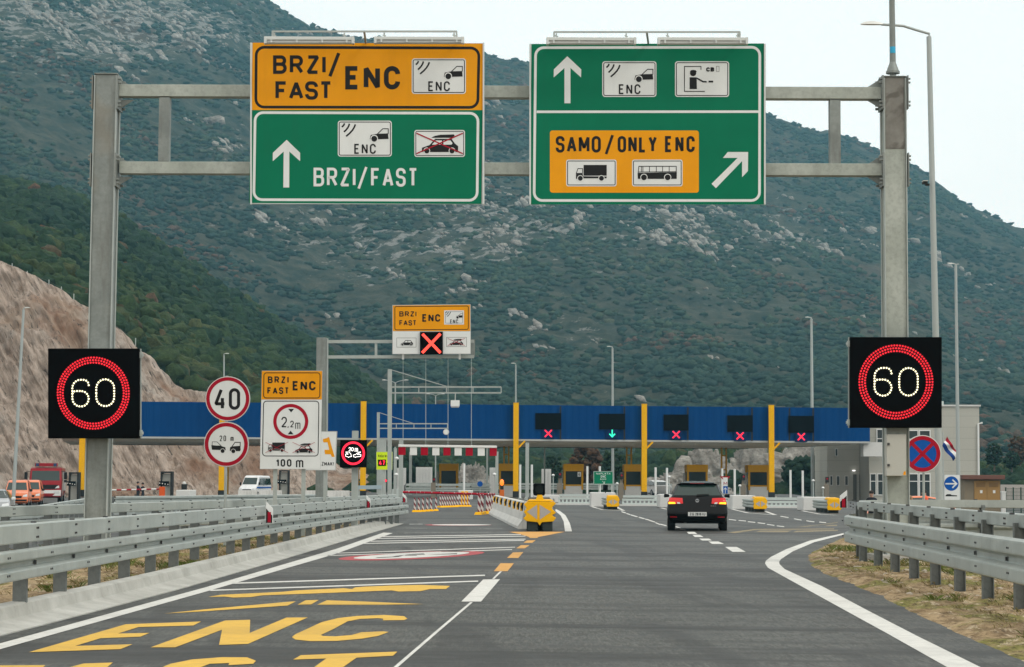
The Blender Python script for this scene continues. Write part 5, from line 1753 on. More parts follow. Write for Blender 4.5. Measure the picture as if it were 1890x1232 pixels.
# ---- crash cushions
M_cyel = signpaint('cushion_yellow', (.85, .44, .006), .4)
M_refl = paint('reflector_grey', (.36, .34, .32), .5)
M_rub = paint('dark_rubber', (.016, .022, .02), .85, var=.4, scale=9)
def cushion_body(t, p, w_, z0, z1, back, bays, foot=.14):
    """side beams, diaphragms and feet running back from the nose"""
    d = Vector(back).normalized(); n = Vector((d.y, -d.x, 0)); L_ = Vector(back).length
    for s_ in (-1, 1):
        for k in range(3):
            m = MB()
            zc_ = z0 + (z1 - z0) * (k + .5) / 3
            h = (z1 - z0) / 3
            a = p + n * s_ * w_ * .42
            prof_ = [(0, -h * .48), (.06, -h * .22), (.06, h * .22), (0, h * .48)]
            m.grid([[a + d * q_ + n * s_ * o + Vector((0, 0, zc_ + zz)) for o, zz in prof_] for q_ in (.05, L_ * .5, L_)])
            m.build('side_beam', M_galv, t, smooth=True)
    for k in range(bays):
        c = p + d * (L_ * (k + .35) / bays)
        m = MB(); m.box(c + Vector((0, 0, (z0 + z1) / 2)), (w_ * .72, .06, (z1 - z0) * .9), M=Matrix((n, d, (0, 0, 1))).transposed()); m.build('diaphragm', M_gpost, t)
        m = MB(); m.box(c + Vector((0, 0, (z0 + .02) / 2)), (w_ * .80, .25, z0 + .02), M=Matrix((n, d, (0, 0, 1))).transposed()); m.build('foot', M_rub, t)
Dm = 63.4
p = at(995.5, 884, Dm); p.z = 0
t = thing('crash_cushion', 'big yellow crash cushion nose with grey reflector triangles and a black lamp on top', 'crash cushion', p)
A = Art(t, lambda x, y: at(*zc(x, y), Dm), step=.004)
outl = [(205, 930), (232, 908), (450, 908), (468, 922), (440, 950), (434, 965), (468, 998), (436, 1020), (468, 1040), (445, 1070), (352, 1076), (335, 1103), (318, 1076), (225, 1066), (200, 1045), (226, 1020), (204, 990), (228, 965), (222, 950)]
m = MB(); m.prism([at(*zc(*q_), Dm) for q_ in outl], (0, .12, 0)); m.build('nose_plate', M_cyel, t, bevel=.015)
m = MB()
top_l, top_r = at(*zc(225, 906), Dm), at(*zc(455, 906), Dm)
m.hexa([top_l, top_r, top_r + Vector((-.06, .9, 0)), top_l + Vector((.06, .9, 0)), top_l + Vector((.08, 0.02, .045)), top_r + Vector((-.08, .02, .045)), top_r + Vector((-.12, .9, .08)), top_l + Vector((.12, .9, .08))])
m.build('top_cover', M_cyel, t, bevel=.01)
for pts in ([(230, 990), (314, 932), (314, 1052)], [(335, 934), (335, 1054), (428, 990)]):
    A.begin('reflector'); A.poly('r', M_refl, pts, 1)
A.begin('centre_rib'); A.rect('r', M_yel, 317, 925, 332, 1062, 1.5)
A.done()
cushion_body(t, p + Vector((0, .1, 0)), .92, .36, .98, (.05, 5.2, 0), 4)
for x in (277, 398):
    m = MB(); a = at(*zc(x, 1110), Dm); m.box((a.x, Dm + .3, .19), (.30, .5, .38)); m.build('front_foot', M_rub, t, bevel=.02)
m = MB(); a = at(*zc(336, 900), Dm)
m.hexa([a + Vector((-.13, .02, -.02)), a + Vector((.13, .02, -.02)), a + Vector((.13, .25, -.02)), a + Vector((-.13, .25, -.02)), a + Vector((-.07, .08, .17)), a + Vector((.07, .08, .17)), a + Vector((.07, .2, .17)), a + Vector((-.07, .2, .17))])
m.build('lamp_bracket', M_cyel, t)
pl = at(*zc(331, 862), Dm + .1)
L_ = thing('warning_lamp', 'unlit black warning lamp on top of the big yellow crash cushion', 'lamp', pl)
m = MB(); m.box(pl + Vector((0, .08, .19)), (.33, .2, .36)); m.build('housing', M_blackbox, L_, bevel=.04)
m = MB(); m.tube([pl + Vector((0, -.03, .2)), pl + Vector((0, -.05, .2))], .125, 20, caps=True); m.build('lens', M_glass, L_, smooth=True)
m = MB()
m.grid([[pl + Vector((.145 * math.cos(a_), yy, .2 + .145 * math.sin(a_))) for a_ in np.linspace(.1, math.pi - .1, 12)] for yy in (-.02, -.17)])
m.build('visor', M_blackbox, L_)
proto = None
for k, (x, D, lab) in enumerate(((1131.5, 109, 'small yellow crash cushion under the green lane sign'), (1403.5, 103, 'small yellow crash cushion right of the black car'), (1540, 100, 'small yellow crash cushion half behind the end of the right guard rail'))):
    p = at(x, 884, D); p.z = 0
    if proto is None:
        t = thing('crash_cushion', lab, 'crash cushion', (0, 0, 0), 'small crash cushions at the toll islands')
        m = MB()
        m.prism([Vector(q_) for q_ in ((-.30, 0, .14), (.26, 0, .14), (.33, 0, .24), (.28, 0, .36), (.33, 0, .50), (.28, 0, .62), (-.30, 0, .62), (-.34, 0, .5), (-.30, 0, .38), (-.34, 0, .26))], (0, .1, 0))
        m.build('nose_plate', M_cyel, t, bevel=.01)
        m = MB(); m.hexa([Vector(q_) for q_ in ((-.30, .0, .622), (.28, .0, .622), (.26, 1.1, .622), (-.30, 1.1, .622), (-.24, .02, .69), (.22, .02, .69), (.2, 1.1, .72), (-.24, 1.1, .72))]); m.build('top_cover', M_cyel, t)
        A = Art(t, lambda x_, y_: Vector((x_, 0, y_)), step=.004)
        A.begin('reflector'); A.poly('r', M_refl, [(-.24, .38), (-.03, .24), (-.03, .52)], 1)
        A.begin('reflector'); A.poly('r', M_refl, [(.24, .38), (.03, .52), (.03, .24)], 1)
        A.done()
        cushion_body(t, Vector((0, .1, 0)), .60, .18, .60, (-.08, 4.4, 0), 4)
        proto = t
    else:
        t = copy_tree(proto); t['label'] = lab
    t.location = p

# ---- jersey barrier with chevron markers
q = NT('barrier_concrete')
a = q.noise(1.5, 6, .65); b = q.noise(6, 4, .6, (1, 1, .2))
c = q.mix(q.ramp(a, [(.3, 0), (.7, 1)]), (.56, .555, .52), (.70, .69, .66))
M_jersey = q.done(q.mix(q.ramp(b, [(.3, .4), (.5, 0)]), c, (.30, .29, .27)), .9)
jp = [Vector((x, D, 0)) for x, D in ((.50, 66.2), (.28, 71), (-.02, 78), (-.38, 86), (-.66, 93))]
prevo = None
for k, (a, b) in enumerate(zip(jp[:-1], jp[1:])):
    t = thing('concrete_barrier', 'concrete barrier block with yellow and black chevrons, ' + ['nearest, touching the big crash cushion', 'second from the big crash cushion', 'third from the big crash cushion', 'farthest, beside the striped marker boards'][k], 'barrier', (a + b) / 2, 'concrete barrier blocks in line behind the big crash cushion')
    n = Vector((-(b - a).y, (b - a).x, 0)).normalized()
    m = MB()
    prof_ = [(-.30, 0), (-.30, .08), (-.16, .27), (-.09, .81), (.09, .81), (.16, .27), (.30, .08), (.30, 0)]
    b2 = b - (b - a).normalized() * .03
    rows = [[q_ + n * o + Vector((0, 0, z)) for o, z in prof_] for q_ in (a, b2)]
    m.grid(rows, close=True); m.poly(rows[0]); m.poly(rows[1])
    m.build('body', M_jersey, t)
    for j in range(2):
        c = a + (b - a) * (j * .5 + .1) + n * .12
        c.z = .66
        m = MB()
        m.box(c + Vector((0, .012, 0)), (.17, .02, .25), M_yel)
        m.poly([c + Vector((x_, -.004, z_)) for x_, z_ in ((-.02, .125), (.06, .125), (.0, 0), (.06, -.125), (-.02, -.125), (-.07, 0))], M_ink)
        m.build('chevron_marker', None, t)

# ---- striped marker boards
q = NT('striped_board')
se = q.n('ShaderNodeSeparateXYZ'); q.l(q.co, se.inputs[0])
st = q.math('FRACT', q.math('MULTIPLY', q.math('ADD', q.math('MULTIPLY', se.outputs[0], 1.5), se.outputs[2]), 3.7))
M_stripe = q.done(q.mix(q.math('GREATER_THAN', st, .5), (.16, .008, .016), (.60, .58, .56)), .5)
pr0 = None
zb_ = Z(640, 720, 4.7375)
spots = [(594, 1062, 0), (629, 1062, 0), (666, 1060, 0), (704, 1057, 0), (737, 1055, 0), (781, 1052, 0)] + [(818 + i * 21, 1022 - i * .6, 1) for i in range(7)] + [(968 + i * 25, 1015, 2) for i in range(5)] + [(1157, 1086, 3), (1183, 1083, 3), (1228, 1078, 3), (1250, 1074, 3), (1274, 1070, 3)]
for k, (zx, zy, grp) in enumerate(spots):
    p = gnd(*zb_(zx, zy + 6))
    if pr0 is None:
        t = thing('marker_board', 'x', 'marker board', (0, 0, 0), 'red and white striped marker boards')
        m = MB(); m.box((0, 0, .36), (.092, .03, .56)); m.build('board', M_stripe, t, bevel=.012)
        m = MB(); m.hexa([Vector(q_) for q_ in ((-.12, -.2, 0), (.12, -.2, 0), (.12, .2, 0), (-.12, .2, 0), (-.09, -.14, .085), (.09, -.14, .085), (.09, .14, .085), (-.09, .14, .085))]); m.build('foot', M_cyel, t)
        pr0 = t
    else:
        t = copy_tree(pr0)
    i = k - [0, 6, 13, 18][grp]
    t['label'] = [['leftmost', 'second', 'third', 'fourth', 'fifth', 'rightmost'][min(i, 5)] + ' striped board of the spaced row left of the closed lane',
                  ['leftmost', 'second', 'third', 'middle', 'fifth', 'sixth', 'rightmost'][min(i, 6)] + ' striped board of the long tight row across the closed lane',
                  ['leftmost', 'second', 'middle', 'fourth', 'rightmost'][min(i, 4)] + ' striped board of the row under the height gate barrier arm',
                  ['leftmost', 'second', 'middle', 'fourth', 'rightmost'][min(i, 4)] + ' striped board of the row beside the concrete barrier'][grp]
    t.location = p
    t.rotation_euler = (0, 0, R([0, 35, 10, -15][grp]))
    if grp == 3: t.scale = (1.35, 1, 1.35)
# two yellow water filled blocks behind the boards
for x, lab in ((1012, 'yellow plastic block behind the striped boards, left of two'), (1046, 'yellow plastic block behind the striped boards, right of two')):
    p = gnd(*zb_(x, 1004))
    m = MB(); m.prism([p + Vector((-.18, 0, 0)), p + Vector((.18, 0, 0)), p + Vector((.16, 0, .3)), p + Vector((.08, 0, .78)), p + Vector((-.08, 0, .78)), p + Vector((-.16, 0, .3))], (0, .5, 0))
    tag(m.build('plastic_barrier', M_cyel, org=p, bevel=.03), lab, 'barrier', 'yellow plastic blocks in the closed lane')

# ---- height gate: hanging flags on chains, barrier posts and arm
Dh = 62.0
zh = Z(640, 720, 4.7375)
a, b = at(*zh(450, 488), Dh), at(*zh(1313, 498), Dh)
t = thing('height_bar', 'white bar hung on chains with red and white warning flags below it', 'height bar', (a + b) / 2)
m = MB(); m.bar(a, b, .06, .065); m.build('bar', M_wht, t, bevel=.01)
for k, x in enumerate((452, 552, 648, 748, 845, 943, 1040, 1145, 1250)):
    y = 500 + (x - 452) * .0095
    c = [at(*zh(x, y + 70), Dh), at(*zh(x + 62, y + 70), Dh), at(*zh(x + 62, y), Dh), at(*zh(x, y), Dh)]
    m = MB()
    m.prism(c, (0, .02, 0))
    for e in (.2, .8):
        e_ = c[3] + (c[2] - c[3]) * e
        m.bar(e_ + Vector((0, .01, 0)), e_ + Vector((0, .01, .03)), .02, .02, up=(0, 1, 0))
    m.build('warning_flag', M_red if k % 2 == 0 else M_wht, t, bevel=.004)
for x in (744, 786, 827, 870):
    m = MB(); m.tube([at(x, 825, Dh), at(x, 658, Dh)], .007, 5); m.build('chain', M_grail, t)
zs = Z(560, 540, 3.85)
Dk = 61.7
t = thing('cantilever_gantry', 'steel post with a double arm reaching right to carry the BRZI FAST ENC lane sign', 'gantry', (at(594, 884, Dk).x, Dk, 0))
b_, t_ = at(592.5, 884, Dk), at(594, 624, Dk)
b_.z = 0
m = MB(); post_between(m, b_, t_, .28, .28); m.build('post', M_gant, t, bevel=.01)
m = MB(); post_between(m, b_ + Vector((.165, 0, 0)), t_ + Vector((.165, 0, -.02)), .03, .24); m.build('flange', M_galv, t)
for y in (351, 460):
    m = MB(); m.bar(at(*zs(170, y), Dk), at(*zs(1212, y - 3), Dk), .12, .09); m.build('arm', M_galv, t)
for x in (516, 860, 1206):
    m = MB(); m.bar(at(*zs(x, 356), Dk), at(*zs(x, 456), Dk), .07, .07, up=(0, 1, 0)); m.build('strut', M_galv, t)
m = MB(); m.prism([at(*zs(1192, 458), Dk - .05), at(*zs(1219, 458), Dk - .05), at(*zs(1219, 335), Dk - .05), at(*zs(1192, 335), Dk - .05)], (0, .1, 0)); m.build('end_plate', M_gant, t)
Ds_ = Dk - .25
t = thing('lane_sign', 'orange and white BRZI FAST ENC lane sign with a lit red cross on the cantilever', 'road sign', at(*zs(910, 440), Ds_))
m = MB(); m.prism([at(*zs(632, 440), Ds_), at(*zs(1190, 440), Ds_), at(*zs(1188, 84), Ds_), at(*zs(632, 90), Ds_)], (0, .05, 0)); m.build('panel', M_alu, t)
for x in (708, 1111):
    m = MB(); m.bar(at(*zs(x, 360), Ds_ + .12), at(*zs(x, 477), Ds_ + .12), .06, .06, up=(0, 1, 0)); m.build('support', M_wht, t)
A = Art(t, lambda x, y: at(x, y, Ds_), step=.003)
A.begin('orange_panel')
A.poly('o', M_orange, [zs(*q_) for q_ in ((636, 94), (1184, 88), (1184, 275), (636, 275))], 1)
A.line('o', M_ink, [(*zs(*q_), 3) for q_ in ((650, 101), (1172, 97), (1172, 263), (650, 267))], 1.3, 2, True)
zt(A, M_ink, 'BRZI', 682, 135, 803, 172, 7, zs, 3.85, 3, .22)
zt(A, M_ink, 'FAST', 682, 198, 803, 236, 7, zs, 3.85, 3, .14)
zt(A, M_ink, 'ENC', 845, 155, 973, 209, 11, zs, 3.85, 3, .2)
A.begin('white_panel')
A.poly('w', M_white, [zs(*q_) for q_ in ((636, 278), (828, 278), (828, 436), (636, 436))], 1)
A.frame('w', M_ink, *zs(663, 324), *zs(801, 390), .5, 0, 2)
pict_roofbox(A, *zs(675, 318), *zs(795, 388), 2, False, False, False)
A.begin('white_panel')
A.poly('w', M_white, [zs(*q_) for q_ in ((992, 278), (1186, 278), (1186, 434), (992, 434))], 1)
A.frame('w', M_ink, *zs(1017, 320), *zs(1159, 386), .5, 0, 2)
pict_roofbox(A, *zs(1020, 320), *zs(1152, 386), 2, False, True, True)
pict_enc(A, *zs(1000, 128), *zs(1141, 229), 3, .5, 0)
A.done()
m = MB(); m.prism([at(*zs(828, 442), Ds_ - .06), at(*zs(990, 440), Ds_ - .06), at(*zs(990, 280), Ds_ - .06), at(*zs(828, 281), Ds_ - .06)], (0, .055, 0)); m.build('signal_box', M_blackbox, t)
A = Art(t, lambda x, y: at(x, y, Ds_ - .06), step=.004)
A.begin('lit_cross')
A.line('x', M_led_x, [zs(846, 296), zs(974, 430)], 5.2, 1); A.line('x', M_led_x, [zs(974, 294), zs(844, 430)], 5.2, 2)
A.done()

def thin_cantilever(px, ytop, D, ya, yb, xe, stay, struts, label, wpx):
    b_ = at(px, 884, D); b_.z = -.1
    t_ = at(px, ytop, D)
    t = thing('slim_gantry', label, 'gantry', b_)
    m = MB(); post_between(m, b_, t_, wpx / S(D), wpx / S(D)); m.build('post', M_galv, t)
    for y in (ya, yb):
        m = MB(); m.bar(at(px, y, D), at(xe, y, D), .05, .05); m.build('arm', M_galv, t)
    for x in struts + [xe]:
        m = MB(); m.bar(at(x, ya, D), at(x, yb, D), .035, .035, up=(0, 1, 0)); m.build('strut', M_galv, t)
    m = MB(); m.bar(at(*stay[0], D), at(*stay[1], D), .03, .03); m.build('stay', M_galv, t)
    return t
t = thin_cantilever(719.5, 682, 80, 714.7, 725.5, 925, ((722, 683), zs(1018, 668)), [773, 824, 873], 'tall slim lattice gantry with a sloping stay, left of the height flags', 7.5)
hp = at(*zs(1078, 812), 80)
t = thing('floodlight', 'small white floodlight box hanging from the slim gantry before the blue fascia', 'floodlight', hp)
m = MB(); m.box(hp + Vector((0, 0, .12)), (.32, .3, .22)); m.build('housing', M_wht, t)
m = MB(); m.box(hp + Vector((0, 0, -.015)), (.28, .26, .03)); m.build('glass', M_pale, t)
m = MB(); m.bar(hp + Vector((0, 0, .23)), at(*zs(1080, 716), 80), .04, .04, up=(0, 1, 0)); m.build('bracket', M_galv, t)
t = thin_cantilever(698.3, 761.5, 100, 782.5, 791, 826, ((700, 762), zs(785, 933)), [731.5, 764, 795.5], 'lower slim gantry ending in a round lamp before the blue fascia', 5)
hp = at(823.4, 797.7, 100)
t = thing('round_lamp', 'round white lamp at the tip of the lower slim gantry', 'lamp', hp)
m = MB(); m.tube([hp + Vector((0, -.06, 0)), hp + Vector((0, .06, 0))], .135, 18); m.build('housing', M_pale, t, smooth=True)
m = MB(); m.tube([hp + Vector((0, -.064, 0)), hp + Vector((0, -.061, 0))], .10, 18); m.build('lens', M_wht, t)

# gate posts, cameras and arms left of the flags
def plain_post(px, y0, D, wpx, label, name='steel_post', mat=None, base=0, cat='post', group=None):
    p = at(px, 884, D); top = at(px, y0, D)
    t = thing(name, label, cat, (p.x, D, base), group)
    m = MB(); m.box((p.x, D, (top.z + base) / 2), (wpx / S(D), wpx / S(D), top.z - base)); m.build('shaft', mat or M_galv, t, bevel=.006)
    m = MB(); m.box((p.x, D, top.z + .01), (wpx / S(D) * 1.12, wpx / S(D) * 1.12, .03)); m.build('cap', mat or M_galv, t)
    m = MB(); m.box((p.x, D, base + .02), (wpx / S(D) * 1.9, wpx / S(D) * 1.9, .04)); m.build('base_plate', M_gpost, t)
    return t
plain_post(739.8, 812, 99, 7.5, 'tall steel post at the left end of the height flags')
plain_post(729.3, 829, 97, 5.4, 'shorter steel post just left of the height flag post')
plain_post(917, 835, 103, 5.4, 'steel post at the right end of the height flags')
plain_post(706.5, 810, 92, 12, 'broad grey steel post behind the yellow green speed sign')
for x, y, D, lab in ((732.5, 846.5, 96, 'upper white camera dome on the short post left of the flags'), (731.5, 876.5, 96, 'lower white camera dome on the short post left of the flags'), (912.5, 876, 102, 'small white camera on the post right of the flags')):
    p = at(x, y, D)
    t = thing('camera_dome', lab, 'camera', p, 'white cameras on the gate posts')
    m = MB(); m.sphere(p, (.085, .085, .075), 14, 8); m.build('dome', M_wht, t, smooth='all')
    m = MB(); m.box(p + Vector((-.06 if x < 800 else .06, .05, .03)), (.12, .05, .05)); m.build('bracket', M_grail, t)
Da = 104
a, b = at(*zh(475, 894), Da), at(*zh(1300, 915), Da)
t = thing('barrier_arm', 'long dark red barrier arm lowered across the closed lane below the flags', 'barrier', a)
for i in range(12):
    m = MB(); m.tube([a + (b - a) * (i / 12), a + (b - a) * ((i + .97) / 12)], .055, 10); m.build('arm_section', M_red if i not in (2, 6, 9) else M_darkred if False else M_red, t, smooth=True)
for i in range(8):
    c = a + (b - a) * ((i + .7) / 8.3)
    m = MB(); m.sphere(c + Vector((0, -.05, .04)), .022, 8, 5); m.build('reflector', M_wht, t)
p = gnd(733, 925)
m = MB(); a2 = Vector((a.x - .25, Da, 0)); m.box(a2 + Vector((0, 0, .5)), (.35, .35, 1.0)); m.build('housing', M_grail, t, bevel=.02)
# red flashing lamp, blue beam and signal boxes around the posts
zq = Z(580, 780, 6.844)
for x, y, D, lab in ((902, 737, 91.5, 'small lit red lamp on the broad post below the speed sign'), (820, 690, 108, 'red signal disc left of the yellow green speed sign post')):
    p = at(*zq(x, y), D)
    t = thing('signal_lamp', lab, 'signal lamp', p)
    m = MB(); m.tube([p + Vector((0, -.05, 0)), p + Vector((0, 0, 0))], .055 if D < 100 else .085, 14); m.build('lens', M_led_rx if D < 100 else M_red, t, smooth=True)
    m = MB(); m.tube([p + Vector((0, 0, 0)), p + Vector((0, .12, 0))], .07 if D < 100 else .10, 14); m.build('housing', M_dark, t, smooth=True)
a, b = at(*zq(545, 822), 90), at(*zq(850, 818), 90)
t = thing('cross_beam', 'pale blue grey cross beam on short legs left of the speed sign post', 'beam', (a.x, 90, 0))
m = MB(); m.bar(a, b, .16, .16); m.build('beam', paint('blue_grey', (.30, .38, .42), .5), t)
for f in (.05, .95):
    c = a + (b - a) * f
    m = MB(); m.bar((c.x, c.y, -.1), (c.x, c.y, c.z - .08), .1, .1, up=(0, 1, 0)); m.build('leg', M_galv, t)

# ---- orange beacon post beside the column
z1_ = Z(640, 720, 4.7375)
D = 160
p = at(*z1_(1356, 945), D); p.z = 0
t = thing('beacon_post', 'orange post with a lit orange beacon left of the yellow column', 'beacon', p)
m = MB(); m.box(p + Vector((0, 0, .35)), (.34, .34, .7)); m.build('cabinet', signpaint('beacon_orange', (.62, .14, .02)), t, bevel=.03)
m = MB(); m.box(p + Vector((0, 0, .86)), (.26, .26, .3)); m.build('neck', M_dark, t)
m = MB(); m.sphere(p + Vector((0, 0, 1.24)), (.15, .15, .24), 14, 8); m.build('lit_lens', M_led_o, t, smooth='all')

# ---- cabinets, round sign and lane boards at the back
for x0, x1, y0, lab in ((768, 797.5, 862.5, 'pale ribbed concrete cabinet left of the booth seen through the height gate'), (903.5, 917, 863.5, 'pale cabinet behind the right post of the height gate'), (999.5, 1017, 866, 'pale ribbed cabinet left of the booth numbered 4'), (733, 749, 864, 'pale cabinet at the left end of the height flags')):
    D = 206
    p = at((x0 + x1) / 2, 884, D); p.z = -.2
    top = at(x0, y0, D).z
    w_ = (x1 - x0) / S(D)
    t = thing('utility_cabinet', lab, 'cabinet', p, 'pale cabinets at the back of the plaza')
    m = MB(); m.box(p + Vector((0, 0, (top + .2) / 2)), (w_, 1, top + .2)); m.build('body', M_pale, t)
    n = max(3, int(w_ / .3))
    for i in range(n):
        m = MB(); m.box(p + Vector((-w_ / 2 + w_ * (i + .5) / n, -.53, (top + .2) / 2)), (w_ / n * .55, .06, top - .1)); m.build('rib', M_pale, t)
p = at(886, 893.7, 180)
t = thing('round_sign', 'small round blue sign at the back of the closed lane', 'road sign', (p.x, 180, 0))
m = MB(); m.tube([p, p + Vector((0, .03, 0))], .23, 20); m.build('disc', M_blue, t)
m = MB(); m.tube([(p.x, 180.06, 0), (p.x, 180.06, p.z + .1)], .03, 8); m.build('post', M_grail, t)
z7_ = Z(1000, 840, 7.875)
D = 121
t = thing('lane_board', 'small green NAPLATA ENC board with an arrow on thin posts', 'road sign', (at(1114, 884, D).x, D, 0))
m = MB(); m.prism([at(*z7_(750, 430), D), at(*z7_(1038, 430), D), at(*z7_(1038, 238), D), at(*z7_(750, 238), D)], (0, .04, 0)); m.build('panel', M_alu, t)
A = Art(t, lambda x, y: at(x, y, D), step=.004)
A.begin('green_face')
A.rect('g', M_green, *z7_(752, 240), *z7_(1036, 428), 1)
A.frame('g', M_white, *z7_(757, 245), *z7_(1031, 423), .35, 0, 2)
A.text('g', M_white, 'NAPLATA', *z7_(790, 260), *z7_(998, 286), .55, 2, .25)
A.text('g', M_white, 'ENC', *z7_(858, 298), *z7_(930, 332), .7, 2, .2)
A.text('g', M_white, 'SAMO', *z7_(850, 345), *z7_(936, 361), .4, 2, .25)
A.line('g', M_white, [z7_(878, 378), z7_(912, 412)], .6, 2)
A.line('g', M_white, [z7_(888, 414), z7_(914, 414), z7_(914, 384)], .6, 2.2)
A.done()
for x in (842, 1018):
    m = MB(); c = at(*z7_(x, 300), D + .08); m.bar((c.x, c.y, 0), (c.x, c.y, at(*z7_(x, 240), D).z), .07, .05, up=(0, 1, 0)); m.build('post', M_galv, t)
p = at(*z7_(926, 512), 117)
t = thing('traffic_signal', 'small black signal head on the white block under the green lane board', 'signal', p)
m = MB(); m.box(p + Vector((0, .1, .14)), (.26, .18, .30)); m.build('housing', M_blackbox, t, bevel=.03)
m = MB(); m.bar(p + Vector((0, .1, -.16)), p + Vector((0, .1, 0)), .05, .05, up=(0, 1, 0)); m.build('stem', M_dark, t)
# yield and arrow board right of the black car
D = 150
p = at(1338.5, 884, D); p.z = 0
t = thing('sign_post', 'post with a red M board, white triangle and blue up arrow behind the black car', 'road sign', p)
zg = Z(1210, 870, 10.27)
P_ = lambda x, y: at(*zg(x, y), D)
A = Art(t, P_, step=.004)
A.begin('triangle_board'); A.poly('t', M_red, [(1215, 98), (1420, 98), (1318, 200)], 1); A.poly('t', M_white, [(1262, 120), (1374, 120), (1318, 172)], 2)
A.begin('letter_board'); A.rect('t', M_white, 1282, 130, 1366, 280, 1.5); A.text('t', M_red, 'M', 1290, 200, 1358, 268, 9, 3)
A.begin('arrow_board'); A.rect('t', M_blue, 1282, 286, 1366, 425, 1.5); A.line('t', M_white, [(1322, 425), (1322, 320)], 11, 3); A.line('t', M_white, [(1290, 350), (1322, 318), (1354, 350)], 11, 3.2)
A.done()
m = MB(); m.prism([P_(1280, 428), P_(1368, 428), P_(1368, 128), P_(1280, 128)], (0, .05, 0)); m.build('backing', M_alu, t)
m = MB(); m.bar((p.x - .05, D + .08, 0), (p.x - .05, D + .08, P_(1300, 100).z), .07, .07, up=(0, 1, 0)); m.build('post', M_galv, t)

# ---- lane machines and small cameras by the booths
for x, y0, D, lab in ((1032.5, 884, 158, 'brown grey lane machine just left of the booth numbered 4'), (1146, 886, 158, 'brown grey lane machine left of the booth beside the column left of the black car'), (1371, 888, 160, 'brown grey lane machine left of the booth nearest the office building'), (1525, 892, 162, 'dark lane machine at the left corner of the office building'), (800, 893, 166, 'grey lane machine left of the booth seen through the height gate')):
    p = at(x, 884, D); top = at(x, y0, D).z
    t = thing('lane_machine', lab, 'machine', (p.x, D, 0), 'lane machines beside the booths')
    m = MB(); m.box((p.x, D, .6), (.36, .4, 1.2)); m.build('cabinet', M_lane, t, bevel=.02)
    m = MB(); m.box((p.x, D, (1.2 + top + .35) / 2), (.14, .14, top + .35 - 1.2)); m.build('mast', M_lane, t)
    m = MB(); m.box((p.x + .05, D - .1, top + .25), (.26, .16, .42)); h_ = m.build('signal_box', M_dark, t, bevel=.02)
    m = MB(); m.tube([(p.x + .05, D - .19, top + .32), (p.x + .05, D - .185, top + .32)], .07, 10); m.build('lens', M_red, h_)
for x, y, lab in ((1021, 877.5, 'small white camera on a stem left of the booth numbered 4'), (1139, 893, 'small white camera right of the green lane board'), (1235, 880.5, 'small white camera above the left side of the black car'), (1365.5, 897, 'small white camera right of the black car'), (1501, 887.5, 'small white camera before the dark tree left of the office building'), (1519, 901, 'small white camera nearest the office building')):
    p = at(x, y, 152)
    t = thing('lane_camera', lab, 'camera', (p.x, 152, 0), 'small cameras on stems between the lanes')
    m = MB(); m.tube([(p.x, 152, 0), (p.x, 152, p.z)], .03, 8); m.build('stem', M_grail, t)
    m = MB(); m.sphere(p, (.11, .15, .085), 12, 7); m.build('housing', M_wht, t, smooth='all')

# ---- roadside signs on the left
z6_ = Z(340, 540, 2.9333)
D = 44.0
px_ = 418
p = at(416.5, 884, D); p.z = .1
t = thing('sign_post', 'slim post between the rails carrying the 40 and 20 m round signs', 'post', p)
m = MB(); m.tube([p, at(419, 694, D + .06)], .03, 10); m.build('tube', M_galv, t, smooth=True)
m = MB(); m.tube([p + Vector((0, 0, -.1)), p + Vector((0, 0, .05))], .08, 10); m.build('foot', M_conc, t)
def round_sign(label, cxy, r, D, name='round_sign'):
    c = at(*cxy, D)
    t = thing(name, label, 'road sign', c)
    m = MB(); m.tube([c, c + Vector((0, .03, 0))], r / S(D), 40); m.build('disc', M_alu, t, smooth=True)
    for dz in (-.18, .18):
        m = MB(); m.box(c + Vector((0, .045, dz)), (.2, .03, .04)); m.build('clamp', M_galv, t)
    return t, Art(t, lambda x, y: at(x, y, D), step=.003)
t, A = round_sign('round white speed limit sign with a red rim reading 40', z6_(236, 576), 121.5 / 2.9333, D)
A.begin('face')
A.disc('f', M_white, *z6_(236, 576), 120 / 2.9333, None, 1)
A.ring('f', M_red, *z6_(236, 576), 98 / 2.9333, 117 / 2.9333, 2)
A.text('f', M_ink, '40', *z6_(163, 519), *z6_(303, 636), 17 / 2.9333, 2, .13)
A.done()
t, A = round_sign('round white minimum gap sign with two black cars and 20 m', z6_(228, 823), 122 / 2.9333, D)
A.begin('face')
A.disc('f', M_white, *z6_(228, 823), 120 / 2.9333, None, 1)
A.ring('f', M_red, *z6_(228, 823), 97 / 2.9333, 117 / 2.9333, 2)
A.text('f', M_ink, '20 m', *z6_(192, 775), *z6_(268, 806), 4.2 / 2.9333, 2, .25)
pict_gap_cars(A, *z6_(147, 806), *z6_(308, 872), 2, M_ink, M_white)
A.done()
D = 52.0
t = thing('info_sign', 'tall white sign with an orange top, a 2,2 m limit and 100 m', 'road sign', at(538, 866, D))
c = [at(*z6_(409, 957), D), at(*z6_(738, 957), D), at(*z6_(748, 424), D), at(*z6_(420, 424), D)]
m = MB(); m.prism(c, (0, .045, 0)); m.build('panel', M_alu, t)
A = Art(t, lambda x, y: at(x, y, D), step=.003)
A.begin('orange_panel')
A.poly('o', M_orange, [z6_(*q_) for q_ in ((421, 426), (747, 426), (745, 580), (418, 580))], 1)
A.line('o', M_ink, [(*z6_(*q_), 5) for q_ in ((432, 436), (736, 436), (734, 572), (430, 572))], 1.5, 2, True)
zt(A, M_ink, 'BRZI', 453, 455, 566, 492, 7.5, z6_, 2.9333, 2, .26)
zt(A, M_ink, 'FAST', 450, 514, 567, 551, 7.5, z6_, 2.9333, 2, .2)
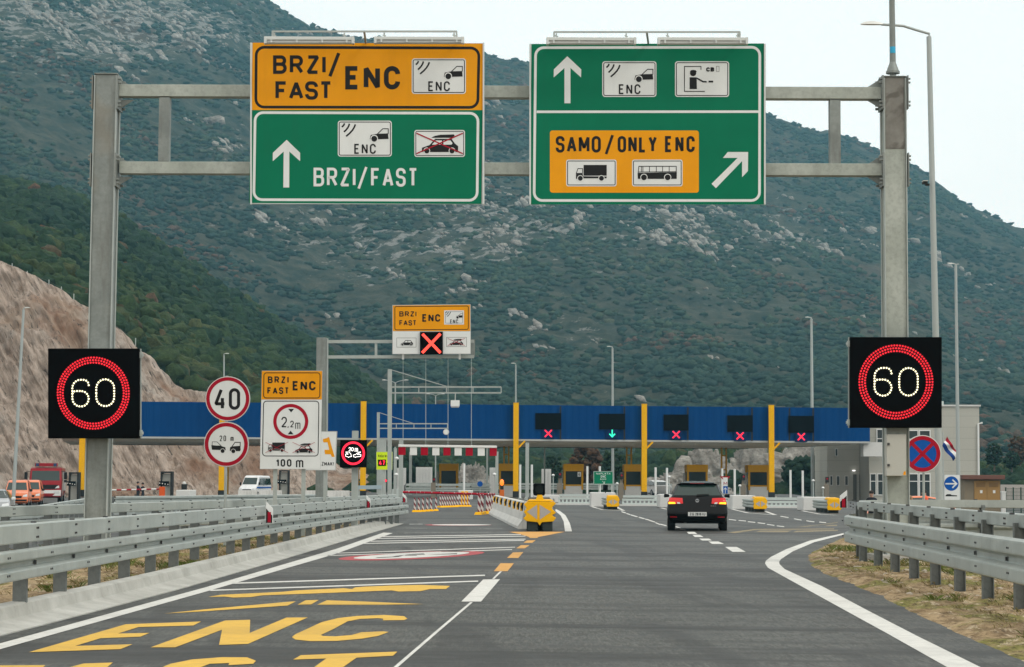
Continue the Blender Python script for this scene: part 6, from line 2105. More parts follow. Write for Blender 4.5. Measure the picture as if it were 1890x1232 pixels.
zt(A, M_ink, 'ENC', 587, 480, 712, 531, 11, z6_, 2.9333, 2, .2)
A.begin('white_panel')
A.poly('w', M_white, [z6_(*q_) for q_ in ((418, 582), (745, 582), (737, 956), (410, 956))], 1)
A.line('w', M_ink, [(*z6_(*q_), 6) for q_ in ((430, 589), (729, 589), (725, 886), (424, 886))], 1.5, 2, True)
A.ring('w', M_red, *z6_(577, 699), 77 / 2.9333, 95 / 2.9333, 2)
A.poly('w', M_ink, [z6_(*q_) for q_ in ((563, 631), (595, 631), (579, 650))], 2)
A.poly('w', M_ink, [z6_(*q_) for q_ in ((560, 769), (592, 769), (576, 749))], 2)
zt(A, M_ink, '2', 526, 674, 556, 731, 7, z6_, 2.9333, 2)
zt(A, M_ink, ',', 559, 700, 566, 731, 5, z6_, 2.9333, 2)
zt(A, M_ink, '2', 574, 695, 593, 731, 5, z6_, 2.9333, 2)
zt(A, M_ink, 'm', 601, 692, 629, 741, 4.5, z6_, 2.9333, 2)
pict_truck(A, *z6_(426, 796), *z6_(574, 882), 2, False, False)
A.line('w', M_red, [z6_(440, 812), z6_(562, 868)], .7, 5); A.line('w', M_red, [z6_(440, 868), z6_(562, 812)], .7, 5.5)
pict_roofbox(A, *z6_(583, 805), *z6_(711, 880), 2, False, False, True)
A.line('w', M_red, [z6_(587, 812), z6_(708, 868)], .7, 6); A.line('w', M_red, [z6_(587, 868), z6_(708, 812)], .7, 6.5)
zt(A, M_ink, '100', 497, 903, 581, 944, 8, z6_, 2.9333, 2, .22)
zt(A, M_ink, 'm', 605, 893, 645, 951, 7.5, z6_, 2.9333, 2)
A.done()
for x in (494, 647):
    a = at(*z6_(x, 940), D + .1)
    m = MB(); m.box((a.x, D + .09, (a.z + .1) / 2 + .6), (.095, .06, a.z + 1.2)); m.build('leg', M_galv, t)
D = 57.5
zq = Z(580, 780, 6.844)
t = thing('gap_sign', 'white RAZMAK! sign with an orange shape, half hidden behind the tall white sign', 'road sign', at(590, 868, D))
m = MB(); m.prism([at(*zq(-150, 606), D), at(*zq(270, 606), D), at(*zq(290, 112), D), at(*zq(-130, 112), D)], (0, .04, 0)); m.build('panel', M_alu, t)
A = Art(t, lambda x, y: at(x, y, D), step=.004)
A.begin('white_face')
A.poly('w', M_white, [zq(*q_) for q_ in ((-140, 600), (264, 600), (278, 122), (-126, 122))], 1)
shape = [(110, 212), (165, 197), (172, 185), (190, 190), (203, 245), (258, 435), (222, 437), (206, 402), (136, 402), (130, 346), (190, 346), (168, 252), (115, 252)]
for dx in (0, -185):
    A.poly('w', M_orange, [zq(x + dx, y) for x, y in shape], 2)
zt(A, M_ink, 'RAZMAK!', 22, 500, 247, 548, 8, zq, 6.844, 2, .16)
A.done()
m = MB(); a = at(600, 884, D + .1); m.bar((a.x, D + .08, 0), (a.x, D + .08, 2.7), .08, .06, up=(0, 1, 0)); m.build('post', M_galv, t)
D = 60.0
p = at(653.5, 884, D); p.z = 0
t = thing('steel_post', 'grey post carrying the small LED distance display', 'post', p)
m = MB(); m.box(p + Vector((0, .3, 1.4)), (.17, .17, 2.86)); m.build('shaft', M_galv, t)
m = MB(); m.box(p + Vector((0, .3, .04)), (.35, .35, .08)); m.build('base_plate', M_gpost, t)
t = thing('gap_display', 'small black LED display with a red ring, 20 m and two cars', 'LED sign', at(652, 862, D))
m = MB(); m.prism([at(*zq(322, 570), D), at(*zq(660, 570), D), at(*zq(664, 222), D), at(*zq(326, 222), D)], (0, .14, 0)); m.build('housing', M_blackbox, t, bevel=.01)
A = Art(t, lambda x, y: at(x, y, D), step=.004)
A.begin('red_ring'); A.ring('r', M_led_x2 if False else M_led_rx, *zq(492, 390), 121 / 6.844, 148 / 6.844, 1)
A.begin('digits'); zt(A, M_led_pw, '20', 434, 316, 498, 364, 7, zq, 6.844, 1, .05); zt(A, M_led_pw, 'm', 512, 306, 552, 375, 7, zq, 6.844, 1)
A.begin('car_symbols')
for pts in ([(397, 375), (440, 375), (462, 398), (470, 432), (440, 436), (436, 444), (425, 436), (397, 428), (396, 400), (430, 402)], [(588, 374), (560, 376), (520, 408), (494, 412), (497, 436), (515, 437), (520, 443), (530, 436), (588, 430), (590, 405), (545, 408)]):
    A.line('c', M_led_pw, [zq(*q_) for q_ in pts], .95, 1, True)
A.done()
D = 88.0
t = thing('speed_feedback_sign', 'yellow green Vasa brzina sign with a red lit 47', 'LED sign', at(*zq(885, 600), D))
m = MB(); m.prism([at(*zq(785, 600), D), at(*zq(985, 600), D), at(*zq(990, 370), D), at(*zq(783, 370), D)], (0, .05, 0)); m.build('panel', M_alu, t)
A = Art(t, lambda x, y: at(x, y, D), step=.004)
A.begin('yellow_face')
A.poly('y', M_lime_y, [zq(*q_) for q_ in ((788, 597), (982, 597), (986, 374), (786, 374))], 1)
zt(A, M_ink, 'Va', 806, 406, 838, 440, 4.5, zq, 6.844, 2, .1); zt(A, M_ink, 's', 843, 406, 855, 440, 4, zq, 6.844, 2, .1); zt(A, M_ink, 'a', 860, 406, 875, 440, 4.5, zq, 6.844, 2, .1)
zt(A, M_ink, 'brzina', 892, 406, 972, 440, 4.5, zq, 6.844, 2, .12)
zt(A, M_ink, 'km/h', 917, 508, 970, 532, 3, zq, 6.844, 2, .1)
A.begin('led_window')
A.rect('l', M_blackbox, *zq(805, 470), *zq(906, 551), 2)
zt(A, M_led_rx, '47', 818, 480, 894, 541, 12, zq, 6.844, 3, .1)
A.done()
m = MB(); a = at(*zq(885, 600), D + .1); m.bar((a.x, D + .08, 0), (a.x, D + .08, a.z + .3), .07, .07, up=(0, 1, 0)); m.build('post', M_galv, t)

# red and white reflector posts at the rails
def delineator(px, ptop, pbot, D, w_px, label, flip=1):
    a, b = at(px, pbot, D), at(px, ptop, D)
    w_ = w_px / S(D); h = b.z - a.z
    t = thing('reflector_post', label, 'reflector post', a, 'white reflector posts with red reflectors')
    c = Vector((a.x, D, 0))
    cut = h * .33
    lo, hi = (b.z - cut, b.z) if flip < 0 else (b.z, b.z - cut)
    m = MB(); m.prism([c + Vector((-w_ / 2, 0, a.z)), c + Vector((w_ / 2, 0, a.z)), c + Vector((w_ / 2, 0, hi)), c + Vector((-w_ / 2, 0, lo))], (0, .03, 0)); m.build('body', M_wht, t, bevel=.004)
    d = -h * .36
    m = MB(); m.prism([c + Vector((-w_ / 2 + .005, -.006, a.z + .005)), c + Vector((w_ / 2 - .012, -.006, a.z + .005)), c + Vector((w_ / 2 - .012, -.006, hi + d * .9)), c + Vector((-w_ / 2 + .005, -.006, lo + d * .9))], (0, .005, 0)); m.build('dark_band', M_ink, t)
    m = MB(); m.box(c + Vector((.0, -.012, a.z + h * .27)), (w_ * .45, .008, h * .48)); m.build('reflector', M_red, t)
    m = MB(); m.box(c + Vector((0, .08, a.z + h * .4)), (w_ * .5, .1, h * .3)); m.build('clamp', M_galv, t)
def rail_D(px):
    return min(lpath, key=lambda p: abs(945 + p.x / p.y * F - px)).y
delineator(497, 926, 966, rail_D(497) - 1.7, 13, 'white reflector post on the left rail below the tall white sign')
delineator(680, 914, 938, rail_D(680) - 2.2, 8, 'white reflector post on the left rail right of the small LED display')
delineator(746, 910.5, 928, rail_D(742) - 2.2, 6.5, 'white reflector post at the far end of the left rail')
delineator(1557, 905, 938, 42.0, 13.5, 'white reflector post at the tip of the right guard rail', -1)

# ---- street lamps
def street_lamp(px_t, y_t, px_b, D, wpx, heads, label, base=0.0, group='street lamps around the plaza'):
    b_ = at(px_b, 884, D); b_.z = base
    t_ = at(px_t, y_t, D)
    t = thing('street_lamp', label, 'street lamp', b_, group)
    r = wpx / 2 / S(D)
    m = MB(); m.tube([b_, b_ + (t_ - b_) * .3, t_], [r * 1.12, r, r * .72], 14); m.build('pole', M_lampgrey, t, smooth=True)
    for path, hl in heads:
        P0 = [at(x, y, D) for x, y in path]
        P0[0] = t_
        m = MB(); m.tube(P0, r * .38, 8); m.build('arm', M_lampgrey, t, smooth=True)
        d = (P0[-1] - P0[-2]); d.z = 0; d.normalize()
        L0 = hl / S(D)
        m = MB()
        rows = []
        for f, wv, hu, hd in ((-.08, .10, .06, .04), (.1, .16, .10, .05), (.4, .19, .16, .05), (.75, .17, .13, .05), (1, .08, .04, .03)):
            c = P0[-1] + d * (f * L0)
            n = Vector((-d.y, d.x, 0))
            k_ = L0 * .9
            rows.append([c + n * wv * k_ + Vector((0, 0, -hd * k_ * .4)), c + n * wv * .7 * k_ + Vector((0, 0, hu * k_)), c - n * wv * .7 * k_ + Vector((0, 0, hu * k_)), c - n * wv * k_ + Vector((0, 0, -hd * k_ * .4)), c + Vector((0, 0, -hd * k_))])
        m.grid(rows, close=True); m.poly(rows[0]); m.poly(rows[-1])
        m.build('lamp_head', M_lamphead, t, smooth=True)
    m = MB(); m.tube([b_, b_ + Vector((0, 0, .06))], r * 2.2, 12); m.build('base_plate', M_gpost, t)
    return t
M_lampgrey = paint('lamp_pole_grey', (.34, .37, .36), .5, .2)
M_lamphead = paint('lamp_head_white', (.66, .67, .64), .4)
z3_ = Z(1410, 0, 3.4229)
t = street_lamp(1714.5, 68, 1735.5, 52, 13, [([(1714, 66), z3_(1046, 215), z3_(960, 190), z3_(880, 165), z3_(740, 155)], 38)], 'tall street lamp with a long arm to the left, right of the right gantry post', LOW)
m = MB(); p = at(1707, 338, 51.8); m.box(p, (.10, .2, .055)); m.box(p + Vector((.08, .1, -.03)), (.1, .06, .05)); m.build('camera', M_dark, t)
m = MB(); m.box(p + Vector((0, -.02, .04)), (.115, .22, .015)); m.build('camera_hood', M_wht, t)
street_lamp(43.5, 572, 25, 148, 6.5, [([(43.5, 572), (44, 570), (46, 568.5)], 10)], 'slim street lamp at the left edge before the rock cutting', LOW)
street_lamp(413.5, 656, 413.5, 214, 3.6, [([(413.5, 656), (413, 654), (416, 653)], 7)], 'thin street lamp above the round 40 sign')
street_lamp(952, 674, 952, 216, 3.6, [([(952, 674), (952, 672), (950, 671)], 7)], 'thin street lamp above the yellow column beside the height gate')
street_lamp(1130.5, 643, 1131, 205, 5.0, [([(1130.5, 643), (1130, 641), (1127, 640)], 7)], 'street lamp rising above the green arrow signal')
street_lamp(1497.5, 589, 1500, 195, 6.2, [([(1497.5, 589), (1497, 587), (1494, 586)], 8)], 'street lamp rising behind the rightmost lane signal')
street_lamp(1764, 490, 1769, 112, 7.0, [([(1764, 490), (1763, 488), (1760, 487)], 11), ([(1764, 490), (1765, 488.5), (1765.5, 488)], 5)], 'street lamp between the right speed display and the right edge', LOW)
street_lamp(729.6, 707, 729.6, 216, 3.4, [([(729.6, 707), (722, 704), (713, 702)], 8), ([(729.6, 707), (737, 704), (746, 702)], 8)], 'double armed street lamp left of the cantilever sign above the fascia')
street_lamp(804, 731, 804, 218, 2.6, [([(804, 731), (799, 728.5), (793, 727.5)], 6), ([(804, 731), (809, 728.5), (815, 727.5)], 6)], 'double armed street lamp just showing above the fascia under the slim gantry')
plain_post(973, 818, 150, 6.5, 'tall grey pole behind the lamp of the big crash cushion', 'grey_pole')
plain_post(1005, 818, 190, 2.6, 'thin grey pole between the big crash cushion and the booth numbered 4', 'grey_pole')
plain_post(757.5, 835, 196, 5, 'grey pole behind the second white height flag', 'grey_pole')
plain_post(899, 822, 198, 3.4, 'thin grey pole behind the right end of the height flags', 'grey_pole')

# ---- office building on the right
q = NT('facade_panels')
bk = q.n('ShaderNodeTexBrick'); bk.offset = 0
mp = q.n('ShaderNodeMapping'); mp.inputs['Rotation'].default_value = (R(90), 0, 0); q.l(q.co, mp.inputs['Vector']); q.l(mp.outputs['Vector'], bk.inputs['Vector'])
for k_, v in (('Scale', 1.0), ('Mortar Size', .012), ('Brick Width', 5.0), ('Row Height', .95), ('Bias', 0)):
    bk.inputs[k_].default_value = v
bk.inputs['Color1'].default_value = (.44, .43, .375, 1); bk.inputs['Color2'].default_value = (.46, .45, .395, 1); bk.inputs['Mortar'].default_value = (.28, .275, .24, 1)
M_fac = q.done(q.mix(q.math('MULTIPLY', q.noise(.6, 5, .6, (1, 1, .3)), .35), bk.outputs['Color'], (.34, .335, .30)), .7, spec=.2)
Db = 186.0
a, b = at(1604, 884, Db), at(1808.5, 884, Db)
ztop = at(1700, 750, Db).z
t = thing('office_building', 'grey two storey office building right of the toll lanes', 'building', (a.x, Db, LOW))
m = MB(); m.box(((a.x + b.x) / 2, Db + 7, (ztop + LOW) / 2), (b.x - a.x, 14, ztop - LOW)); m.build('wall', M_fac, t)
wa, wb = at(1529.5, 884, Db + 5), at(1610, 884, Db + 5)
zw = 5.2
m = MB(); m.box(((wa.x + wb.x) / 2, Db + 9, (zw + LOW) / 2), (wb.x - wa.x + .2, 8, zw - LOW)); m.build('side_wing', M_fac, t)
m = MB(); m.box(((a.x + b.x) / 2, Db + 7, ztop + .06), (b.x - a.x + .25, 14.25, .14)); m.build('roof_edge', M_pale, t)
m = MB(); m.box((at(1741, 884, Db).x, Db + 4, ztop + .35), (1.6, .9, .45)); m.build('roof_unit', M_grail, t)
M_win = NT('office_window'); M_win = M_win.done((.02, .03, .03), .12, spec=.35)
def bwin(x0, y0, x1, y1, D, frame=.06, mull=(), lit=None):
    p0, p1 = at(x0, y1, D), at(x1, y0, D)
    c = (p0 + p1) / 2
    w_, h = p1.x - p0.x, p1.z - p0.z
    m = MB()
    m.box(c + Vector((-w_ / 2, -.02, 0)), (frame, .10, h + frame)); m.box(c + Vector((w_ / 2, -.02, 0)), (frame, .10, h + frame))
    m.box(c + Vector((0, -.02, h / 2)), (w_ - frame, .10, frame)); m.box(c + Vector((0, -.02, -h / 2)), (w_ - frame, .10, frame))
    for f in mull:
        m.box(c + Vector((0, -.02, h * (.5 - f))), (w_ - frame, .09, frame * .8))
    f_ = m.build('window', M_wht, t)
    m = MB(); m.box(c + Vector((0, -.012, 0)), (w_ - frame, .03, h - frame)); m.build('pane', M_win, f_)
for x0, x1 in ((1532, 1536.5), (1544, 1549.5), (1559.5, 1565)):
    bwin(x0, 879, x1, 896, Db + 4.98, .04)
bwin(1541.5, 829, 1546, 842, Db + 4.98, .04)
for x0, x1 in ((1606.5, 1616.5), (1620, 1630)):
    bwin(x0, 875, x1, 914, Db - .02, .07, (.35,))
bwin(1618.5, 793, 1629, 836, Db - .02, .08, (.4,))
for x0, x1 in ((1674.5, 1694), (1697, 1716.5)):
    bwin(x0, 875, x1, 918, Db - .02, .08, (.32,)); bwin(x0, 795, x1, 811, Db - .02, .08)
for x0, x1, dm in ((1575, 1581, 0), (1586.5, 1591.5, 0)):
    p0, p1 = at(x0, 924, Db + 4.9), at(x1, 876, Db + 4.9)
    m = MB(); m.box(((p0.x + p1.x) / 2, Db + 4.96, (p0.z + p1.z) / 2), (p1.x - p0.x, .1, p1.z - p0.z)); m.build('door', paint('door_grey', (.10, .10, .085), .6), t)
p = at(1576, 869, Db + 4.8)
m = MB(); m.box(p, (.24, .18, .09)); m.build('wall_lamp', M_led_pw, t, bevel=.02)
m = MB(); a = at(1808, 783, Db - .1); b = at(1806.5, 920, Db - .1)
m.tube([a + Vector((.25, 0, .1)), a + Vector((-.12, 0, 0)), Vector((b.x, b.y, b.z))], .085, 8); m.build('drain_pipe', M_wht, t)
# annex kiosk, cabinet, fence and far wall at the right edge
zk = Z(1780, 720, 5.355)
D = 118.0
a, b = at(1780, 884, D), at(1846.5, 884, D)
t = thing('transformer_kiosk', 'small brown kiosk with double doors and a flat dark red roof', 'kiosk', (a.x, D, LOW))
zk1 = at(1810, 885, D).z
m = MB(); m.box(((a.x + b.x) / 2, D + 1.2, (zk1 + LOW) / 2), (b.x - a.x, 2.4, zk1 - LOW)); m.build('wall', paint('kiosk_wall', (.20, .165, .115), .85), t)
m = MB(); m.box(((a.x + b.x) / 2, D + 1.1, zk1 + .11), (b.x - a.x + .35, 2.9, .24)); m.build('roof', paint('kiosk_roof', (.13, .055, .04), .7), t, bevel=.02)
for x0, x1 in ((1798.5, 1821), (1822, 1845)):
    p0, p1 = at(x0, 933, D - .02), at(x1, 888, D - .02)
    m = MB(); m.box(((p0.x + p1.x) / 2, D - .02, (p0.z + p1.z) / 2), (p1.x - p0.x, .05, p1.z - p0.z))
    d_ = m.build('door', paint('kiosk_door', (.30, .17, .05), .6), t)
    pc = at((x0 + x1) / 2, 891, D)
    for k in range(5):
        m = MB(); m.box((pc.x, D - .055, pc.z - .02 - k * .05), (.50, .02, .025)); m.build('louvre', paint('louvre_brown', (.17, .10, .035), .6), d_)
    pc = at((x0 + x1) / 2 + 1, 908, D)
    m = MB(); m.box((pc.x, D - .05, pc.z), (.13, .012, .16)); m.build('notice', M_wht, d_)
t = thing('meter_cabinet', 'narrow pale cabinet standing right of the brown kiosk', 'cabinet', (at(1852, 884, 112).x, 112, LOW))
p0, p1 = at(1848.5, 936, 112), at(1855.5, 909, 112)
m = MB(); m.box(((p0.x + p1.x) / 2, 112, (LOW + p1.z) / 2), (p1.x - p0.x, .25, p1.z - LOW)); m.build('body', M_pale, t, bevel=.01)
m = MB(); m.box(((p0.x + p1.x) / 2, 112, p1.z + .02), ((p1.x - p0.x) * 1.15, .3, .05)); m.build('lid', M_wht, t)
D = 116.0
t = thing('mesh_fence', 'dark green mesh fence at the right edge beyond the kiosk', 'fence', (at(1870, 884, D).x, D, LOW))
M_fen = paint('fence_green', (.02, .045, .03), .5)
zf0, zf1 = LOW, at(1870, 900, D).z
for i in range(9):
    x = at(1856 + i * 14, 884, D).x
    m = MB(); m.box((x, D, (zf0 + zf1) / 2), (.07, .07, zf1 - zf0)); m.build('fence_post', M_fen, t)
    if i < 8:
        x2 = at(1856 + (i + 1) * 14, 884, D).x
        m = MB()
        for k in range(9):
            m.box(((x + x2) / 2, D, zf0 + .1 + (zf1 - zf0 - .15) * k / 8), (x2 - x - .07, .014, .014))
        for k in range(6):
            m.box((x + (x2 - x) * (k + .5) / 6, D, (zf0 + zf1) / 2), (.012, .012, zf1 - zf0 - .1))
        m.build('mesh_panel', M_fen, t)
p = at(1870, 897, 215)
m = MB(); m.box((p.x + 8, 215, .3), (30, .4, 1.7))
tag(m.build('low_wall', paint('wall_concrete', (.38, .35, .32), .9), org=(p.x + 8, 215, 0)), 'low pale concrete wall in the distance at the right edge', 'wall')
# round no stopping sign and the blue arrow sign
D = 47.5
zn = Z(1500, 580, 2.9333)
c0 = zn(594, 757)
p = at(1704, 884, D + .08); p.z = 0
t = thing('sign_post', 'slim pole carrying the round blue no stopping sign', 'post', p)
m = MB(); m.tube([p, at(1704.5, 806, D + .08)], .028, 10); m.build('tube', M_galv, t, smooth=True)
m = MB(); m.tube([p + Vector((0, 0, -.05)), p + Vector((0, 0, .1))], .07, 10); m.build('foot', M_conc, t)
t, A = round_sign('round blue no stopping sign with a red rim and red cross', c0, 101.5 / 2.9333, D)
A.begin('face')
A.disc('f', M_white, *c0, 101 / 2.9333, None, 1)
A.disc('f', M_blue, *c0, 82 / 2.9333, None, 2)
A.ring('f', M_red, *c0, 76 / 2.9333, 97 / 2.9333, 4)
k_ = 58 / 2.9333
A.line('f', M_red, [(c0[0] - k_, c0[1] - k_), (c0[0] + k_, c0[1] + k_)], 19 / 2.9333, 3)
A.line('f', M_red, [(c0[0] + k_, c0[1] - k_), (c0[0] - k_, c0[1] + k_)], 19 / 2.9333, 3.4)
A.done()
D = 88.0
t = thing('direction_sign', 'white board with a blue disc and white arrow pointing right', 'road sign', (at(1757, 884, D).x, D, LOW))
m = MB(); m.prism([at(*zn(712, 1008), D), at(*zn(797, 1008), D), at(*zn(797, 870), D), at(*zn(712, 870), D)], (0, .04, 0)); m.build('panel', M_alu, t)
A = Art(t, lambda x, y: at(x, y, D), step=.004)
A.begin('face')
A.rect('w', M_white, *zn(713, 871), *zn(796, 1007), 1, 2)
A.disc('w', M_blue, *zn(751, 918), 39 / 2.9333, None, 2)
A.line('w', M_white, [zn(718, 919), zn(778, 919)], 2.6, 3); A.line('w', M_white, [zn(756, 897), zn(779, 919), zn(756, 941)], 2.6, 3.3)
A.poly('w', M_ink, [zn(*q_) for q_ in ((719, 982), (727, 976), (745, 975), (752, 980), (781, 982), (781, 987), (719, 987))], 2)
A.done()
m = MB(); a = at(1757, 884, D + .1); m.bar((a.x, D + .08, LOW), (a.x, D + .08, 1.55), .08, .06, up=(0, 1, 0)); m.build('post', M_galv, t)
# flag
D = 140.0
pt = at(1740.5, 806, D)
t = thing('flag', 'red, white and blue flag hanging limply from a pole by the office building', 'flag', (pt.x, D, LOW))
m = MB(); m.tube([(pt.x, D, LOW), pt + Vector((0, 0, .3))], .035, 8); m.build('pole', M_lampgrey, t, smooth=True)
cols = [M_red, M_wht, signpaint('flag_blue', (.01, .05, .24))]
for k in range(3):
    rows = []
    for i in range(9):
        v = i / 8
        row = []
        for j in range(4):
            u = (k + j / 3) / 3
            x = .75 * v + .34 * (1 - u) * (1 - .3 * v) - .1 + .05 * math.sin(v * 7 + u * 3) * v
            y = .12 * math.sin(v * 9 + u * 5)
            z = -.95 * v - .62 * u - .05 * math.sin(u * 6 + v * 3)
            row.append(pt + Vector((.03 + x, y, z)))
        rows.append(row)
    m = MB(); m.grid(rows); m.build('stripe', cols[k], t, smooth='all')
# wire fence posts along the top of the rock cutting
pf0 = []
for x, y in ((22, 502), (50, 516), (90, 532), (113, 545), (136, 558), (250, 640)):
    pf0.append(at(x, y + 6, 258))
t = thing('wire_fence', 'thin wire fence along the top edge of the rock cutting', 'fence', pf0[0])
for p in pf0:
    m = MB(); m.tube([p + Vector((0, 0, -1)), p + Vector((0, 0, 1.4))], .05, 6); m.build('fence_post', M_grail, t)
for a, b in zip(pf0[:-1], pf0[1:]):
    for z in (.6, 1.2):
        m = MB(); m.tube([a + Vector((0, 0, z)), b + Vector((0, 0, z))], .008, 4); m.build('wire', M_gpost, t)
# kiosks on the left lanes
zl4 = Z(230, 850, 11.118)
D = 152.0
def ticket_kiosk(x0, x1, y0, D, lab):
    p = at((x0 + x1) / 2, 884, D); p.z = LOW
    w_ = (x1 - x0) / S(D); h = at(x0, y0, D).z - LOW
    t = thing('ticket_kiosk', lab, 'kiosk', p, 'dark framed kiosks at the left toll lanes')
    m = MB()
    for dx in (-1, 1):
        m.box(p + Vector((dx * (w_ / 2 - .05), 0, h / 2)), (.10, .9, h))
    m.box(p + Vector((0, 0, h - .06)), (w_ - .2, .9, .12))
    m.build('frame', M_dark, t)
    m = MB(); m.box(p + Vector((0, .1, h / 2 - .1)), (w_ - .2, .6, h - .12)); m.build('cabinet', paint('kiosk_panel', (.36, .36, .32), .6), t)
    m = MB(); m.box(p + Vector((-.15, -.48, h * .66)), (w_ * .9, .05, .32)); m.build('sign_box', M_blackbox, t)
    for k in range(4):
        m = MB(); m.tube([p + Vector((-.15 + w_ * (-.36 + .24 * k), -.512, h * .67 - .03 * k)), p + Vector((-.15 + w_ * (-.36 + .24 * k), -.507, h * .67 - .03 * k))], .045, 8); m.build('lamp', M_pale, t)
ticket_kiosk(298, 319, 870.5, D, 'dark framed ticket kiosk right of the two people at the left lanes')
ticket_kiosk(129, 147, 872, D + 6, 'dark framed ticket kiosk between the fire truck and the leftmost yellow column')
ticket_kiosk(516, 534, 868, D + 20, 'dark framed ticket kiosk behind the legs of the tall white sign')
a, b = at(206, 905, D - 4), at(298, 903, D - 4)
t = thing('barrier_arm', 'red and white striped barrier arm at the left lanes in front of the two people', 'barrier', a)
for i in range(10):
    m = MB(); m.tube([a + (b - a) * i / 10, a + (b - a) * (i + 1) / 10], .05, 8); m.build('arm_section', M_red if i % 2 else M_wht, t, smooth=True)
m = MB(); m.box((b.x + .05, b.y, (b.z + LOW) / 2 + .1), (.36, .36, b.z - LOW + .1)); m.build('housing', signpaint('barrier_orange', (.65, .10, .02)), t, bevel=.03)
for k, (x, D_, lab) in enumerate(((300, 120, 'pale slatted railing at the left toll lanes below the ticket kiosk'), (228, 118, 'short pale slatted railing right of the left gantry post'))):
    railing(x - (48 if k == 0 else 22), x + (48 if k == 0 else 20), D_, .35, lab, LOW)
block(325, 350, 905, 112, 'pale concrete block at the end of the left lane railing')
p = at(340, 899, 150)
t = thing('waste_bin', 'black bin with a pale top beside the left lane railing', 'bin', (p.x, 150, LOW))
m = MB(); m.tube([(p.x, 150, LOW), (p.x, 150, 1.05)], .2, 14); m.build('body', M_dark, t, smooth=True)
m = MB(); m.sphere((p.x, 150, 1.08), (.13, .13, .16), 12, 6); m.build('lid', M_pale, t, smooth='all')
# pale barriers in front of the white van
for k, (x0, x1, lab) in enumerate(((440, 475, 'pale concrete barrier in front of the white van'), (478, 520, 'pale concrete barrier just right of the one before the white van'), (600, 645, 'pale concrete barrier left of the post of the small LED display'), (560, 598, 'pale concrete barrier behind the cantilever post'))):
    D = 128
    a, b = at(x0, 905, D), at(x1, 905, D)
    m = MB(); rows = [[Vector((x, D + o, z)) for o, z in ((-.3, LOW), (-.3, LOW + .1), (-.12, LOW + .4), (-.1, .78), (.1, .78), (.12, LOW + .4), (.3, LOW + .1), (.3, LOW))] for x in (a.x, b.x)]
    m.grid(rows, close=True); m.poly(rows[0]); m.poly(rows[1])
    tag(m.build('concrete_barrier', M_jersey, org=((a.x + b.x) / 2, D, LOW)), lab, 'barrier', 'pale concrete barriers at the left lanes')

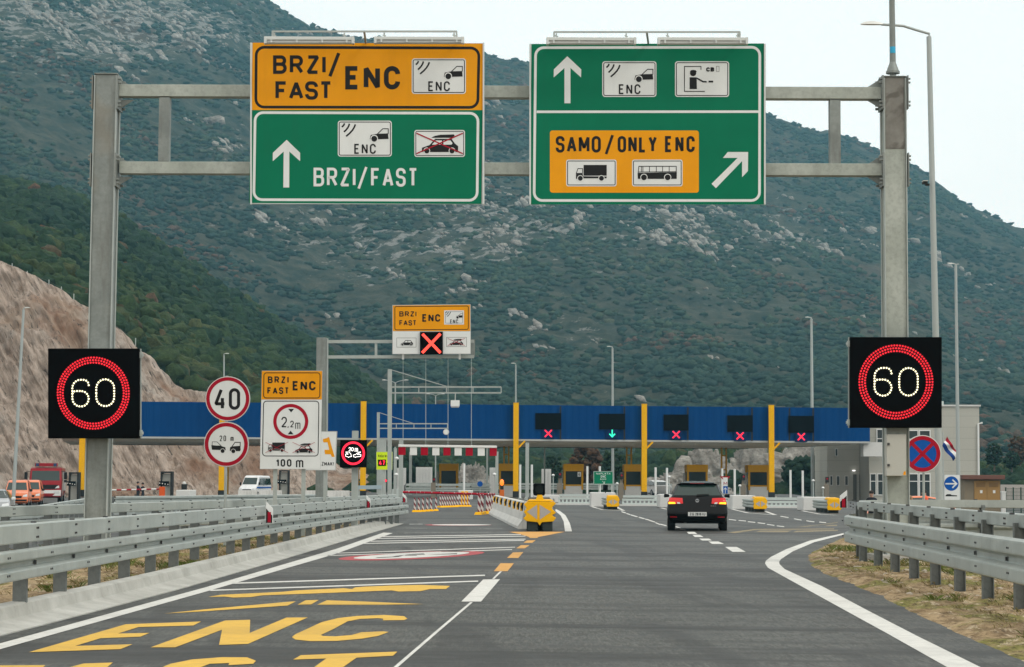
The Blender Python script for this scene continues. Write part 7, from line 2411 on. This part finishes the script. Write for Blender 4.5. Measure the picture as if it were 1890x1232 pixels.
# ================================================================== VEHICLES AND PEOPLE
def carpaint(name, c, rough=.25, spec=.5):
    q = NT(name)
    a = q.noise(3, 4)
    q.b.inputs['Coat Weight'].default_value = .6
    q.b.inputs['Coat Roughness'].default_value = .08
    return q.done(q.mix(q.ramp(a, [(.3, 0), (.7, 1)]), [x * .9 for x in c], [min(1, x * 1.08) for x in c]), rough, spec=spec)
M_tyre = paint('tyre_rubber', (.012, .012, .012), .85, spec=.2)
M_rim = paint('wheel_rim', (.35, .36, .37), .35, .5)
M_carglass = NT('car_glass'); M_carglass = M_carglass.done((.014, .030, .025), .06, spec=.6)
M_lens = NT('clear_lens'); M_lens = M_lens.done((.62, .64, .64), .12, spec=.5)
M_plast = paint('black_plastic', (.008, .008, .008), .6, spec=.2)
class Veh:
    """body swept from a side outline; y is forward, origin on the ground at the middle"""
    def __init__(s, name, label, cat, prof, wpts, mat, r=.10, group=None):
        s.t = thing(name, label, cat, (0, 0, 0), group)
        s.prof, s.r = prof, r
        s.wz = [p[0] for p in wpts]; s.ww = [p[1] for p in wpts]
        n = len(prof)
        P_ = [Vector(p) for p in prof]
        area = sum(P_[i].x * P_[(i + 1) % n].y - P_[(i + 1) % n].x * P_[i].y for i in range(n))
        sg = 1 if area > 0 else -1
        inw = []
        for i in range(n):
            a, b, c = P_[i - 1], P_[i], P_[(i + 1) % n]
            d1, d2 = (b - a).normalized(), (c - b).normalized()
            nn = (Vector((-d1.y, d1.x)) + Vector((-d2.y, d2.x))) * sg
            inw.append(nn.normalized() if nn.length > 1e-5 else Vector((-d1.y, d1.x)) * sg)
        rings = []
        for sx in (-1, 1):
            th = [90, 65, 35, 0]
            if sx > 0: th = th[::-1]
            for a in th:
                ins = r * (1 - math.cos(R(a)))
                rings.append([Vector((sx * (s.w(p.y) - r + r * math.sin(R(a))), p.x + iv.x * ins, p.y + iv.y * ins)) for p, iv in zip(P_, inw)])
        m = MB()
        m.grid(rings, close=True)
        m.poly(rings[0]); m.poly(rings[-1])
        s.body = m.build('body', mat, s.t, smooth=True)
    def w(s, z):
        return float(np.interp(z, s.wz, s.ww))
    def end(s, z, x, which):
        ys = []
        n = len(s.prof)
        for i in range(n):
            (y0, z0), (y1, z1) = s.prof[i], s.prof[(i + 1) % n]
            if (z0 - z) * (z1 - z) <= 0 and z0 != z1:
                ys.append(y0 + (y1 - y0) * (z - z0) / (z1 - z0))
        y = (min(ys) if which < 0 else max(ys)) if ys else 0
        e = max(0, abs(x) - (s.w(z) - s.r)) / s.r
        return y - which * s.r * (1 - math.sqrt(max(0, 1 - min(1, e) ** 2)))
    def patch(s, name, mat, quad, which=-1, eps=.006, nx=8, nz=4, parent=None):
        """quad: (x, z) bottom-left, bottom-right, top-right, top-left laid on the rear (-1) or front (+1)"""
        a, b, c, d = [Vector(q) for q in quad]
        rows = []
        for i in range(nz + 1):
            v = i / nz
            row = []
            for j in range(nx + 1):
                u = j / nx
                p = (a * (1 - u) + b * u) * (1 - v) + (d * (1 - u) + c * u) * v
                row.append(Vector((p.x, s.end(p.y, p.x, which) + which * eps, p.y)))
            rows.append(row)
        m = MB(); m.grid(rows)
        return m.build(name, mat, parent or s.t, smooth='all')
    def side(s, name, mat, pts, sx, eps=.006, parent=None):
        m = MB()
        pts = [Vector((sx * (s.w(z) + eps), y, z)) for y, z in pts]
        m.poly(pts)
        return m.build(name, mat, parent or s.t)
    def wheel(s, x, y, rad, wid=.2):
        m = MB()
        sx = 1 if x > 0 else -1
        m.tube([(x - sx * wid, y, rad), (x - sx * wid * .9, y, rad), (x - sx * .02, y, rad), (x, y, rad)], [rad * .93, rad, rad, rad * .93], 26)
        o = m.build('wheel', M_tyre, s.t, smooth=True)
        m = MB(); m.tube([(x + sx * .002, y, rad), (x + sx * .010, y, rad)], rad * .62, 20); m.build('rim', M_rim, o, smooth=True)
    def box(s, name, mat, c, size, bevel=.0, parent=None):
        m = MB(); m.box(c, size); return m.build(name, mat, parent or s.t, bevel=bevel)

# ---- the black hatchback ahead, both rear indicators lit
M_black = carpaint('black_car_paint', (.0018, .0018, .0019), .22, .10)
M_black.node_tree.nodes['Principled BSDF'].inputs['Coat Weight'].default_value = .25
V = Veh('hatchback_car', 'black hatchback driving to the toll lanes with both rear indicators lit', 'car',
        [(-1.80, .22), (-2.00, .26), (-2.08, .40), (-2.10, .56), (-2.05, .66), (-2.02, .74), (-1.99, .90), (-1.90, 1.02), (-1.72, 1.20), (-1.55, 1.36), (-1.62, 1.405), (-1.50, 1.43), (-.9, 1.475), (-.1, 1.475), (.35, 1.43), (1.10, 1.02), (1.25, .98), (1.95, .80), (2.08, .60), (2.08, .30), (1.9, .20), (0, .18)],
        [(.18, .84), (.30, .88), (.62, .90), (.90, .875), (1.0, .82), (1.20, .70), (1.36, .62), (1.43, .56), (1.475, .44)], M_black, .13)
V.patch('rear_window', M_carglass, [(-.70, 1.05), (.70, 1.05), (.555, 1.345), (-.555, 1.345)], -1, .008, 10, 4)
M_tail = NT('tail_light_red'); M_tail.b.inputs['Emission Color'].default_value = (1, .01, .01, 1); M_tail.b.inputs['Emission Strength'].default_value = .22; M_tail = M_tail.done((.42, .008, .010), .15)
for sx in (-1, 1):
    q4_ = [(.42, .81), (.86, .79), (.83, .985), (.44, .97)]
    q4_ = [(sx * x, z) for x, z in q4_]
    tl = V.patch('tail_light', M_tail, q4_, -1, .010, 8, 4)
    V.patch('indicator', M_led_a, [(sx * x, z) for x, z in ((.64, .80), (.85, .795), (.85, .855), (.66, .85))], -1, .014, 6, 3, tl)
    V.patch('reversing_light', M_lens, [(sx * x, z) for x, z in ((.50, .80), (.585, .80), (.60, .85), (.52, .845))], -1, .014, 3, 2, tl)
    V.patch('reflector', paint('dark_red_reflector', (.22, .004, .008), .2), [(sx * x, z) for x, z in ((.60, .395), (.80, .395), (.80, .43), (.60, .43))], -1, .008, 4, 2)
    V.wheel(sx * .885, -1.30, .315, .22); V.wheel(sx * .885, 1.28, .315, .22)
    m = MB(); m.hexa([Vector((sx * x, y, z)) for x, y, z in ((.84, .62, .98), (1.02, .60, .955), (1.01, .74, .965), (.84, .74, .985), (.85, .62, 1.06), (1.01, .60, 1.09), (1.0, .74, 1.08), (.85, .74, 1.06))]); m.build('mirror', M_black, V.t, bevel=.03)
    V.side('side_window', M_carglass, [(-1.45, 1.06), (.80, 1.04), (.30, 1.36), (-.8, 1.41), (-1.30, 1.36)], sx, .005)
V.patch('licence_plate', M_wht, [(-.275, .44), (.275, .44), (.275, .56), (-.275, .56)], -1, .014, 1, 1)
A = Art(V.t, lambda x, y: Vector((x, V.end(y, 0, -1) - .018, y)), step=.003)
A.begin('plate_number')
# letters are drawn with v pointing down, so the box is given top and bottom swapped
A2 = Art(V.t, lambda x, y: Vector((x, V.end(1 - y, 0, -1) - .018, 1 - y)), step=.003)
A2.begin('plate_number'); A2.text('p', M_ink, 'ZG', -.225, .46, -.10, .54, .014, 1, .2); A2.text('p', M_ink, '2816', -.055, .46, .115, .54, .014, 1, .2); A2.text('p', M_ink, 'IU', .15, .46, .235, .54, .014, 1, .25); A2.done()
A2 = Art(V.t, lambda x, y: Vector((x, V.end(1 - y, 0, -1) - .012, 1 - y)), step=.003)
A2.begin('emblem'); A2.ring('e', M_rim, 0, .105, .042, .052, 1, 24); A2.text('e', M_rim, 'V', -.022, .065, .022, .10, .010, 1); A2.text('e', M_rim, 'W', -.034, .105, .034, .145, .009, 1); A2.done()
A2 = Art(V.t, lambda x, y: Vector((x, V.end(1 - y, x, -1) - .012, 1 - y)), step=.003)
A2.begin('badge'); A2.rect('b', M_rim, .39, .255, .44, .262, 1); A2.rect('b', M_rim, .455, .253, .49, .262, 1); A2.rect('b', M_rim, .505, .255, .545, .262, 1); A2.done()
m = MB(); m.bar((-.02, -1.90, 1.065), (.34, -1.875, 1.085), .03, .022); m.build('wiper', M_plast, V.t)
V.patch('bumper_strip', M_plast, [(-.70, .245), (.70, .245), (.70, .335), (-.70, .335)], -1, .006, 8, 1)
m = MB(); m.hexa([Vector(q_) for q_ in ((-.52, -1.62, 1.395), (.52, -1.62, 1.395), (.50, -1.3, 1.432), (-.50, -1.3, 1.432), (-.50, -1.60, 1.425), (.50, -1.60, 1.425), (.48, -1.3, 1.447), (-.48, -1.3, 1.447))]); sp = m.build('spoiler', M_black, V.t, bevel=.01)
m = MB(); m.box((0, -1.625, 1.408), (.42, .01, .018)); m.build('brake_light', paint('brake_red', (.20, .004, .006), .3), sp)
pc = gnd(1286.5, 980.5)
Vt = V.t
Vt.location = pc + Vector((.17, 2.0, 0)); Vt.rotation_euler = (0, 0, R(-4.6))

# ---- two orange vans
M_orng = carpaint('orange_paint', (.72, .17, .045), .35)
def van(label, group):
    V = Veh('panel_van', label, 'van', [(-2.0, .25), (-2.05, .6), (-2.03, 1.2), (-1.92, 1.76), (-1.7, 1.82), (.2, 1.83), (.45, 1.78), (1.15, 1.16), (1.25, 1.08), (1.92, .92), (2.02, .74), (2.04, .35), (1.9, .22)],
            [(.2, .80), (.4, .84), (1.0, .84), (1.1, .81), (1.8, .68)], M_orng, .12, group)
    V.patch('windscreen', M_carglass, [(-.70, 1.14), (.70, 1.14), (.60, 1.66), (-.60, 1.66)], 1, .008, 8, 5)
    V.patch('bumper', M_plast, [(-.74, .26), (.74, .26), (.74, .50), (-.74, .50)], 1, .008, 8, 2)
    V.patch('grille', M_plast, [(-.38, .58), (.38, .58), (.40, .74), (-.40, .74)], 1, .008, 4, 2)
    for sx in (-1, 1):
        V.patch('headlight', M_lens, [(sx * .45, .66), (sx * .78, .68), (sx * .76, .86), (sx * .50, .80)], 1, .010, 4, 3)
        V.wheel(sx * .835, 1.28, .30); V.wheel(sx * .835, -1.30, .30)
        V.side('side_window', M_carglass, [(.95, 1.16), (.42, 1.62), (-.25, 1.64), (-.25, 1.16)], sx, .006)
        m = MB(); m.box((sx * .95, .92, 1.12), (.20, .10, .17)); m.build('mirror', M_plast, V.t, bevel=.03)
        m = MB(); m.bar((sx * .56, -1.5, 1.87), (sx * .56, .15, 1.88), .03, .04); m.build('roof_rail', M_plast, V.t)
    m = MB(); m.sphere((-.05, 1.30 - .55, 1.62), (.05, .02, .02), 8, 5); m.build('rear_view_mirror', M_plast, V.t)
    return V.t
zv = Z(0, 830, 10.27)
v1 = van('orange van with roof rails, left and nearer of two beside the fire truck', 'orange vans beside the fire truck')
def park(o, px, D, deg, front):
    a = R(deg); p = at(px, 884, D)
    o.location = (p.x + math.sin(a) * front, D - math.cos(a) * front, LOW); o.rotation_euler = (0, 0, a)
park(v1, 30, 150, 189, 2.0)
v2 = copy_tree(v1); v2['label'] = 'orange van half hidden behind the nearer orange van, beside the fire truck'
park(v2, 54, 158, 189, 2.0)
# ---- silver car cut by the left edge
M_silv = carpaint('silver_paint', (.30, .31, .32), .3)
V = Veh('silver_car', 'silver car cut off by the left edge of the picture', 'car', [(-2.1, .25), (-2.15, .6), (-2.05, .95), (-1.4, 1.35), (-.7, 1.44), (.1, 1.42), (.95, .98), (1.9, .84), (2.1, .6), (2.1, .3), (1.9, .2)],
        [(.2, .80), (.5, .88), (.9, .87), (1.0, .82), (1.42, .58)], M_silv, .14)
V.patch('windscreen', M_carglass, [(-.72, 1.02), (.72, 1.02), (.56, 1.38), (-.56, 1.38)], 1, .008, 8, 4)
V.patch('grille', M_plast, [(-.4, .45), (.4, .45), (.42, .62), (-.42, .62)], 1, .008, 4, 2)
for sx in (-1, 1):
    V.patch('headlight', M_lens, [(sx * .48, .62), (sx * .84, .66), (sx * .80, .80), (sx * .50, .74)], 1, .010, 4, 3)
    V.wheel(sx * .87, 1.3, .31); V.wheel(sx * .87, -1.3, .31)
    V.side('side_window', M_carglass, [(.80, 1.0), (.12, 1.36), (-.7, 1.38), (-1.3, 1.28), (-1.6, 1.02)], sx, .006)
    m = MB(); m.box((sx * .97, .72, 1.0), (.20, .10, .14)); m.build('mirror', M_wht, V.t, bevel=.03)
park(V.t, -15, 105, 190, 2.1)
# ---- fire truck
M_fire = carpaint('fire_red', (.27, .004, .010), .35, .2)
M_fire.node_tree.nodes['Principled BSDF'].inputs['Coat Weight'].default_value = .15
V = Veh('fire_truck', 'dark red fire truck with a white bumper facing the camera on the left', 'truck', [(-3.6, .75), (-3.6, 2.75), (1.3, 2.78), (2.3, 2.80), (3.05, 2.70), (3.28, 1.95), (3.36, 1.75), (3.42, 1.0), (3.40, .55), (2.8, .45), (-3.0, .6)],
        [(.4, 1.15), (.9, 1.22), (2.2, 1.22), (2.8, 1.16)], M_fire, .12)
V.patch('windscreen', M_carglass, [(-1.06, 1.78), (1.06, 1.78), (1.02, 2.52), (-1.02, 2.52)], 1, .01, 8, 5)
V.patch('grille', M_plast, [(-.85, 1.13), (.85, 1.13), (.95, 1.45), (-.95, 1.45)], 1, .012, 6, 2)
g_ = V.patch('bumper', M_wht, [(-1.16, .62), (1.16, .62), (1.18, 1.05), (-1.18, 1.05)], 1, .05, 8, 2)
V.patch('bumper_panel', paint('bumper_red', (.25, .01, .015), .4), [(-.55, .62), (.55, .62), (.75, .80), (-.75, .80)], 1, .06, 4, 1, g_)
A2 = Art(V.t, lambda x, y: Vector((-x, V.end(1.6, 0, 1) + .02, y)), (0, 1, 0), step=.006)
A2.begin('emblem'); A2.ring('e', M_rim, 0, 1.3, .10, .13, 1, 20); A2.line('e', M_rim, [(0, 1.3), (0, 1.41)], .025, 1.2); A2.line('e', M_rim, [(0, 1.3), (-.09, 1.24)], .025, 1.4); A2.line('e', M_rim, [(0, 1.3), (.09, 1.24)], .025, 1.6); A2.done()
for sx in (-1, 1):
    V.patch('headlight', M_lens, [(sx * .72, 1.18), (sx * 1.05, 1.22), (sx * 1.02, 1.40), (sx * .86, 1.34)], 1, .02, 4, 3)
    V.patch('fog_light', M_lens, [(sx * .62, .78), (sx * 1.05, .78), (sx * 1.05, .96), (sx * .62, .96)], 1, .06, 4, 2, g_)
    m = MB(); m.box((sx * 1.48, 3.1, 2.15), (.24, .12, .55)); mi_ = m.build('mirror', M_plast, V.t, bevel=.04)
    m = MB(); m.bar((sx * 1.15, 3.05, 2.48), (sx * 1.48, 3.1, 2.47), .04, .04); m.build('mirror_arm', M_plast, mi_)
    m = MB(); m.box((sx * 1.48, 3.12, 1.73), (.22, .12, .20)); m.build('lower_mirror', M_plast, mi_, bevel=.03)
    V.side('side_window', M_carglass, [(2.95, 1.85), (2.85, 2.5), (1.6, 2.5), (1.6, 1.85)], sx, .008)
    V.side('white_stripe', M_wht, [(2.0, .8), (2.6, .8), (2.2, 1.75), (1.7, 1.75)], sx, .010)
    V.wheel(sx * 1.2, 2.1, .50, .32); V.wheel(sx * 1.2, -1.9, .50, .32)
    V.side('roller_shutter', paint('shutter_grey', (.40, .41, .42), .4), [(.9, 1.0), (-3.2, 1.0), (-3.2, 2.5), (.9, 2.5)], sx, .008)
m = MB(); m.box((0, 2.45, 2.98), (1.7, .5, .26)); lbx = m.build('light_bar', M_fire, V.t, bevel=.03)
for sx in (-1, 1):
    m = MB(); m.box((sx * .66, 2.72, 2.98), (.24, .08, .24)); m.build('blue_lamp', paint('lamp_blue_dark', (.01, .03, .10), .2), lbx, bevel=.02)
m = MB()
for sx in (-.35, .35):
    m.bar((sx + .5, 1.6, 2.95), (sx + .5, -3.2, 2.95), .06, .08)
for k in range(12):
    m.bar((.15, 1.4 - k * .4, 2.95), (.85, 1.4 - k * .4, 2.95), .04, .04)
m.build('ladder', M_gpost, V.t)
park(V.t, 84, 166, 189, 3.4)
# ---- white minibus
M_whv = carpaint('white_van_paint', (.72, .73, .73), .3)
V = Veh('minibus', 'white minibus with a blue stripe behind the pale barriers', 'van', [(-2.5, .4), (-2.52, 1.2), (-2.42, 2.15), (-2.2, 2.26), (.8, 2.28), (1.05, 2.2), (1.75, 1.32), (2.35, 1.08), (2.5, .9), (2.5, .4), (2.2, .3)],
        [(.3, .92), (.6, .97), (1.3, .97), (2.2, .84)], M_whv, .14)
V.patch('windscreen', M_carglass, [(-.82, 1.38), (.82, 1.38), (.74, 2.06), (-.74, 2.06)], 1, .008, 8, 4)
V.patch('grille', M_plast, [(-.5, .72), (.5, .72), (.5, .9), (-.5, .9)], 1, .008, 4, 2)
for sx in (-1, 1):
    for a_, b_ in ((.35, 1.35), (-.7, .25), (-1.6, -.8), (-2.35, -1.7)):
        V.side('side_window', M_carglass, [(b_, 1.35), (b_ - (.5 if b_ > 1 else 0), 2.0), (a_, 2.0), (a_, 1.35)], sx, .012)
    V.side('blue_stripe', M_blue, [(2.0, 1.0), (-2.4, 1.0), (-2.4, 1.14), (2.0, 1.14)], sx, .012)
    V.patch('headlight', M_lens, [(sx * .6, .85), (sx * .9, .88), (sx * .86, 1.05), (sx * .62, 1.0)], 1, .010, 4, 3)
    V.wheel(sx * .96, 1.55, .33); V.wheel(sx * .96, -1.5, .33)
    m = MB(); m.box((sx * 1.1, 1.55, 1.45), (.18, .1, .28)); m.build('mirror', M_plast, V.t, bevel=.03)
p = at(471, 884, 221); V.t.location = (p.x, 221, LOW); V.t.rotation_euler = (0, 0, R(162)); V.t.scale = (.95, .8, 1)
# ---- orange car and pale car on the right, mostly hidden by the rail
V = Veh('orange_car', 'orange car mostly hidden behind the right guard rail beside the worker', 'car', [(-1.9, .25), (-1.95, .6), (-1.85, .92), (-1.3, 1.32), (-.6, 1.42), (.1, 1.40), (.85, .98), (1.75, .84), (1.95, .6), (1.95, .3), (1.8, .2)],
        [(.2, .78), (.5, .84), (.9, .83), (1.0, .78), (1.42, .56)], M_orng, .14)
V.patch('windscreen', M_carglass, [(-.68, 1.02), (.68, 1.02), (.54, 1.36), (-.54, 1.36)], 1, .008, 8, 4)
for sx in (-1, 1):
    V.wheel(sx * .83, 1.2, .30); V.wheel(sx * .83, -1.2, .30)
    V.side('side_window', M_carglass, [(.72, 1.0), (.12, 1.34), (-.6, 1.36), (-1.2, 1.25), (-1.5, 1.0)], sx, .006)
    V.patch('headlight', M_lens, [(sx * .48, .64), (sx * .80, .68), (sx * .76, .80), (sx * .50, .76)], 1, .010, 4, 3)
p = at(1676, 884, 92); V.t.location = (p.x, 92, LOW); V.t.rotation_euler = (0, 0, R(100))
V = Veh('white_car', 'white car roof showing behind the railing left of the black car', 'car', [(-2.0, .25), (-2.05, .6), (-1.95, .95), (-1.4, 1.35), (-.7, 1.44), (.1, 1.42), (.95, .98), (1.85, .84), (2.0, .6), (2.0, .3), (1.8, .2)],
        [(.2, .80), (.5, .86), (.9, .85), (1.0, .80), (1.42, .58)], M_whv, .14)
V.patch('rear_window', M_carglass, [(-.68, 1.0), (.68, 1.0), (.56, 1.30), (-.56, 1.30)], -1, .008, 8, 4)
for sx in (-1, 1):
    V.wheel(sx * .85, 1.25, .31); V.wheel(sx * .85, -1.25, .31)
    V.side('side_window', M_carglass, [(.80, 1.0), (.12, 1.36), (-.7, 1.38), (-1.3, 1.28), (-1.6, 1.02)], sx, .006)
p = at(1208, 884, 196); V.t.location = (p.x, 196, -.35 + .35); V.t.rotation_euler = (0, 0, R(20))

# ---- people
M_skin = paint('skin', (.42, .25, .18), .6)
M_hair = paint('dark_hair', (.015, .012, .010), .8)
M_navy = paint('navy_cloth', (.008, .011, .018), .9)
M_vest = paint('orange_vest', (.75, .10, .03), .8)
M_trou = paint('dark_trousers', (.012, .014, .02), .9)
def person(label, loc, rz, coat, bend=0.0, arm_up=0.3, height=1.75, trousers=None, look=0.0):
    """standing figure grown from one skeleton; bend leans the trunk forward (radians)"""
    k = height / 1.75
    hip = Vector((0, 0, .93))
    def tr(p):
        p = Vector(p) - hip
        p = Matrix.Rotation(-bend, 3, 'X') @ p
        return p + hip
    J, E, RAD = [], [], []
    def j(p, r, par=None, r2=None):
        J.append(Vector(p) * k); RAD.append((r * k, (r2 or r) * k))
        if par is not None: E.append((par, len(J) - 1))
        return len(J) - 1
    pel = j((0, 0, .95), .125, None, .10)
    wst = j(tr((0, 0, 1.12)), .12, pel, .095)
    chs = j(tr((0, 0, 1.32)), .15, wst, .11)
    shc = j(tr((0, 0, 1.43)), .11, chs, .09)
    nk = j(tr((0, .01, 1.51)), .055, shc)
    hd0 = j(tr((0, .025, 1.60)), .075, nk, .09)
    hd1 = j(tr((0, .015, 1.69)), .078, hd0, .09)
    for sx in (-1, 1):
        th = j((sx * .095, 0, .86), .092, pel); kn = j((sx * .11, .03, .49), .062, th); an = j((sx * .115, -.02, .09), .042, kn); j((sx * .125, .15, .04), .038, an)
        sh = j(tr((sx * .185, 0, 1.42)), .062, shc); up = arm_up if sx > 0 else arm_up * .4
        el = j(tr((sx * .25, .02 + .12 * up, 1.15 + .05 * up)), .046, sh)
        j(tr((sx * (.25 - .08 * up), .10 + .26 * up, .92 + .38 * up)), .034, el)
    wr = [i for i, r in enumerate(RAD) if abs(r[0] - .034 * k) < 1e-6]
    me = bpy.data.meshes.new('figure')
    me.from_pydata(J, E, [])
    o = bpy.data.objects.new('figure', me); col.objects.link(o)
    sk = o.modifiers.new('skin', 'SKIN'); sk.use_smooth_shade = True
    for i, r in enumerate(RAD):
        me.skin_vertices[0].data[i].radius = r
        me.skin_vertices[0].data[i].use_root = (i == 0)
    sb = o.modifiers.new('sub', 'SUBSURF'); sb.levels = 2; sb.render_levels = 2
    dg = bpy.context.evaluated_depsgraph_get()
    em = bpy.data.meshes.new_from_object(o.evaluated_get(dg))
    bpy.data.objects.remove(o)
    t = thing('person', label, 'person', (0, 0, 0))
    bm = bmesh.new(); bm.from_mesh(em)
    fm = MB()
    for w_i in wr:                                                   # hands: palm, four bent fingers and a thumb
        p = J[w_i]; par = [a for a, b in E if b == w_i][0]
        d = (p - J[par]).normalized(); sx = 1 if p.x > 0 else -1
        side_ = Vector((0, 1, 0)).cross(d).normalized()
        fw = d.cross(side_).normalized()
        fm.tube([p - d * .01, p + d * .05, p + d * .09], [.026, .038, .030], 8)
        for f in range(4):
            b0 = p + d * .085 + fw * ((f - 1.5) * .018)
            l = (.065, .078, .073, .055)[f]
            fm.tube([b0, b0 + d * l * .55 + side_ * -sx * .006, b0 + d * l * .85 + side_ * -sx * .03], [.0095, .009, .007], 6)
        b0 = p + d * .03 + fw * .034
        fm.tube([b0, b0 + d * .03 + fw * .02, b0 + d * .06 + fw * .02 + side_ * -sx * .012], [.012, .011, .008], 6)
    b0 = len(bm.verts)
    vv = [bm.verts.new(v) for v in fm.v]
    for f in fm.f:
        try: bm.faces.new([vv[i] for i in f])
        except ValueError: pass
    head_c = (J[hd0] + J[hd1]) / 2
    fwd = Matrix.Rotation(-bend, 3, 'X') @ Vector((0, 1, 0))
    upv = Matrix.Rotation(-bend, 3, 'X') @ Vector((0, 0, 1))
    nm = MB(); nm.tube([head_c + fwd * .085 + upv * .01, head_c + fwd * .108 - upv * .02, head_c + fwd * .09 - upv * .028], [.008, .016, .010], 6)
    for sx in (-1, 1):
        nm.sphere(head_c + Vector((sx * .078, 0, 0)), (.014, .02, .032), 6, 4)
    vv = [bm.verts.new(v) for v in nm.v]
    for f in nm.f: bm.faces.new([vv[i] for i in f])
    mats = [M_skin, coat, trousers or M_trou, M_plast]
    zn_ = J[nk].z
    for f in bm.faces:
        c = f.calc_center_median()
        q_ = Matrix.Rotation(bend, 3, 'X') @ (c - hip * k) + hip * k
        hand = any((c - J[i]).length < .17 * k and (c - J[i]).dot(J[i] - J[[a for a, b in E if b == i][0]]) > 0 for i in wr)
        f.material_index = 0 if hand or q_.z > 1.505 * k else 3 if c.z < .10 * k else 2 if c.z < .90 * k and abs(c.x) < .2 else 1
        f.smooth = True
    me2 = bpy.data.meshes.new('body'); bm.to_mesh(me2); bm.free()
    for m_ in mats: me2.materials.append(m_)
    b = bpy.data.objects.new('body', me2); col.objects.link(b); b.parent = t; ORG[b.name] = Vector((0, 0, 0))
    hm = MB(); hm.sphere(head_c - fwd * .018 + upv * .045, (.088, .100, .085), 14, 8); hm.build('hair', M_hair, t, smooth='all')
    for sx in (-1, 1):
        em_ = MB(); em_.sphere(head_c + fwd * .088 + Vector((sx * .03, 0, 0)) + upv * .012, (.011, .008, .007), 8, 5); em_.build('eye', M_ink, t)
    mo_ = MB(); mo_.box(head_c + fwd * .092 - upv * .055, (.04, .008, .008)); mo_.build('mouth', paint('lips', (.25, .09, .08), .6), t)
    t.location = loc; t.rotation_euler = (0, 0, rz)
    return t
zpp = Z(230, 850, 11.118)
p = at(*zpp(272, 600), 150); person('person in dark clothes with a raised arm, left of two by the barrier arm', (p.x, 150, LOW), R(-70), M_navy, 0, .9)
p = at(*zpp(372, 600), 151); person('person in dark clothes, right of two by the barrier arm', (p.x, 151, LOW), R(70), M_navy, 0, .3, 1.68)
p = at(1711, 884, 84); person('worker in an orange vest behind the right guard rail', (p.x, 84, LOW), R(60), M_vest, .15, .5, 1.72)
p = at(1690, 884, 89); person('bareheaded man bending beside the orange car behind the right guard rail', (p.x, 89.5, LOW), R(100), paint('tan_jacket', (.22, .14, .08), .9), .35, .6, 1.72)
p = at(1609.5, 884, 84); person('dark haired person behind the left end of the right guard rail', (p.x, 84, LOW), R(150), M_navy, .1, .3, 1.66)
